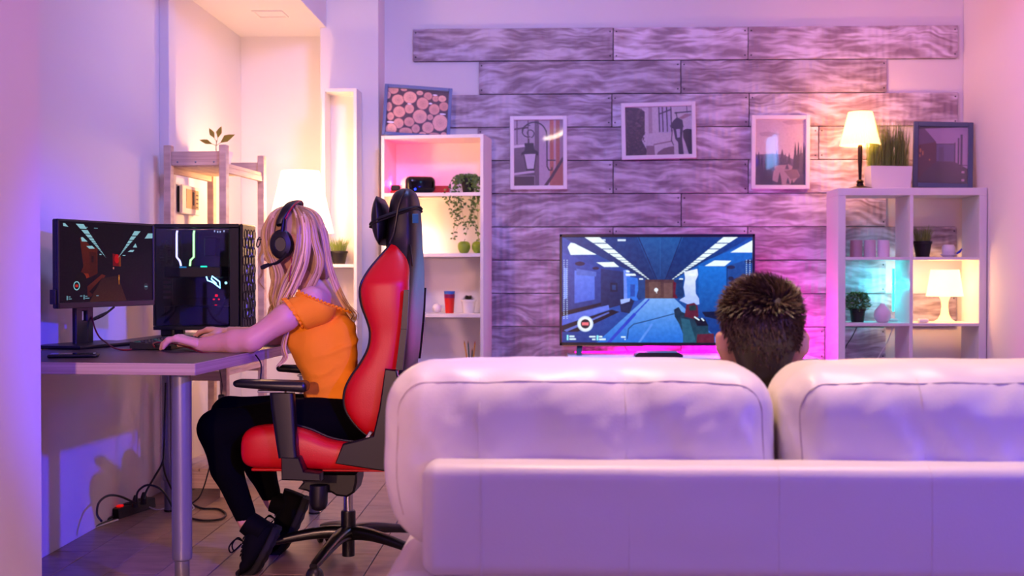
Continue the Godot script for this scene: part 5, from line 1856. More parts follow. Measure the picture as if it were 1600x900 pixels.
	var fc: Vector3 = P.call(252, 395, 0.03)
	for i in 24:
		var a0 := TAU * i / 24
		fn.box(fc + Vector3(0, sin(a0), cos(a0)) * 0.05, Vector3(0.02, 0.014, 0.012), 0.002, Basis(Vector3.RIGHT, a0))
	part("fan_ring", fn, m_black(), o)
	var cb := MB.new()
	cb.tube([P.call(352, 420, 0.06), P.call(356, 450, 0.07), P.call(335, 490, 0.08), P.call(318, 505, 0.085)], [0.006], 8)
	part("inner_cable", cb, m_black(), o)
	# front: a dark plate with glowing hexagons where the fans show through
	put.call("front_panel", Vector3(w / 2 + 0.008, y0 + h / 2, -0.002), Vector3(0.014, h, dp - 0.012), black, 0.004)
	var hx := MB.new()
	hx.begin()
	var hexm := shared("hex_metal", Color(0.018, 0.016, 0.03), 0.5)
	for row in 11:
		for colm in 4:
			var cy := y0 + 0.03 + row * 0.0375
			var cz := -0.075 + colm * 0.043 + (0.0215 if row % 2 else 0.0)
			if cz > 0.08:
				continue
			var b := MB.new()
			var ring := []
			for i in 7:
				var a1 := PI / 6 + TAU * i / 6
				ring.append(Vector3(w / 2 + 0.016, cy + sin(a1) * 0.021, cz + cos(a1) * 0.021))
			b.tube(ring, [0.0016], 5)
			part("hexagon_grille", b, hexm, o)
	for i in 3:
		var fy: float = y0 + h * [0.22, 0.52, 0.80][i]
		for k in 9:
			var a2 := TAU * k / 9 + i
			var b := MB.new()
			b.box(Vector3(w / 2 + 0.0155, fy + sin(a2) * 0.045, cos(a2) * 0.05 - 0.01), Vector3(0.002, 0.018, 0.006), 0.0008, Basis(Vector3.RIGHT, a2))
			part("fan_light", b, glow(Color(0.50, 0.46, 1.0), 0.55 if k % 4 == 0 else 0.08), o)

func desk_things() -> void:
	# keyboard, long side along the desk edge
	var c := Vector3(-1.385, DESK_H, -4.345)
	var o := thing("keyboard", "black gaming keyboard with glowing keys under the woman's left hand", "keyboard", c, PI / 2 - 0.07)
	var b := MB.new()
	b.prism([Vector2(-0.075, 0.0), Vector2(0.075, 0.0), Vector2(0.075, 0.014), Vector2(-0.075, 0.027)], 0.44, Transform3D(Basis(Vector3(0, 0, 1), Vector3.UP, Vector3(-1, 0, 0)), Vector3(0, 0.001, 0)), 0.002)
	part("body", b, m_black(), o)
	for r in 5:
		var n := 15
		for k in n:
			if r == 4 and k > 3 and k < 9:
				continue
			var q := MB.new()
			q.box(Vector3(-0.2 + 0.0286 * k, 0.0255 - r * 0.0024, -0.055 + 0.025 * r), Vector3(0.022, 0.008, 0.019), 0.003)
			part("key", q, shared("key", Color(0.03, 0.03, 0.035), 0.5) if (k + r) % 5 else shared("key_lit", Color(0.02, 0.10, 0.10), 0.5, 0.0, {"emission_enabled": true, "emission": Color(0.0, 0.45, 0.42), "emission_energy_multiplier": 0.25}), o)
	var q2 := MB.new()
	q2.box(Vector3(-0.01, 0.0165, 0.045), Vector3(0.13, 0.008, 0.019), 0.003)
	part("space_bar", q2, shared("key", Color(0.03, 0.03, 0.035), 0.5), o)
	# mouse mat and mouse
	var mm := MB.new()
	mm.box(Vector3(-1.26, DESK_H + 0.0025, -4.73), Vector3(0.26, 0.003, 0.26), 0.001)
	tag(part("mouse_mat", mm, mat(Color(0.05, 0.07, 0.07), 0.85)), "dark mouse mat on the desk in front of the computer", "mouse mat")
	var mo := thing("mouse", "black computer mouse under the woman's right hand", "mouse", Vector3(-1.285, DESK_H + 0.0045, -4.66), 0.1)
	var m1 := MB.new()
	m1.soft_box(Vector3(0.118, 0.038, 0.064), 0.018, 3, 5, func(p: Vector3) -> Vector3: return Vector3(p.x, (p.y + 0.019) * (1.0 - 5.0 * (p.x + 0.01) * (p.x + 0.01) / 0.0118 * 0.12), p.z * (1.0 - 0.15 * cos(p.x * 40.0))))
	part("shell", m1, m_plastic(), mo)
	var m2 := MB.new()
	m2.lathe([Vector2(0, -0.004), Vector2(0.009, -0.004), Vector2(0.009, 0.004), Vector2(0, 0.004)], 16, Transform3D(Basis(Vector3.RIGHT, PI / 2), Vector3(-0.032, 0.031, 0)))
	part("wheel", m2, m_black(), mo)

func floor_line(pts: Array, n: int) -> Array:                  # [px, py, height] triples
	var out := []
	for p in pts:
		out.append(ground(p[0], p[1], p[2]))
	return spline(out, n)

func cables() -> void:
	# multi-socket strip on the floor by the wall
	var a := ground(172, 815, 0.0)
	var e := ground(226, 797, 0.0)
	var ax := (e - a).normalized()
	var cen := (a + e) / 2
	var o := thing("power_strip", "black power strip with a lit red switch on the floor under the desk", "power strip", cen)
	o.basis = Basis(ax, Vector3.UP, ax.cross(Vector3.UP))
	var ln := (e - a).length() + 0.02
	var b := MB.new()
	b.prism([Vector2(-0.027, 0), Vector2(0.027, 0), Vector2(0.023, 0.042), Vector2(-0.023, 0.042)], ln, Transform3D(Basis(Vector3(0, 0, -1), Vector3.UP, Vector3(1, 0, 0)), Vector3(0, 0.001, 0)), 0.004)
	part("body", b, m_black(), o)
	var s := MB.new()
	s.box(Vector3(-ln * 0.34, 0.046, 0), Vector3(0.028, 0.010, 0.02), 0.003)
	part("switch", s, glow(Color(0.9, 0.05, 0.04), 0.8), o)
	for i in 3:
		var k := MB.new()
		k.lathe([Vector2(0, 0.043), Vector2(0.019, 0.043), Vector2(0.019, 0.047), Vector2(0.016, 0.047), Vector2(0.015, 0.044), Vector2(0, 0.044)], 18, Transform3D(Basis(), Vector3(-ln * 0.12 + i * 0.05, 0, 0)))
		part("socket", k, m_plastic(), o)
	for q in [[204, 797], [217, 792]]:
		var g := ground(q[0], q[1], 0.043)
		var k2 := MB.new()
		k2.tube([g + Vector3(0, 0.0, 0), g + Vector3(0, 0.03, 0), g + Vector3(0, 0.05, 0)], [0.014, 0.013, 0.006], 10)
		tag(part("plug", k2, m_black()), "black plug in the power strip, %s" % ("near the red switch" if q[0] < 210 else "at the end farthest from the red switch"), "plug")
	var bl := m_black()
	cord("power_cable", floor_line([[42, 872, 0.006], [70, 850, 0.006], [92, 843, 0.006], [110, 836, 0.006], [140, 824, 0.006], [168, 812, 0.012]], 26), 0.0055, bl, "thick black cable running along the wall to the power strip")
	cord("power_cable", floor_line([[42, 876, 0.005], [62, 862, 0.005], [95, 848, 0.005], [130, 832, 0.005], [166, 817, 0.010]], 24), 0.005, bl, "black cable lying nearer the room beside the one to the power strip")
	cord("white_cable", floor_line([[42, 880, 0.004], [66, 864, 0.004], [92, 850, 0.004], [120, 836, 0.004], [160, 822, 0.004], [176, 817, 0.004]], 24), 0.004, m_white(), "white cable along the wall in front of the black ones")
	cord("loop_cable", px_line([[150, 819, 4.36], [143, 808, 4.42], [146, 790, 4.50], [160, 779, 4.60], [180, 780, 4.68], [204, 791, 4.72]], 26), 0.0045, bl, "black cable in a wide arch from the floor to the power strip")
	cord("loop_cable", px_line([[205, 787, 4.74], [208, 772, 4.74], [222, 762, 4.74], [240, 766, 4.72], [252, 778, 4.70], [262, 796, 4.68]], 26), 0.0045, bl, "black cable arching from the power strip to behind the front desk leg")
	cord("hanging_cable", px_line([[217, 785, 4.78], [222, 770, 4.82], [236, 746, 4.88], [247, 725, 4.92], [249, 700, 4.95], [250, 660, 4.97], [252, 600, 5.0]], 30), 0.0045, bl, "black cable rising from the power strip along the back desk leg")
	cord("hanging_cable", px_line([[247, 724, 4.92], [249, 736, 4.92], [252, 748, 4.95], [262, 770, 5.05]], 12), 0.004, bl, "short black cable branching down beside the back desk leg")
	cord("floor_cable", floor_line([[262, 800, 0.005], [288, 792, 0.005], [310, 799, 0.005], [335, 800, 0.005], [347, 808, 0.005], [338, 816, 0.005], [310, 818, 0.005], [286, 813, 0.005]], 34), 0.0045, bl, "black cable in a flat loop on the floor before the pine shelf")
	cord("hanging_cable", px_line([[290, 793, 4.95], [304, 782, 4.98], [312, 765, 5.0], [318, 745, 5.05], [324, 722, 5.1]], 18), 0.003, bl, "thin black cable slanting up from the floor towards the pine shelf")
	cord("white_cable", floor_line([[226, 797, 0.01], [240, 801, 0.004], [262, 797, 0.004], [284, 803, 0.004], [296, 799, 0.004], [292, 792, 0.02]], 26), 0.003, m_white(), "thin white cable curling on the floor behind the front desk leg")
	# red cable of the headset on the desk
	var red := shared("cable_red", Color(0.42, 0.02, 0.05), 0.45)
	cord("red_cable", px_line([[128, 484, 4.36], [135, 498, 4.34], [140, 515, 4.33], [147, 528, 4.31], [157, 536, 4.26], [170, 545, 4.12], [185, 548, 4.08], [198, 547, 4.09]], 34), 0.003, red, "red braided cable from the monitor's neck down to the keyboard")
	cord("red_cable", px_line([[234, 543, 4.085], [232, 538, 4.12], [244, 536, 4.16], [268, 539, 4.14], [290, 545, 4.05], [310, 552, 3.98], [330, 555, 3.95], [352, 556, 3.93]], 30), 0.003, red, "red braided cable across the keyboard front and past the woman's wrist")
	cord("headset_cable", px_line([[394, 556, 4.02], [402, 568, 4.00], [403, 580, 4.0], [402, 592, 3.99], [402, 610, 4.02]], 16), 0.0025, bl, "thin dark cable hanging from the desk edge by the woman's elbow")

# ------------------------------------------------------------------ the sofa and the man
func sofa() -> void:
	var lt := leather("sofa_leather", Color(0.88, 0.845, 0.82), 0.40)
	kept["sofa_leather"].rim_enabled = false
	var o := thing("sofa", "cream leather sofa seen from behind with two plump back cushions", "sofa", Vector3(0.42, 0, -2.7))
	var nz := noise(77, 7.0, 2)
	var add := func(called: String, cen: Vector3, size: Vector3, r: float, flats: int, shape: Callable) -> MeshInstance3D:
		var b := MB.new()
		b.soft_box(size, r, flats, 5, func(p: Vector3) -> Vector3: return cen + shape.call(p))
		return part(called, b, lt, o, true)
	# seat block and its front
	add.call("seat_base", Vector3(0.425, 0.28, -2.73), Vector3(1.51, 0.35, 1.06), 0.055, 14, func(p: Vector3) -> Vector3:
		return p + Vector3(0.045 * maxf(0.0, -p.y / 0.17) * signf(p.x) * (-1.0 if absf(p.x) > 0.5 else 0.0) * 0.2, 0.004 * nz.get_noise_3dv(p), 0))
	for s in [-1, 1]:
		add.call("seat_cushion", Vector3(0.425 + s * 0.37, 0.475, -2.98), Vector3(0.73, 0.14, 0.60), 0.05, 8, func(p: Vector3) -> Vector3:
			return p + Vector3(0, 0.012 * signf(p.y) * (1.0 - pow(p.x / 0.365, 2.0)), 0))
	# low back panel
	var pw := 1.40
	var pcen := Vector3(-0.243 + pw / 2, 0.561, -2.245)
	var pshape := func(p: Vector3) -> Vector3:
		return p + Vector3(0, 0, 0.004 * nz.get_noise_3dv(p * 0.8) + 0.006 * (1.0 - pow(p.x / (pw / 2), 4.0)) * signf(p.z))
	add.call("back_panel", pcen, Vector3(pw, 0.21, 0.10), 0.028, 22, pshape)
	var seam_m := shared("seam", Color(0.66, 0.60, 0.58), 0.6)
	for px in [752, 986, 1222, 1463]:
		var x := at(px, 800, 2.2).x - pcen.x
		var pts := []
		for i in 13:
			var y := lerpf(-0.10, 0.077, i / 12.0)
			pts.append(pcen + pshape.call(Vector3(x, y, 0.0502)))
		for i in 5:
			var a := (i + 1) / 5.0 * PI / 2
			pts.append(pcen + pshape.call(Vector3(x, 0.077 + 0.0282 * sin(a), 0.022 + 0.0282 * cos(a))))
		var sb := MB.new()
		sb.tube(pts, [0.0009], 5)
		part("seam", sb, lt, o, true)
	# back cushions
	for k in 2:
		var size := Vector3(0.770, 0.362, 0.285)
		var r := 0.085
		var cen := Vector3(0.0505 + 0.7775 * k, 0.650, -2.432)
		var sx := -1.0 if k == 0 else 1.0
		var shape := func(p: Vector3) -> Vector3:
			var h := size / 2
			var q := p
			var low := clampf(-p.y / h.y, 0.0, 1.0)
			if p.x * sx > 0.0:                                # the outer end draws in below
				q.x -= 0.055 * low * low * p.x / h.x
			q.z += (0.02 * (1.0 - pow(p.x / h.x, 2.0)) * (1.0 - pow(p.y / h.y, 2.0)) - 0.035 * low * low) * signf(p.z)
			q.z -= 0.036 * p.y / h.y
			q.y += 0.010 * (1.0 - pow(p.x / h.x, 4.0)) * maxf(0.0, p.y / h.y)
			var near_seam := exp(-pow((p.y - h.y * 0.55) / 0.05, 2.0)) * maxf(0.0, p.z / h.z)
			var ends := 0.25 + pow(absf(p.x) / h.x, 6.0)
			q.z += 0.0050 * near_seam * ends * sin(p.x * 190.0 + 6.0 * nz.get_noise_3dv(p))
			q += Vector3(0, 0.004, 0.006) * nz.get_noise_3dv(p + Vector3(3.0 * k, 0, 0))
			q.z += 0.009 * nz.get_noise_3dv(Vector3(p.x * 2.2 + p.y * 1.5, p.y * 0.5, 9.0 + k)) * maxf(0.0, p.z / h.z)
			return q
		add.call("back_cushion", cen, size, r, 26, shape)
		# piped seam round the back face
		var h := size / 2
		var pts := []
		var a := deg_to_rad(38)
		for i in 9:
			var y := lerpf(-h.y + r, h.y - r, i / 8.0)
			pts.append(Vector3(-(h.x - r) - r * sin(a), y, h.z - r + r * cos(a)))
		for i in range(1, 9):
			var t := PI / 2 * i / 9.0
			pts.append(Vector3(-(h.x - r) - r * sin(a) * cos(t), h.y - r + r * sin(a) * sin(t), h.z - r + r * cos(a)))
		for i in 41:
			pts.append(Vector3(lerpf(-(h.x - r), h.x - r, i / 40.0), h.y - r + r * sin(a), h.z - r + r * cos(a)))
		for i in range(1, 9):
			var t := PI / 2 * i / 9.0
			pts.append(Vector3((h.x - r) + r * sin(a) * sin(t), h.y - r + r * sin(a) * cos(t), h.z - r + r * cos(a)))
		for i in 9:
			var y := lerpf(h.y - r, -h.y + r, i / 8.0)
			pts.append(Vector3((h.x - r) + r * sin(a), y, h.z - r + r * cos(a)))
		var path := []
		for p in pts:
			path.append(cen + shape.call(p + Vector3(0, 0, 0.0004)))
		var sb := MB.new()
		sb.tube(path, [0.0012], 5)
		part("seam", sb, seam_m, o, true)
		for px in ([748, 981] if k == 0 else [1453, 1680]):
			var x := at(px, 660, 2.29).x - cen.x
			var p2 := []
			for i in 14:
				p2.append(cen + shape.call(Vector3(x, lerpf(-0.09, h.y - r, i / 13.0), h.z + 0.0002)))
			for i in 5:
				var t := a * 1.35 * (i + 1) / 5.0 * 0.9
				p2.append(cen + shape.call(Vector3(x, h.y - r + r * sin(t) , h.z - r + r * cos(t) + 0.0002)))
			var s2 := MB.new()
			s2.tube(p2, [0.0009], 5)
			part("seam", s2, lt, o, true)
	for q in [[-0.24, -2.32], [1.09, -2.32], [-0.24, -3.14], [1.09, -3.14]]:
		var f := MB.new()
		f.rod(Vector3(q[0], 0, q[1]), Vector3(q[0], 0.11, q[1]), 0.022, 14)
		part("leg", f, shared("steel", Color(0.62, 0.62, 0.65), 0.3, 0.9), o, true)

func m_skin() -> StandardMaterial3D:
	return shared("skin", Color(0.86, 0.64, 0.55), 0.5, 0.0, {"subsurf_scatter_enabled": true, "subsurf_scatter_strength": 0.12})

# A hand: palm from the wrist along fwd; down is the side the fingers curl to; out points to the thumb
func hand(f: Flesh, wrist: Vector3, fwd: Vector3, down: Vector3, out: Vector3, curl: Array, size := 1.0) -> void:
	fwd = fwd.normalized()
	down = (down - fwd * down.dot(fwd)).normalized()
	out = (out - fwd * out.dot(fwd) - down * out.dot(down)).normalized()
	var w := 0.019 * size
	for i in 4:                                               # palm, as four rays to the knuckles
		var s := (1.5 - i) * w
		f.bone(wrist + out * s * 0.55, wrist + fwd * (0.078 - 0.004 * absf(i - 1.2)) * size + out * s, 0.0135 * size, 0.0105 * size)
	var lens := [0.068, 0.076, 0.071, 0.056]
	for i in 4:
		var p := wrist + fwd * (0.078 - 0.004 * absf(i - 1.2)) * size + out * (1.5 - i) * w
		var dir := (fwd + out * (1.5 - i) * 0.05).normalized()
		var ang := 0.0
		for k in 3:
			ang += curl[k] * (1.0 + 0.08 * i)
			var d := (dir * cos(ang) + down * sin(ang)).normalized()
			var e: Vector3 = p + d * lens[i] * size * [0.46, 0.30, 0.24][k]
			f.bone(p, e, [0.0092, 0.0080, 0.0072][k] * size, [0.0080, 0.0072, 0.0058][k] * size)
			p = e
	var t := wrist + fwd * 0.022 * size + out * 0.022 * size + down * 0.004
	var t1 := t + (fwd * 0.55 + out * 0.75 + down * 0.25).normalized() * 0.036 * size
	var t2 := t1 + (fwd * 0.85 + out * 0.35 + down * 0.35).normalized() * 0.030 * size
	var t3 := t2 + (fwd * 0.95 + out * 0.05 + down * 0.40).normalized() * 0.024 * size
	f.chain([t, t1, t2, t3], [0.0135 * size, 0.0105 * size, 0.0088 * size, 0.0066 * size])

func man() -> void:
	var hd := at(1196, 520, 2.70)
	var o := thing("person", "man with short tousled dark brown hair sitting on the sofa, seen from behind", "person", Vector3(hd.x, 0, -2.9))
	var skin := m_skin()
	var x := hd.x
	var b := MB.new()
	var body := Flesh.new(Vector3(x - 0.42, 0.02, -3.65), Vector3(x + 0.42, 0.93, -2.55), 0.014, 0.011)
	body.bone(hd + Vector3(0, -0.05, -0.01), Vector3(x, 0.73, -2.74), 0.058, 0.066)
	body.bone(Vector3(x, 0.70, -2.76), Vector3(x, 0.56, -2.95), 0.10, 0.11, Vector3(1.5, 1, 1))
	for s in [-1, 1]:
		body.chain([Vector3(x + s * 0.04, 0.74, -2.75), Vector3(x + s * 0.18, 0.70, -2.78), Vector3(x + s * 0.24, 0.50, -2.95), Vector3(x + s * 0.11, 0.60, -3.14)], [0.05, 0.058, 0.042, 0.028])
		body.chain([Vector3(x + s * 0.09, 0.57, -2.95), Vector3(x + s * 0.13, 0.58, -3.38), Vector3(x + s * 0.12, 0.10, -3.42), Vector3(x + s * 0.13, 0.05, -3.58)], [0.085, 0.062, 0.04, 0.035])
	body.into(b)
	# head
	var f := Flesh.new(hd + Vector3(-0.115, -0.16, -0.15), hd + Vector3(0.115, 0.15, 0.13), 0.0045, 0.006)
	f.bone(hd + Vector3(0, 0.012, 0.015), hd + Vector3(0, 0.005, -0.035), 0.076, 0.074)
	f.bone(hd + Vector3(0, -0.06, -0.05), hd + Vector3(0, -0.085, -0.085), 0.055, 0.026)
	f.bone(hd + Vector3(0, -0.07, 0.0), hd + Vector3(0, -0.15, -0.005), 0.056, 0.058)
	f.bone(hd + Vector3(0, -0.005, -0.105), hd + Vector3(0, -0.035, -0.13), 0.010, 0.013)
	f.bone(hd + Vector3(-0.018, -0.064, -0.105), hd + Vector3(0.018, -0.064, -0.105), 0.009, 0.009)
	for s in [-1, 1]:
		f.bone(hd + Vector3(s * 0.03, 0.01, -0.098), hd + Vector3(s * 0.045, 0.01, -0.09), 0.012, 0.010)
		f.chain([hd + Vector3(s * 0.080, -0.015, -0.012), hd + Vector3(s * 0.090, -0.012, 0.004), hd + Vector3(s * 0.089, -0.036, 0.006), hd + Vector3(s * 0.080, -0.062, -0.006)], [0.010, 0.010, 0.0095, 0.008])
		f.bone(hd + Vector3(s * 0.076, -0.02, -0.008), hd + Vector3(s * 0.074, -0.05, -0.008), 0.016, 0.014)
	f.into(b)
	for s in [-1, 1]:
		var hf := Flesh.new(Vector3(x + s * 0.08 - 0.1, 0.52, -3.34), Vector3(x + s * 0.08 + 0.1, 0.72, -3.08), 0.004, 0.003)
		hand(hf, Vector3(x + s * 0.10, 0.605, -3.15), Vector3(-s * 0.25, 0.05, -1), Vector3(-s, -0.3, 0), Vector3(0, 1, 0), [0.4, 0.6, 0.4])
		hf.into(b)
	part("body", b, skin, o, true)
	# clothes
	var c := MB.new()
	var sh := Flesh.new(Vector3(x - 0.42, 0.40, -3.15), Vector3(x + 0.42, 0.88, -2.55), 0.014, 0.012)
	sh.bone(Vector3(x, 0.70, -2.76), Vector3(x, 0.55, -2.95), 0.112, 0.125, Vector3(1.5, 1, 1))
	for s in [-1, 1]:
		sh.chain([Vector3(x + s * 0.03, 0.735, -2.75), Vector3(x + s * 0.18, 0.70, -2.78), Vector3(x + s * 0.23, 0.55, -2.90)], [0.058, 0.07, 0.055])
	sh.into(c)
	part("shirt", c, shared("man_shirt", Color(0.20, 0.21, 0.26), 0.85), o, true)
	var tr := MB.new()
	var tf := Flesh.new(Vector3(x - 0.32, 0.08, -3.6), Vector3(x + 0.32, 0.74, -2.75), 0.014, 0.011)
	for s in [-1, 1]:
		tf.chain([Vector3(x + s * 0.08, 0.57, -2.95), Vector3(x + s * 0.13, 0.58, -3.38), Vector3(x + s * 0.12, 0.15, -3.42)], [0.10, 0.075, 0.055])
	tf.into(tr)
	part("trousers", tr, shared("man_trousers", Color(0.09, 0.10, 0.15), 0.9), o, true)
	# hair: a close cap and tousled locks
	var h := MB.new()
	h.tinted = true
	h.col = Color(0.035, 0.020, 0.013)
	var cap := Flesh.new(hd + Vector3(-0.13, -0.16, -0.12), hd + Vector3(0.13, 0.15, 0.14), 0.005, 0.006)
	cap.bone(hd + Vector3(0, 0.022, 0.018), hd + Vector3(0, 0.022, -0.03), 0.081, 0.078)
	cap.bone(hd + Vector3(0, -0.02, 0.022), hd + Vector3(0, -0.085, 0.022), 0.074, 0.054)
	cap.cuts.append([Vector3(0, -0.35, -0.94).normalized(), Vector3(0, -0.35, -0.94).normalized().dot(hd + Vector3(0, -0.01, -0.055))])
	cap.into(h)
	var whorl := Vector3(0.25, 0.62, 0.75).normalized()
	for i in 4600:
		var d := Vector3(rng.randfn(), rng.randfn() + 0.35, rng.randfn() + 0.4).normalized()
		if d.y < -0.93 or d.z < -0.75 + maxf(0.0, d.y) * 0.1 or (d.y < -0.35 and absf(d.x) > 0.80 - 0.5 * maxf(0.0, d.z)):
			continue
		var base := hd + Vector3(d.x * 0.080, 0.020 + d.y * 0.082, 0.005 + d.z * 0.092)
		if d.y < 0.0:
			base.x = hd.x + d.x * (0.081 + 0.016 * d.y)
			base.y = hd.y + 0.020 + d.y * 0.145
			base.z = hd.z + 0.012 + d.z * (0.086 + 0.02 * d.y)
		var flow := (d - whorl).normalized()
		var swirl := whorl.cross(d).normalized()
		var crown := smoothstep(-0.15, 0.75, d.y)
		var lift := lerpf(0.20, 0.80, crown)
		var dir := (flow * 0.75 + swirl * 0.45 + d * lift + Vector3(rng.randfn(), rng.randfn(), rng.randfn()) * 0.16 + Vector3(0, lerpf(-0.40, 0.40, crown), 0)).normalized()
		var ln := rng.randf_range(0.75, 1.15) * lerpf(0.020, 0.041, crown)
		h.col = Color(0.030, 0.017, 0.011).lerp(Color(0.135, 0.075, 0.036), pow(rng.randf(), 1.8))
		h.tube([base, base + dir * ln * 0.55 + d * 0.003, base + dir * ln - d * ln * 0.12], [0.0024, 0.0019, 0.0004], 4, 0.5, false)
	part("hair", h, shared("hair_dark", Color(1, 1, 1), 0.42, 0.0, {"vertex_color_use_as_albedo": true}), o, true)

# ------------------------------------------------------------------ the gaming chair
func oval(c: Vector3, ax: Vector3, ay: Vector3, n: int, e := 0.6) -> Array:       # a rounded ring; e below 1 squares it off
	var out := []
	for i in n:
		var a := TAU * i / n
		out.append(c + ax * signf(cos(a)) * pow(absf(cos(a)), e) + ay * signf(sin(a)) * pow(absf(sin(a)), e))
	return out

func smooth_rows(rows: Array, per: int) -> Array:              # spline through rows of numbers
	var out := []
	var n := rows.size() - 1
	for i in n * per + 1:
		var t := float(i) / per
		var k := mini(int(t), n - 1)
		var f := t - k
		var row := []
		for c in rows[0].size():
			row.append(cubic_interpolate(rows[k][c], rows[k + 1][c], rows[maxi(k - 1, 0)][c], rows[mini(k + 2, n)][c], f))
		out.append(row)
	return out

func gaming_chair() -> void:
	var zc := -4.2
	var hub := at(541, 880, 4.2)
	var o := thing("gaming_chair", "red and black high-backed gaming chair on a black star base with the woman in it", "chair", Vector3(hub.x, 0, zc))
	var red := leather("chair_red", Color(0.80, 0.010, 0.050), 0.44)
	var blk := leather("chair_black", Color(0.035, 0.033, 0.038), 0.42)
	var pl := m_plastic()
	# shell of the back
	var rows := smooth_rows([[294, 627, 640, 0.055], [300, 617, 647, 0.09], [315, 610, 652, 0.115], [350, 606, 655, 0.128], [380, 604, 656, 0.14], [410, 606, 657, 0.18], [440, 604, 657, 0.215], [480, 600, 655, 0.232], [515, 600, 652, 0.228], [560, 598, 648, 0.212], [600, 594, 640, 0.21], [650, 590, 630, 0.215], [692, 588, 618, 0.215]], 3)
	var rings := []
	for r in rows:
		var f := at(r[1], r[0], 4.2)
		var g := at(r[2], r[0], 4.2)
		rings.append(oval((f + g) / 2, (g - f) / 2, Vector3(0, 0, r[3]), 32, 0.62))
	var sb := MB.new()
	sb.crease = 0.5
	sb.loft(rings)
	part("back_shell", sb, blk, o, true)
	# side bolsters
	var brow := smooth_rows([[379, 603, 611, 0.012], [386, 599, 617, 0.022], [402, 587, 630, 0.034], [420, 574, 636, 0.042], [438, 565, 637, 0.046], [455, 561, 637, 0.048], [478, 564, 636, 0.048], [500, 572, 634, 0.045], [520, 577, 631, 0.042], [545, 574, 627, 0.042], [570, 561, 623, 0.044], [590, 547, 619, 0.046], [612, 537, 615, 0.048], [635, 536, 610, 0.048], [655, 545, 603, 0.046], [674, 561, 596, 0.036], [686, 576, 590, 0.018]], 3)
	for s in [1, -1]:
		var rr := []
		var edge := []
		for r in brow:
			var d := 3.985
			var narrow := 0.09 * clampf((440.0 - r[0]) / 60.0, 0.0, 1.0)
			var f := at(r[1], r[0], d)
			var g := at(r[2], r[0], d)
			var zz: float = zc + s * (-d - zc - narrow) * 1.0
			zz = zc + s * (absf(-d - zc) - narrow)
			f.z = zz
			g.z = zz
			rr.append(oval((f + g) / 2, (g - f) / 2, Vector3(0, 0, r[3]), 26, 0.72))
			edge.append(f + Vector3(-0.002, 0, s * r[3] * 0.25))
		var b := MB.new()
		b.crease = 0.5
		b.loft(rr)
		part("back_bolster", b, red, o, true)
		var pp := MB.new()
		pp.tube(edge, [0.0048], 8)
		part("piping", pp, blk, o, true)
		# dark insert and hinge plate along the rear edge
		var ins := MB.new()
		var poly := []
		for quad in [[[629, 453], [637, 453], [634, 515], [624, 515]], [[624, 515], [634, 515], [627, 580], [616, 580]]]:
			poly = []
			for q in quad:
				var v := at(q[0], q[1], 3.93)
				poly.append(Vector2(v.x, v.y))
			ins.prism(poly, 0.012, Transform3D(Basis(), Vector3(0, 0, zc + s * 0.268)), 0.0008)
		part("side_insert", ins, blk, o, true)
		var hp := MB.new()
		var p2 := []
		for q in [[599, 578], [617, 580], [621, 596], [616, 740], [602, 741], [520, 728], [532, 697], [560, 690], [580, 684], [590, 640]]:
			var v := at(q[0], q[1], 3.90)
			p2.append(Vector2(v.x, v.y))
		hp.prism(p2, 0.03, Transform3D(Basis(), Vector3(0, 0, zc + s * 0.290)), 0.005)
		part("hinge_cover", hp, pl, o, true)
		var lk := MB.new()
		lk.box(Vector3(at(573, 684, 3.93).x, at(573, 684, 3.93).y, zc + s * 0.272), Vector3(0.012, 0.035, 0.02), 0.002, Basis(Vector3.BACK, -0.6))
		part("hinge_steel", lk, shared("steel", Color(0.62, 0.62, 0.65), 0.3, 0.9), o, true)
		# seat bolster
		var srow := smooth_rows([[372, 697, 712, 0.02], [374, 684, 724, 0.035], [382, 674, 732, 0.045], [398, 668, 735, 0.05], [425, 666, 736, 0.05], [455, 670, 737, 0.05], [480, 677, 737, 0.048], [505, 688, 738, 0.046], [530, 694, 738, 0.044], [560, 697, 739, 0.04], [590, 698, 739, 0.034], [602, 704, 738, 0.02]], 3)
		var sr := []
		var se := []
		for r in srow:
			var t := at(r[0], r[1], 3.95)
			var u := at(r[0], r[2], 3.95)
			t.z = zc + s * 0.235
			u.z = t.z
			sr.append(oval((t + u) / 2, (t - u) / 2, Vector3(0, 0, r[3]), 24, 0.7))
			se.append(t + Vector3(0, 0.002, -s * r[3] * 0.35))
		var b2 := MB.new()
		b2.crease = 0.5
		b2.loft(sr)
		part("seat_bolster", b2, red, o, true)
		var sp := MB.new()
		sp.tube(se.slice(4, se.size() - 2), [0.0042], 8)
		part("piping", sp, blk, o, true)
		# arm: pad, post, bracket
		var px0 := at(365, 598, 3.92)
		var px1 := at(480, 604, 3.92)
		var ap := MB.new()
		var az: float = zc + s * 0.305
		var ln := px1.x - px0.x
		ap.soft_box(Vector3(ln, 0.030, 0.095), 0.014, 4, 4, func(p: Vector3) -> Vector3:
			var t := p.x / ln + 0.5
			return Vector3((px0.x + px1.x) / 2, lerpf(px0.y, px1.y, t) - 0.002, az) + Vector3(p.x, p.y * (0.75 + 0.45 * t), p.z * (0.80 + 0.2 * sin(t * PI))))
		part("arm_pad", ap, pl, o, true)
		var pm := MB.new()
		var plate := at(424, 612, 3.92)
		pm.box(Vector3(plate.x, plate.y, az), Vector3(0.09, 0.008, 0.05), 0.002)
		part("pad_plate", pm, shared("steel", Color(0.62, 0.62, 0.65), 0.3, 0.9), o, true)
		var po := MB.new()
		var pr := []
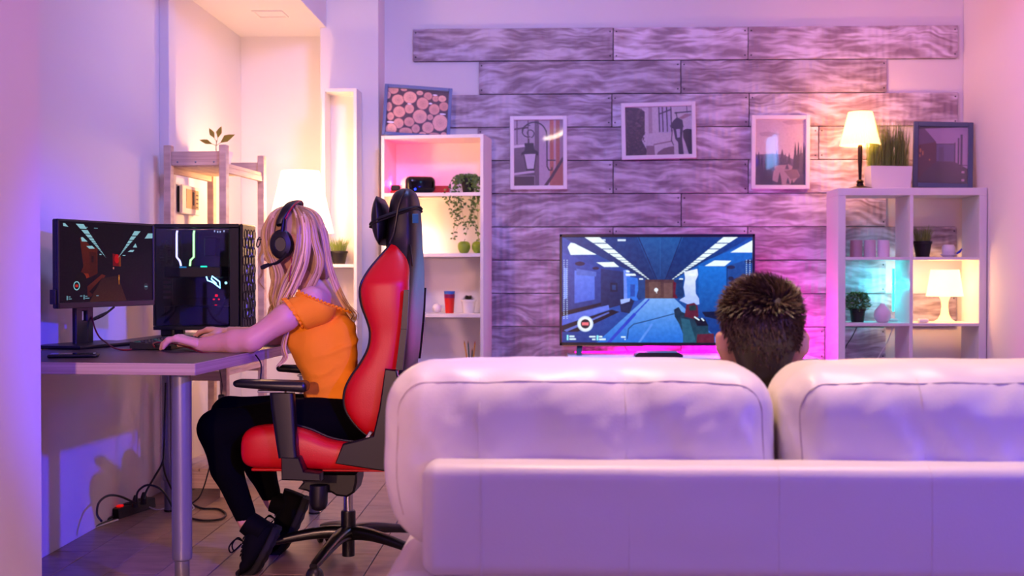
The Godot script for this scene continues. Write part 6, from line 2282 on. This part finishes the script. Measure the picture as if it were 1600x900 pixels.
		for r in [[616, 418, 456, 0.024], [640, 420, 458, 0.024], [700, 429, 461, 0.023], [718, 432, 463, 0.023]]:
			var l := at(r[1], r[0], 3.9)
			var m := at(r[2], r[0], 3.9)
			l.z = az
			m.z = az
			pr.append(oval((l + m) / 2, (m - l) / 2, Vector3(0, 0, r[3]), 20, 0.45))
		po.loft(pr)
		part("arm_post", po, pl, o, true)
		var br := MB.new()
		var b3 := []
		for q in [[437, 715], [466, 716], [474, 738], [500, 741], [500, 754], [438, 752]]:
			var v := at(q[0], q[1], 3.9)
			b3.append(Vector2(v.x, v.y))
		br.prism(b3, 0.052, Transform3D(Basis(), Vector3(0, 0, az)), 0.006)
		part("arm_bracket", br, pl, o, true)
		var ab := MB.new()
		var v1 := at(480, 747, 3.9)
		ab.box(Vector3(v1.x, v1.y + 0.004, zc + s * 0.2), Vector3(0.06, 0.012, 0.22), 0.002)
		part("bracket_bar", ab, pl, o, true)
	# seat pan between the bolsters
	var seat := MB.new()
	var rs := []
	for r in smooth_rows([[378, 700, 728], [384, 690, 735], [420, 684, 737], [470, 688, 738], [520, 697, 739], [570, 699, 740], [604, 702, 741]], 3):
		var t := at(r[0], r[1], 4.0)
		var u := at(r[0], r[2], 4.0)
		t.z = zc
		u.z = zc
		rs.append(oval((t + u) / 2, (t - u) / 2, Vector3(0, 0, 0.225), 30, 0.45))
	seat.loft(rs)
	part("seat", seat, blk, o, true)
	var under := MB.new()
	var ua := at(385, 737, 3.95)
	var ub := at(610, 742, 3.95)
	under.box(Vector3((ua.x + ub.x) / 2, ua.y - 0.004, zc), Vector3(ub.x - ua.x, 0.010, 0.47), 0.003)
	part("seat_underside", under, red, o, true)
	# neck pillow and strap
	var pw := MB.new()
	var pc := at(594, 345, 4.2)
	pw.soft_box(Vector3(0.055, 0.168, 0.25), 0.027, 6, 5, func(p: Vector3) -> Vector3:
		var k := (1.0 - pow(p.y / 0.084, 2.0)) * (1.0 - 0.6 * pow(p.z / 0.125, 4.0))
		return pc + Vector3(p.x * (0.12 + 0.95 * k) - p.y * 0.05, p.y, p.z))
	part("neck_pillow", pw, blk, o, true)
	var st := MB.new()
	for yy in [[352, 326], [348, 322]]:
		var lp := []
		for i in 33:
			var a := TAU * i / 32.0
			var l := at(580, yy[0], 4.2)
			var r2 := at(652.5, yy[1], 4.2)
			var cc := (l + r2) / 2
			lp.append(cc + (r2 - l) / 2 * signf(cos(a)) * pow(absf(cos(a)), 0.7) + Vector3(0, 0, 0.129) * signf(sin(a)) * pow(absf(sin(a)), 0.62))
		st.tube(lp, [0.011], 8, 0.3)
	part("strap", st, shared("strap", Color(0.02, 0.02, 0.022), 0.8), o, true)
	var hp2 := MB.new()
	hp2.tube(px_line([[631, 295, 4.075], [621, 318, 4.066], [616, 345, 4.065], [612, 365, 4.06], [606, 380, 4.05]], 16), [0.0035], 8)
	part("piping", hp2, blk, o, true)
	var bd := MB.new()
	var bpos := at(647, 340, 4.07)
	bd.box(bpos, Vector3(0.022, 0.032, 0.004), 0.001, Basis(Vector3.UP, 0.5))
	part("blue_tag", bd, mat(Color(0.16, 0.42, 0.55), 0.4), o, true)
	var slot := MB.new()
	slot.tube(px_line([[638, 382, 4.052], [640, 400, 4.022], [642, 415, 3.998]], 8), [0.004, 0.005, 0.003], 8)
	part("belt_slot", slot, shared("slot_dark", Color(0.008, 0.008, 0.01), 0.3), o, true)
	# mechanism, lever, gas column
	var mech := MB.new()
	var m2 := []
	for q in [[470, 738], [560, 738], [560, 752], [556, 768], [545, 775], [528, 773], [520, 768], [506, 768], [498, 772], [480, 765], [468, 762], [476, 752]]:
		var v := at(q[0], q[1], 4.2)
		m2.append(Vector2(v.x, v.y))
	mech.prism(m2, 0.16, Transform3D(Basis(), Vector3(0, 0, zc)), 0.008)
	part("mechanism", mech, m_black(), o, true)
	var kn := MB.new()
	var kc := at(491, 785, 4.08)
	var kr := []
	for r in [[762, 0.030], [775, 0.031], [792, 0.030], [799, 0.024], [802, 0.012]]:
		var v := at(494, r[0], 4.08)
		kr.append(oval(v, Vector3(r[1], 0, 0), Vector3(0, 0, r[1]), 22, 0.9))
	kn.loft(kr)
	part("tension_knob", kn, pl, o, true)
	var gl := MB.new()
	gl.rod(Vector3(hub.x, 0.15, zc), Vector3(hub.x, 0.30, zc), 0.0165, 20)
	part("gas_piston", gl, shared("chrome", Color(0.75, 0.75, 0.78), 0.12, 1.0), o, true)
	var cl := MB.new()
	cl.lathe([Vector2(0, 0.02), Vector2(0.022, 0.02), Vector2(0.022, 0.08), Vector2(0.026, 0.09), Vector2(0.026, 0.175), Vector2(0.024, 0.18), Vector2(0, 0.18)], 24, Transform3D(Basis(), Vector3(hub.x, 0, zc)))
	part("column_cover", cl, pl, o, true)
	# five-legged star
	var angles := [188.0, 260.0, 332.0, 44.0, 116.0]
	for a in angles:
		var dir := Vector3(cos(deg_to_rad(a)), 0, -sin(deg_to_rad(a)))
		var side := dir.cross(Vector3.UP)
		var c0 := Vector3(hub.x, 0, zc)
		var rr := []
		for r in smooth_rows([[0.0, 0.098, 0.030, 0.026], [0.05, 0.105, 0.027, 0.024], [0.12, 0.102, 0.023, 0.020], [0.22, 0.085, 0.019, 0.016], [0.30, 0.068, 0.017, 0.013], [0.335, 0.062, 0.014, 0.009]], 3):
			rr.append(oval(c0 + dir * r[0] + Vector3(0, r[1], 0), side * r[2], Vector3(0, r[3], 0), 16, 0.8))
		var lb := MB.new()
		lb.crease = 0.4
		lb.loft(rr)
		var leg := part("star_leg", lb, shared("star", Color(0.035, 0.035, 0.042), 0.28), o, true)
		var wc := c0 + dir * 0.325
		for s in [-1, 1]:
			var w := MB.new()
			w.lathe([Vector2(0, -0.009), Vector2(0.020, -0.009), Vector2(0.0245, -0.006), Vector2(0.0245, 0.006), Vector2(0.020, 0.009), Vector2(0, 0.009)], 20, Transform3D(Basis(side, Vector3.UP.cross(side), Vector3.UP).rotated(side, 0) * Basis(Vector3.FORWARD, PI / 2), wc + Vector3(0, 0.0248, 0) + side * s * 0.015))
			part("caster", w, pl, leg, true)
		var hood := MB.new()
		hood.lathe([Vector2(0.028, 0.028), Vector2(0.027, 0.038), Vector2(0.022, 0.050), Vector2(0.012, 0.057), Vector2(0, 0.058)], 18, Transform3D(Basis(), wc))
		part("caster_hood", hood, shared("hood", Color(0.10, 0.09, 0.09), 0.35), leg, true)

# ------------------------------------------------------------------ the woman
func woman() -> void:
	var P := func(px: float, py: float, d: float) -> Vector3: return at(px, py, d)
	var o := thing("person", "blonde woman in an orange off-shoulder top playing at the desk in the gaming chair", "person", Vector3(at(520, 880, 4.2).x, 0, -4.2))
	var skin := m_skin()
	var wide := Vector3(1, 1, 1.4)
	var b := MB.new()
	var f := Flesh.new(Vector3(-1.27, 0.06, -4.64), Vector3(-0.58, 1.10, -3.90), 0.011, 0.007)
	f.chain([P.call(546, 652, 4.2), P.call(520, 600, 4.2), P.call(502, 545, 4.2), P.call(499, 500, 4.2)], [0.094, 0.078, 0.090, 0.082], wide)
	f.bone(P.call(499, 492, 4.2), P.call(490, 457, 4.2), 0.078, 0.056, wide)
	f.bone(P.call(490, 458, 4.2), P.call(468, 412, 4.2), 0.052, 0.046)
	for s in [-1, 1]:
		f.bone(P.call(492, 468, 4.2 + s * 0.06), P.call(482, 470, 4.2 + s * 0.125), 0.050, 0.046)
	# arms
	var elbow := at(387, 533, 4.0)
	var wrist := at(306, 541, 4.06)
	f.chain([P.call(482, 470, 4.07), P.call(440, 498, 4.02), elbow], [0.044, 0.043, 0.037])
	f.chain([elbow, elbow.lerp(wrist, 0.3), wrist], [0.037, 0.039, 0.026])
	var elbow2 := at(428, 531, 4.46)
	var wrist2 := at(352, 521, 4.63)
	f.chain([P.call(481, 468, 4.335), elbow2], [0.049, 0.037])
	f.chain([elbow2, elbow2.lerp(wrist2, 0.3), wrist2], [0.037, 0.038, 0.025])
	# legs
	f.chain([P.call(545, 660, 4.11), P.call(337, 672, 4.02), P.call(350, 735, 4.03), P.call(380, 822, 4.06)], [0.075, 0.054, 0.043, 0.029])
	f.chain([P.call(545, 655, 4.29), P.call(352, 652, 4.38), P.call(400, 735, 4.36), P.call(421, 790, 4.35)], [0.075, 0.054, 0.043, 0.029])
	f.into(b)
	# hands
	var h1 := Flesh.new(wrist + Vector3(-0.19, -0.07, -0.09), wrist + Vector3(0.04, 0.08, 0.08), 0.0034, 0.0035)
	h1.bone(wrist + Vector3(0.03, 0, 0), wrist, 0.0265, 0.021)
	hand(h1, wrist + Vector3(-0.005, 0.006, 0), Vector3(-1, 0.26, -0.10), Vector3(0, -1, 0), Vector3(0, 0, -1), [0.42, 0.42, 0.30], 1.02)
	h1.into(b)
	var h2 := Flesh.new(wrist2 + Vector3(-0.19, -0.09, -0.09), wrist2 + Vector3(0.04, 0.07, 0.09), 0.0034, 0.0035)
	h2.bone(wrist2 + Vector3(0.03, 0, 0), wrist2, 0.025, 0.020)
	hand(h2, wrist2 + Vector3(-0.005, 0.004, 0), Vector3(-1, 0.10, -0.05), Vector3(0, -1, 0), Vector3(0, 0, 1), [0.40, 0.45, 0.3], 1.0)
	h2.into(b)
	# head in profile, looking left and slightly down
	var hd := at(454, 372, 4.2)
	var fw := Vector3(-0.95, -0.31, 0)
	var up := Vector3(-0.31, 0.95, 0)
	var H := func(a: float, c: float, z: float) -> Vector3: return hd + fw * a + up * c + Vector3(0, 0, z)
	var g := Flesh.new(hd + Vector3(-0.15, -0.17, -0.10), hd + Vector3(0.12, 0.13, 0.10), 0.0042, 0.005)
	g.bone(H.call(-0.02, 0.01, 0), H.call(0.025, 0.012, 0), 0.078, 0.074)
	g.bone(H.call(0.045, -0.03, 0), H.call(0.055, -0.085, 0), 0.050, 0.030)
	g.bone(H.call(0.01, -0.05, 0.022), H.call(0.06, -0.09, 0.008), 0.03, 0.022)
	g.bone(H.call(0.01, -0.05, -0.022), H.call(0.06, -0.09, -0.008), 0.03, 0.022)
	g.bone(H.call(0.094, -0.004, 0), H.call(0.113, -0.038, 0), 0.007, 0.010)
	g.bone(H.call(0.094, -0.064, -0.012), H.call(0.094, -0.064, 0.012), 0.008, 0.008)
	g.bone(H.call(0.091, -0.076, -0.01), H.call(0.091, -0.076, 0.01), 0.008, 0.008)
	for s in [-1, 1]:
		g.bone(H.call(0.085, 0.012, s * 0.02), H.call(0.07, 0.01, s * 0.045), 0.010, 0.009)
		g.chain([H.call(-0.012, 0.008, s * 0.074), H.call(-0.022, -0.01, s * 0.080), H.call(-0.012, -0.034, s * 0.074)], [0.010, 0.010, 0.007])
	g.bone(H.call(-0.03, -0.04, 0), at(470, 418, 4.2), 0.045, 0.047)
	g.into(b)
	part("body", b, skin, o, true)
	for s in [-1, 1]:
		var e := MB.new()
		e.ball(H.call(0.080, -0.004, s * 0.030), Vector3(0.0115, 0.0115, 0.0115), 12)
		part("eye", e, shared("eye", Color(0.85, 0.83, 0.82), 0.2), o, true)
	# finger nails
	# top with a ruffled neckline and sleeves
	var cm := MB.new()
	var t := Flesh.new(Vector3(-1.06, 0.52, -4.46), Vector3(-0.60, 1.03, -3.94), 0.0085, 0.009)
	var nz := noise(91, 9.0, 2)
	t.chain([P.call(543, 650, 4.2), P.call(519, 600, 4.2), P.call(501, 545, 4.2), P.call(498, 500, 4.2)], [0.106, 0.090, 0.100, 0.092], wide)
	t.bone(P.call(498, 494, 4.2), P.call(491, 464, 4.2), 0.087, 0.064, wide)
	for s in [-1, 1]:
		t.bone(P.call(466, 530, 4.2 + s * 0.065), P.call(476, 515, 4.2 + s * 0.07), 0.052, 0.05)
		t.bone(P.call(492, 468, 4.2 + s * 0.06), P.call(481, 470, 4.2 + s * 0.135), 0.055, 0.056)
	for i in 8:                                               # drapery folds drawn from the chest to the back
		var y := 522.0 + i * 14.5
		t.bone(P.call(484 + (i % 3) * 10, y + 6, 4.2 - 0.098), P.call(532 + (i % 2) * 5, y - 10 + (i % 3) * 5, 4.2 - 0.098), 0.030, 0.038)
	var cutn := Vector3(0.42, 0.90, 0.0).normalized()
	t.cuts.append([cutn, cutn.dot(at(500, 470, 4.1))])
	t.cuts.append([Vector3(0, -1, 0), -at(500, 634, 4.12).y])
	t.into(cm)
	cm.wrinkle(func(v: Vector3) -> float:
		var q := v - at(510, 560, 4.2)
		var across := q.y * 0.93 - q.x * 0.34 + 0.012 * nz.get_noise_3dv(v * 0.9)
		var back := clampf(0.55 + q.x * 5.0, 0.15, 1.0)
		var ridge := pow(0.5 + 0.5 * sin(across * TAU / 0.052 + 2.0 * nz.get_noise_3dv(v * Vector3(0.7, 1.6, 0.7))), 2.5)
		return 0.0085 * ridge * back * clampf(0.45 + 1.2 * nz.get_noise_3dv(v * 0.8 + Vector3(5, 0, 0)), 0.1, 1.0))
	for s in [-1, 1]:
		var sl := Flesh.new(Vector3(-1.10, 0.74, -4.56 if s > 0 else -4.2), Vector3(-0.74, 1.06, -4.2 if s > 0 else -3.88), 0.0075, 0.008)
		var sh := at(483, 470, 4.2 + s * 0.135)
		var el := elbow if s < 0 else elbow2
		sl.bone(sh + Vector3(0.02, -0.02, 0), sh.lerp(el, 0.5), 0.064, 0.056)
		var ax := (el - sh).normalized()
		sl.cuts.append([ax, ax.dot(sh.lerp(el, 0.30))])
		sl.cuts.append([cutn, cutn.dot(at(500, 470, 4.1))])
		sl.into(cm)
		# ruffled hem of the sleeve
		var c := sh.lerp(el, 0.30)
		var u1 := ax.cross(Vector3.BACK).normalized()
		var u2 := ax.cross(u1)
		var r1 := []
		var r2 := []
		for i in 65:
			var a := TAU * i / 64.0
			var wv := 0.004 * sin(a * 17.0)
			r1.append(c + (u1 * cos(a) + u2 * sin(a)) * 0.0575 - ax * 0.006)
			r2.append(c + (u1 * cos(a) + u2 * sin(a)) * (0.0595 + wv) + ax * 0.008)
		cm.loft([r1, r2], false, false)
	# ruffle along the neckline
	var nk := []
	for i in 61:
		var k := i / 60.0
		var q := at(lerpf(461, 546, k), lerpf(454, 489, pow(k, 0.85)), 4.2 - lerpf(0.190, 0.185, k / 0.3) if k < 0.3 else 4.2 - lerpf(0.185, 0.06, pow((k - 0.3) / 0.7, 1.5)))
		nk.append(q + cutn * 0.004 * sin(i * 1.5))
	cm.tube(nk, [0.005], 6, 0.6)
	var orange := shared("orange_top", Color(1.0, 0.62, 0.004), 0.85, 0.0, {"normal_enabled": true, "normal_texture": tex["cloth"], "normal_scale": 0.25, "uv1_triplanar": true, "uv1_scale": Vector3(9, 9, 9)})
	part("top", cm, orange, o, true)
	# leggings
	var lg := MB.new()
	var l := Flesh.new(Vector3(-1.27, 0.16, -4.50), Vector3(-0.58, 0.72, -3.90), 0.0095, 0.009)
	l.bone(P.call(548, 655, 4.2), P.call(535, 632, 4.2), 0.106, 0.096, wide)
	l.chain([P.call(545, 660, 4.11), P.call(440, 662, 4.05), P.call(333, 673, 4.02), P.call(348, 735, 4.03), P.call(377, 808, 4.06)], [0.094, 0.076, 0.062, 0.050, 0.037])
	l.chain([P.call(545, 655, 4.29), P.call(440, 652, 4.35), P.call(352, 650, 4.38), P.call(402, 735, 4.36), P.call(417, 774, 4.35)], [0.094, 0.076, 0.062, 0.050, 0.038])
	l.into(lg)
	part("leggings", lg, shared("leggings", Color(0.013, 0.013, 0.016), 0.9, 0.0, {"metallic_specular": 0.2}), o, true)
	# shoes on tiptoe
	shoe(o, [at(427, 828, 4.07), at(411, 862, 4.05), at(392, 894, 4.04), at(366, 906, 4.02)], Vector3(0, 0, 1), at(380, 820, 4.06), 1.12)
	shoe(o, [at(474, 781, 4.35), at(457, 822, 4.34), at(434, 862, 4.33), at(408, 872, 4.32)], Vector3(0, 0, 1), at(421, 788, 4.35), 1.05)
	# hair
	hair(o, H, hd)

func shoe(o: Node3D, sole: Array, side: Vector3, ankle: Vector3, k: float) -> void:
	var path := spline(sole, 18)
	var rings := []
	var under := []
	var n := path.size()
	for i in n:
		var t := float(i) / (n - 1)
		var d: Vector3 = (path[mini(i + 1, n - 1)] - path[maxi(i - 1, 0)]).normalized()
		var upv := side.cross(d).normalized()
		if upv.x > 0.3 and upv.y < 0:
			upv = -upv
		if upv.dot(ankle - path[i]) < 0 and t < 0.6:
			upv = -upv
		var w := (0.030 + 0.014 * sin(clampf(t * 1.25, 0, 1) * PI * 0.75)) * k * (1.0 if t < 0.85 else sqrt(maxf(0.12, 1.0 - pow((t - 0.85) / 0.15, 2.0) * 0.85)))
		if t < 0.08:
			w *= 0.80 + 2.5 * t
		var hh: float = lerpf(0.082, 0.072, t / 0.35) if t < 0.35 else lerpf(0.072, 0.028, (t - 0.35) / 0.65)
		hh *= k
		rings.append(oval(path[i] + upv * hh * 0.5, upv * hh * 0.5, side * w, 22, 0.78))
		var tread := 0.002 if i % 2 else 0.0
		under.append(oval(path[i] - upv * (0.004 + tread * 0.5), upv * (0.013 + tread), side * (w + 0.003), 22, 0.5))
	var b := MB.new()
	b.crease = 0.4
	b.loft(rings)
	var upper := mat(Color(0.010, 0.009, 0.011), 0.8, 0.0, {"metallic_specular": 0.25})
	# collar round the ankle
	var a0: Vector3 = path[0].lerp(path[5], 0.7)
	b.tube([a0 + (ankle - a0) * 0.35, a0 + (ankle - a0) * 0.75, ankle], [0.040 * k, 0.038 * k, 0.036 * k], 20)
	var sh := part("shoe", b, upper, o, true)
	var s := MB.new()
	s.crease = 0.8
	s.loft(under)
	part("sole", s, shared("sole", Color(0.016, 0.015, 0.018), 0.8), sh, true)
	# laces, bow loops
	var lc := MB.new()
	var d2: Vector3 = (path[8] - path[4]).normalized()
	var up2 := side.cross(d2).normalized()
	if up2.dot(ankle - path[6]) < 0:
		up2 = -up2
	var top: Vector3 = path[7] + up2 * 0.074 * k
	for i in 5:
		var c: Vector3 = path[6 + i] + up2 * (0.073 - 0.004 * i) * k
		lc.tube([c - side * 0.022, c + up2 * 0.004, c + side * 0.022], [0.0025], 6)
	for sg in [-1.0, 1.0]:
		lc.tube(spline([top, top + up2 * 0.022 + side * sg * 0.012, top + up2 * 0.030 + d2 * 0.03 + side * sg * 0.02, top + up2 * 0.014 + d2 * 0.045 + side * sg * 0.016, top + d2 * 0.01], 16), [0.0026], 6)
	part("laces", lc, upper, sh, true)

func hair(o: Node3D, H: Callable, hd: Vector3) -> void:
	var b := MB.new()
	b.tinted = true
	var blond := func() -> Color: return Color(0.25, 0.13, 0.03).lerp(Color(0.88, 0.63, 0.29), pow(rng.randf(), 0.8))
	b.col = Color(0.46, 0.30, 0.16)
	var cap := Flesh.new(hd + Vector3(-0.16, -0.20, -0.13), hd + Vector3(0.17, 0.15, 0.13), 0.005, 0.006)
	cap.bone(H.call(-0.022, 0.022, 0), H.call(0.03, 0.022, 0), 0.087, 0.080)
	cap.bone(H.call(-0.045, -0.02, 0), at(492, 420, 4.2), 0.078, 0.05)
	var fc := Vector3(-0.97, -0.22, 0).normalized()
	cap.cuts.append([fc, fc.dot(hd) + 0.070])
	cap.into(b)
	# guides: lists of [px, py, depth], number of locks, spread, radius
	var guides := [
		[[[462, 320, 4.19], [490, 333, 4.12], [504, 372, 4.11], [511, 415, 4.115], [524, 455, 4.13], [541, 486, 4.14], [550, 500, 4.14]], 46, 0.009, 0.005],
		[[[458, 319, 4.17], [482, 338, 4.105], [490, 375, 4.095], [497, 410, 4.10], [486, 440, 4.095], [470, 465, 4.09]], 24, 0.012, 0.0055],
		[[[456, 319, 4.17], [471, 337, 4.105], [474, 375, 4.09], [468, 412, 4.085], [454, 445, 4.075], [441, 472, 4.07]], 70, 0.016, 0.0056],
		[[[452, 319, 4.17], [462, 340, 4.105], [463, 375, 4.09], [456, 412, 4.085], [441, 446, 4.08], [430, 482, 4.075]], 40, 0.012, 0.0052],
		[[[446, 319, 4.18], [424, 334, 4.125], [415, 362, 4.105], [419, 395, 4.105], [431, 430, 4.10], [426, 466, 4.10], [431, 490, 4.10]], 48, 0.014, 0.005],
		[[[446, 319, 4.19], [420, 332, 4.14], [408, 362, 4.125], [412, 396, 4.13], [424, 430, 4.13], [418, 465, 4.13], [427, 495, 4.12]], 34, 0.010, 0.0046],
		[[[448, 319, 4.20], [424, 328, 4.15], [405, 358, 4.14], [405, 388, 4.15], [400, 404, 4.15], [405, 424, 4.14], [400, 440, 4.14], [408, 452, 4.13]], 14, 0.006, 0.0032],
		[[[415, 400, 4.13], [419, 430, 4.13], [427, 460, 4.12], [418, 482, 4.12], [414, 500, 4.12]], 12, 0.008, 0.003],
		[[[430, 420, 4.12], [440, 460, 4.09], [447, 500, 4.06], [438, 540, 4.08], [441, 560, 4.09], [428, 575, 4.08]], 12, 0.010, 0.0034],
		[[[455, 319, 4.22], [485, 335, 4.28], [498, 375, 4.29], [498, 415, 4.28], [488, 450, 4.28]], 40, 0.02, 0.006],
		[[[446, 320, 4.22], [420, 335, 4.27], [410, 370, 4.28], [418, 410, 4.28], [424, 450, 4.28], [420, 490, 4.27]], 30, 0.014, 0.005],
		[[[524, 455, 4.13], [541, 478, 4.13], [553, 492, 4.13], [549, 505, 4.12], [556, 516, 4.12]], 10, 0.010, 0.0022]]
	for gd in guides:
		for i in gd[1]:
			var pts := []
			var spread: float = gd[2]
			var off := Vector3(rng.randfn(), rng.randfn() * 0.35, rng.randfn() * 0.55) * spread * 0.6
			var last: int = gd[0].size() - 1
			for j in gd[0].size():
				var q: Array = gd[0][j]
				var amp := 0.35 + 0.65 * float(j) / last
				pts.append(at(q[0], q[1], q[2]) + off * amp + Vector3(rng.randfn(), rng.randfn(), rng.randfn()) * spread * 0.10)
			var ln: int = pts.size()
			if rng.randf() < 0.35 and ln > 4:
				pts = pts.slice(0, ln - 1)
			b.col = blond.call()
			b.tube(spline(pts, 5 * pts.size()), [gd[3] * 0.6, gd[3], gd[3], gd[3] * 0.85, gd[3] * 0.15], 6, 0.45, false)
	part("hair", b, shared("hair_blond", Color(1, 1, 1), 0.38, 0.0, {"vertex_color_use_as_albedo": true}), o, true)

func headset() -> void:
	var o := thing("headset", "black over-ear headset with a microphone boom and a red trim line on the woman's head", "headset", at(445, 380, 4.2))
	var blk := m_black()
	for s in [-1, 1]:
		var c := at(446, 382, 4.2)
		c.z = -4.2 - s * 0.098
		var face := Basis(Vector3.RIGHT, PI / 2 * -s)            # lathe axis along z, outwards
		var cup := MB.new()
		cup.lathe([Vector2(0, 0.0), Vector2(0.036, 0), Vector2(0.042, 0.006), Vector2(0.043, 0.016), Vector2(0.038, 0.024), Vector2(0.022, 0.029), Vector2(0.020, 0.027), Vector2(0, 0.027)], 30, Transform3D(face * Basis.from_scale(Vector3(0.92, 1, 1.18)), c))
		part("ear_cup", cup, blk, o, true)
		var pad := MB.new()
		pad.lathe([Vector2(0.02, -0.018), Vector2(0.034, -0.02), Vector2(0.041, -0.012), Vector2(0.040, 0.0), Vector2(0.02, 0.0)], 30, Transform3D(face * Basis.from_scale(Vector3(0.92, 1, 1.18)), c))
		part("ear_pad", pad, shared("ear_foam", Color(0.03, 0.028, 0.03), 0.8), o, true)
		var yk := MB.new()
		var top := at(450, 342, 4.2)
		top.z = -4.2 - s * 0.104
		yk.tube([top, top.lerp(c, 0.5) + Vector3(0, 0, -s * 0.008), c + Vector3(0, 0.02, -s * 0.014)], [0.010, 0.014, 0.011], 10, 0.6)
		part("slider", yk, blk, o, true)
	var arc := []
	var arc2 := []
	for i in 33:
		var a := PI * i / 32.0
		var top := at(456, 315, 4.2)
		var side := at(443, 352, 4.2)
		var q := side.lerp(top, pow(sin(a), 0.75))
		q.z = -4.2 + cos(a) * 0.107 * (1.0 if absf(cos(a)) > 0.5 else 1.0)
		arc.append(q)
		arc2.append(q + Vector3(lerpf(0.012, 0.022, pow(sin(a), 0.6)), 0.006, 0))
	var band := MB.new()
	var br := []
	for i in arc.size():
		var rad: Vector3 = (arc[i] - at(452, 385, 4.2)).normalized()
		var wid := lerpf(0.011, 0.021, pow(sin(PI * i / 32.0), 0.6))
		br.append(oval(arc[i], Vector3(wid, wid * 0.2, 0), rad * 0.008, 16, 0.7))
	band.loft(br)
	part("headband", band, blk, o, true)
	var rd := MB.new()
	rd.tube(arc2, [0.0028], 8)
	part("red_trim", rd, mat(Color(0.65, 0.02, 0.05), 0.4), o, true)
	var mb := MB.new()
	mb.tube(px_line([[444, 394, 4.075], [438, 402, 4.08], [428, 410, 4.09], [418, 413, 4.10], [411, 415, 4.105]], 14), [0.0065, 0.006, 0.005, 0.0045], 10)
	part("microphone_boom", mb, blk, o, true)
	var mt := MB.new()
	mt.tube(px_line([[415, 413, 4.10], [408, 416, 4.106], [403, 418, 4.108]], 6), [0.006, 0.0085, 0.007], 12)
	part("microphone", mt, shared("ear_foam", Color(0.03, 0.028, 0.03), 0.8), o, true)
	var wr := MB.new()
	wr.tube(px_line([[450, 400, 4.075], [451, 412, 4.08], [449, 424, 4.07], [447, 440, 4.07]], 12), [0.0022], 7)
	part("red_wire", wr, mat(Color(0.55, 0.03, 0.06), 0.45), o, true)
	var hg := thing("eyeglasses", "thin dark rimmed eyeglasses on the woman's face, mostly behind her hair", "glasses", at(404, 378, 4.2))
	for s in [-1, 1]:
		var g := MB.new()
		var ring := []
		var c2 := at(402.5, 378, 4.2)
		for i in 25:
			var a := TAU * i / 24.0
			ring.append(c2 + Vector3(0.004 * sin(a), 0.017 * sin(a), s * 0.033 + 0.023 * cos(a)))
		g.tube(ring, [0.0022], 6)
		part("rim", g, blk, hg, true)
		var tmp := MB.new()
		tmp.tube([c2 + Vector3(0, 0.008, s * 0.056), c2 + Vector3(0.05, 0.012, s * 0.074), at(448, 372, 4.2) + Vector3(0, 0, s * 0.081)], [0.002], 6)
		part("temple", tmp, blk, hg, true)
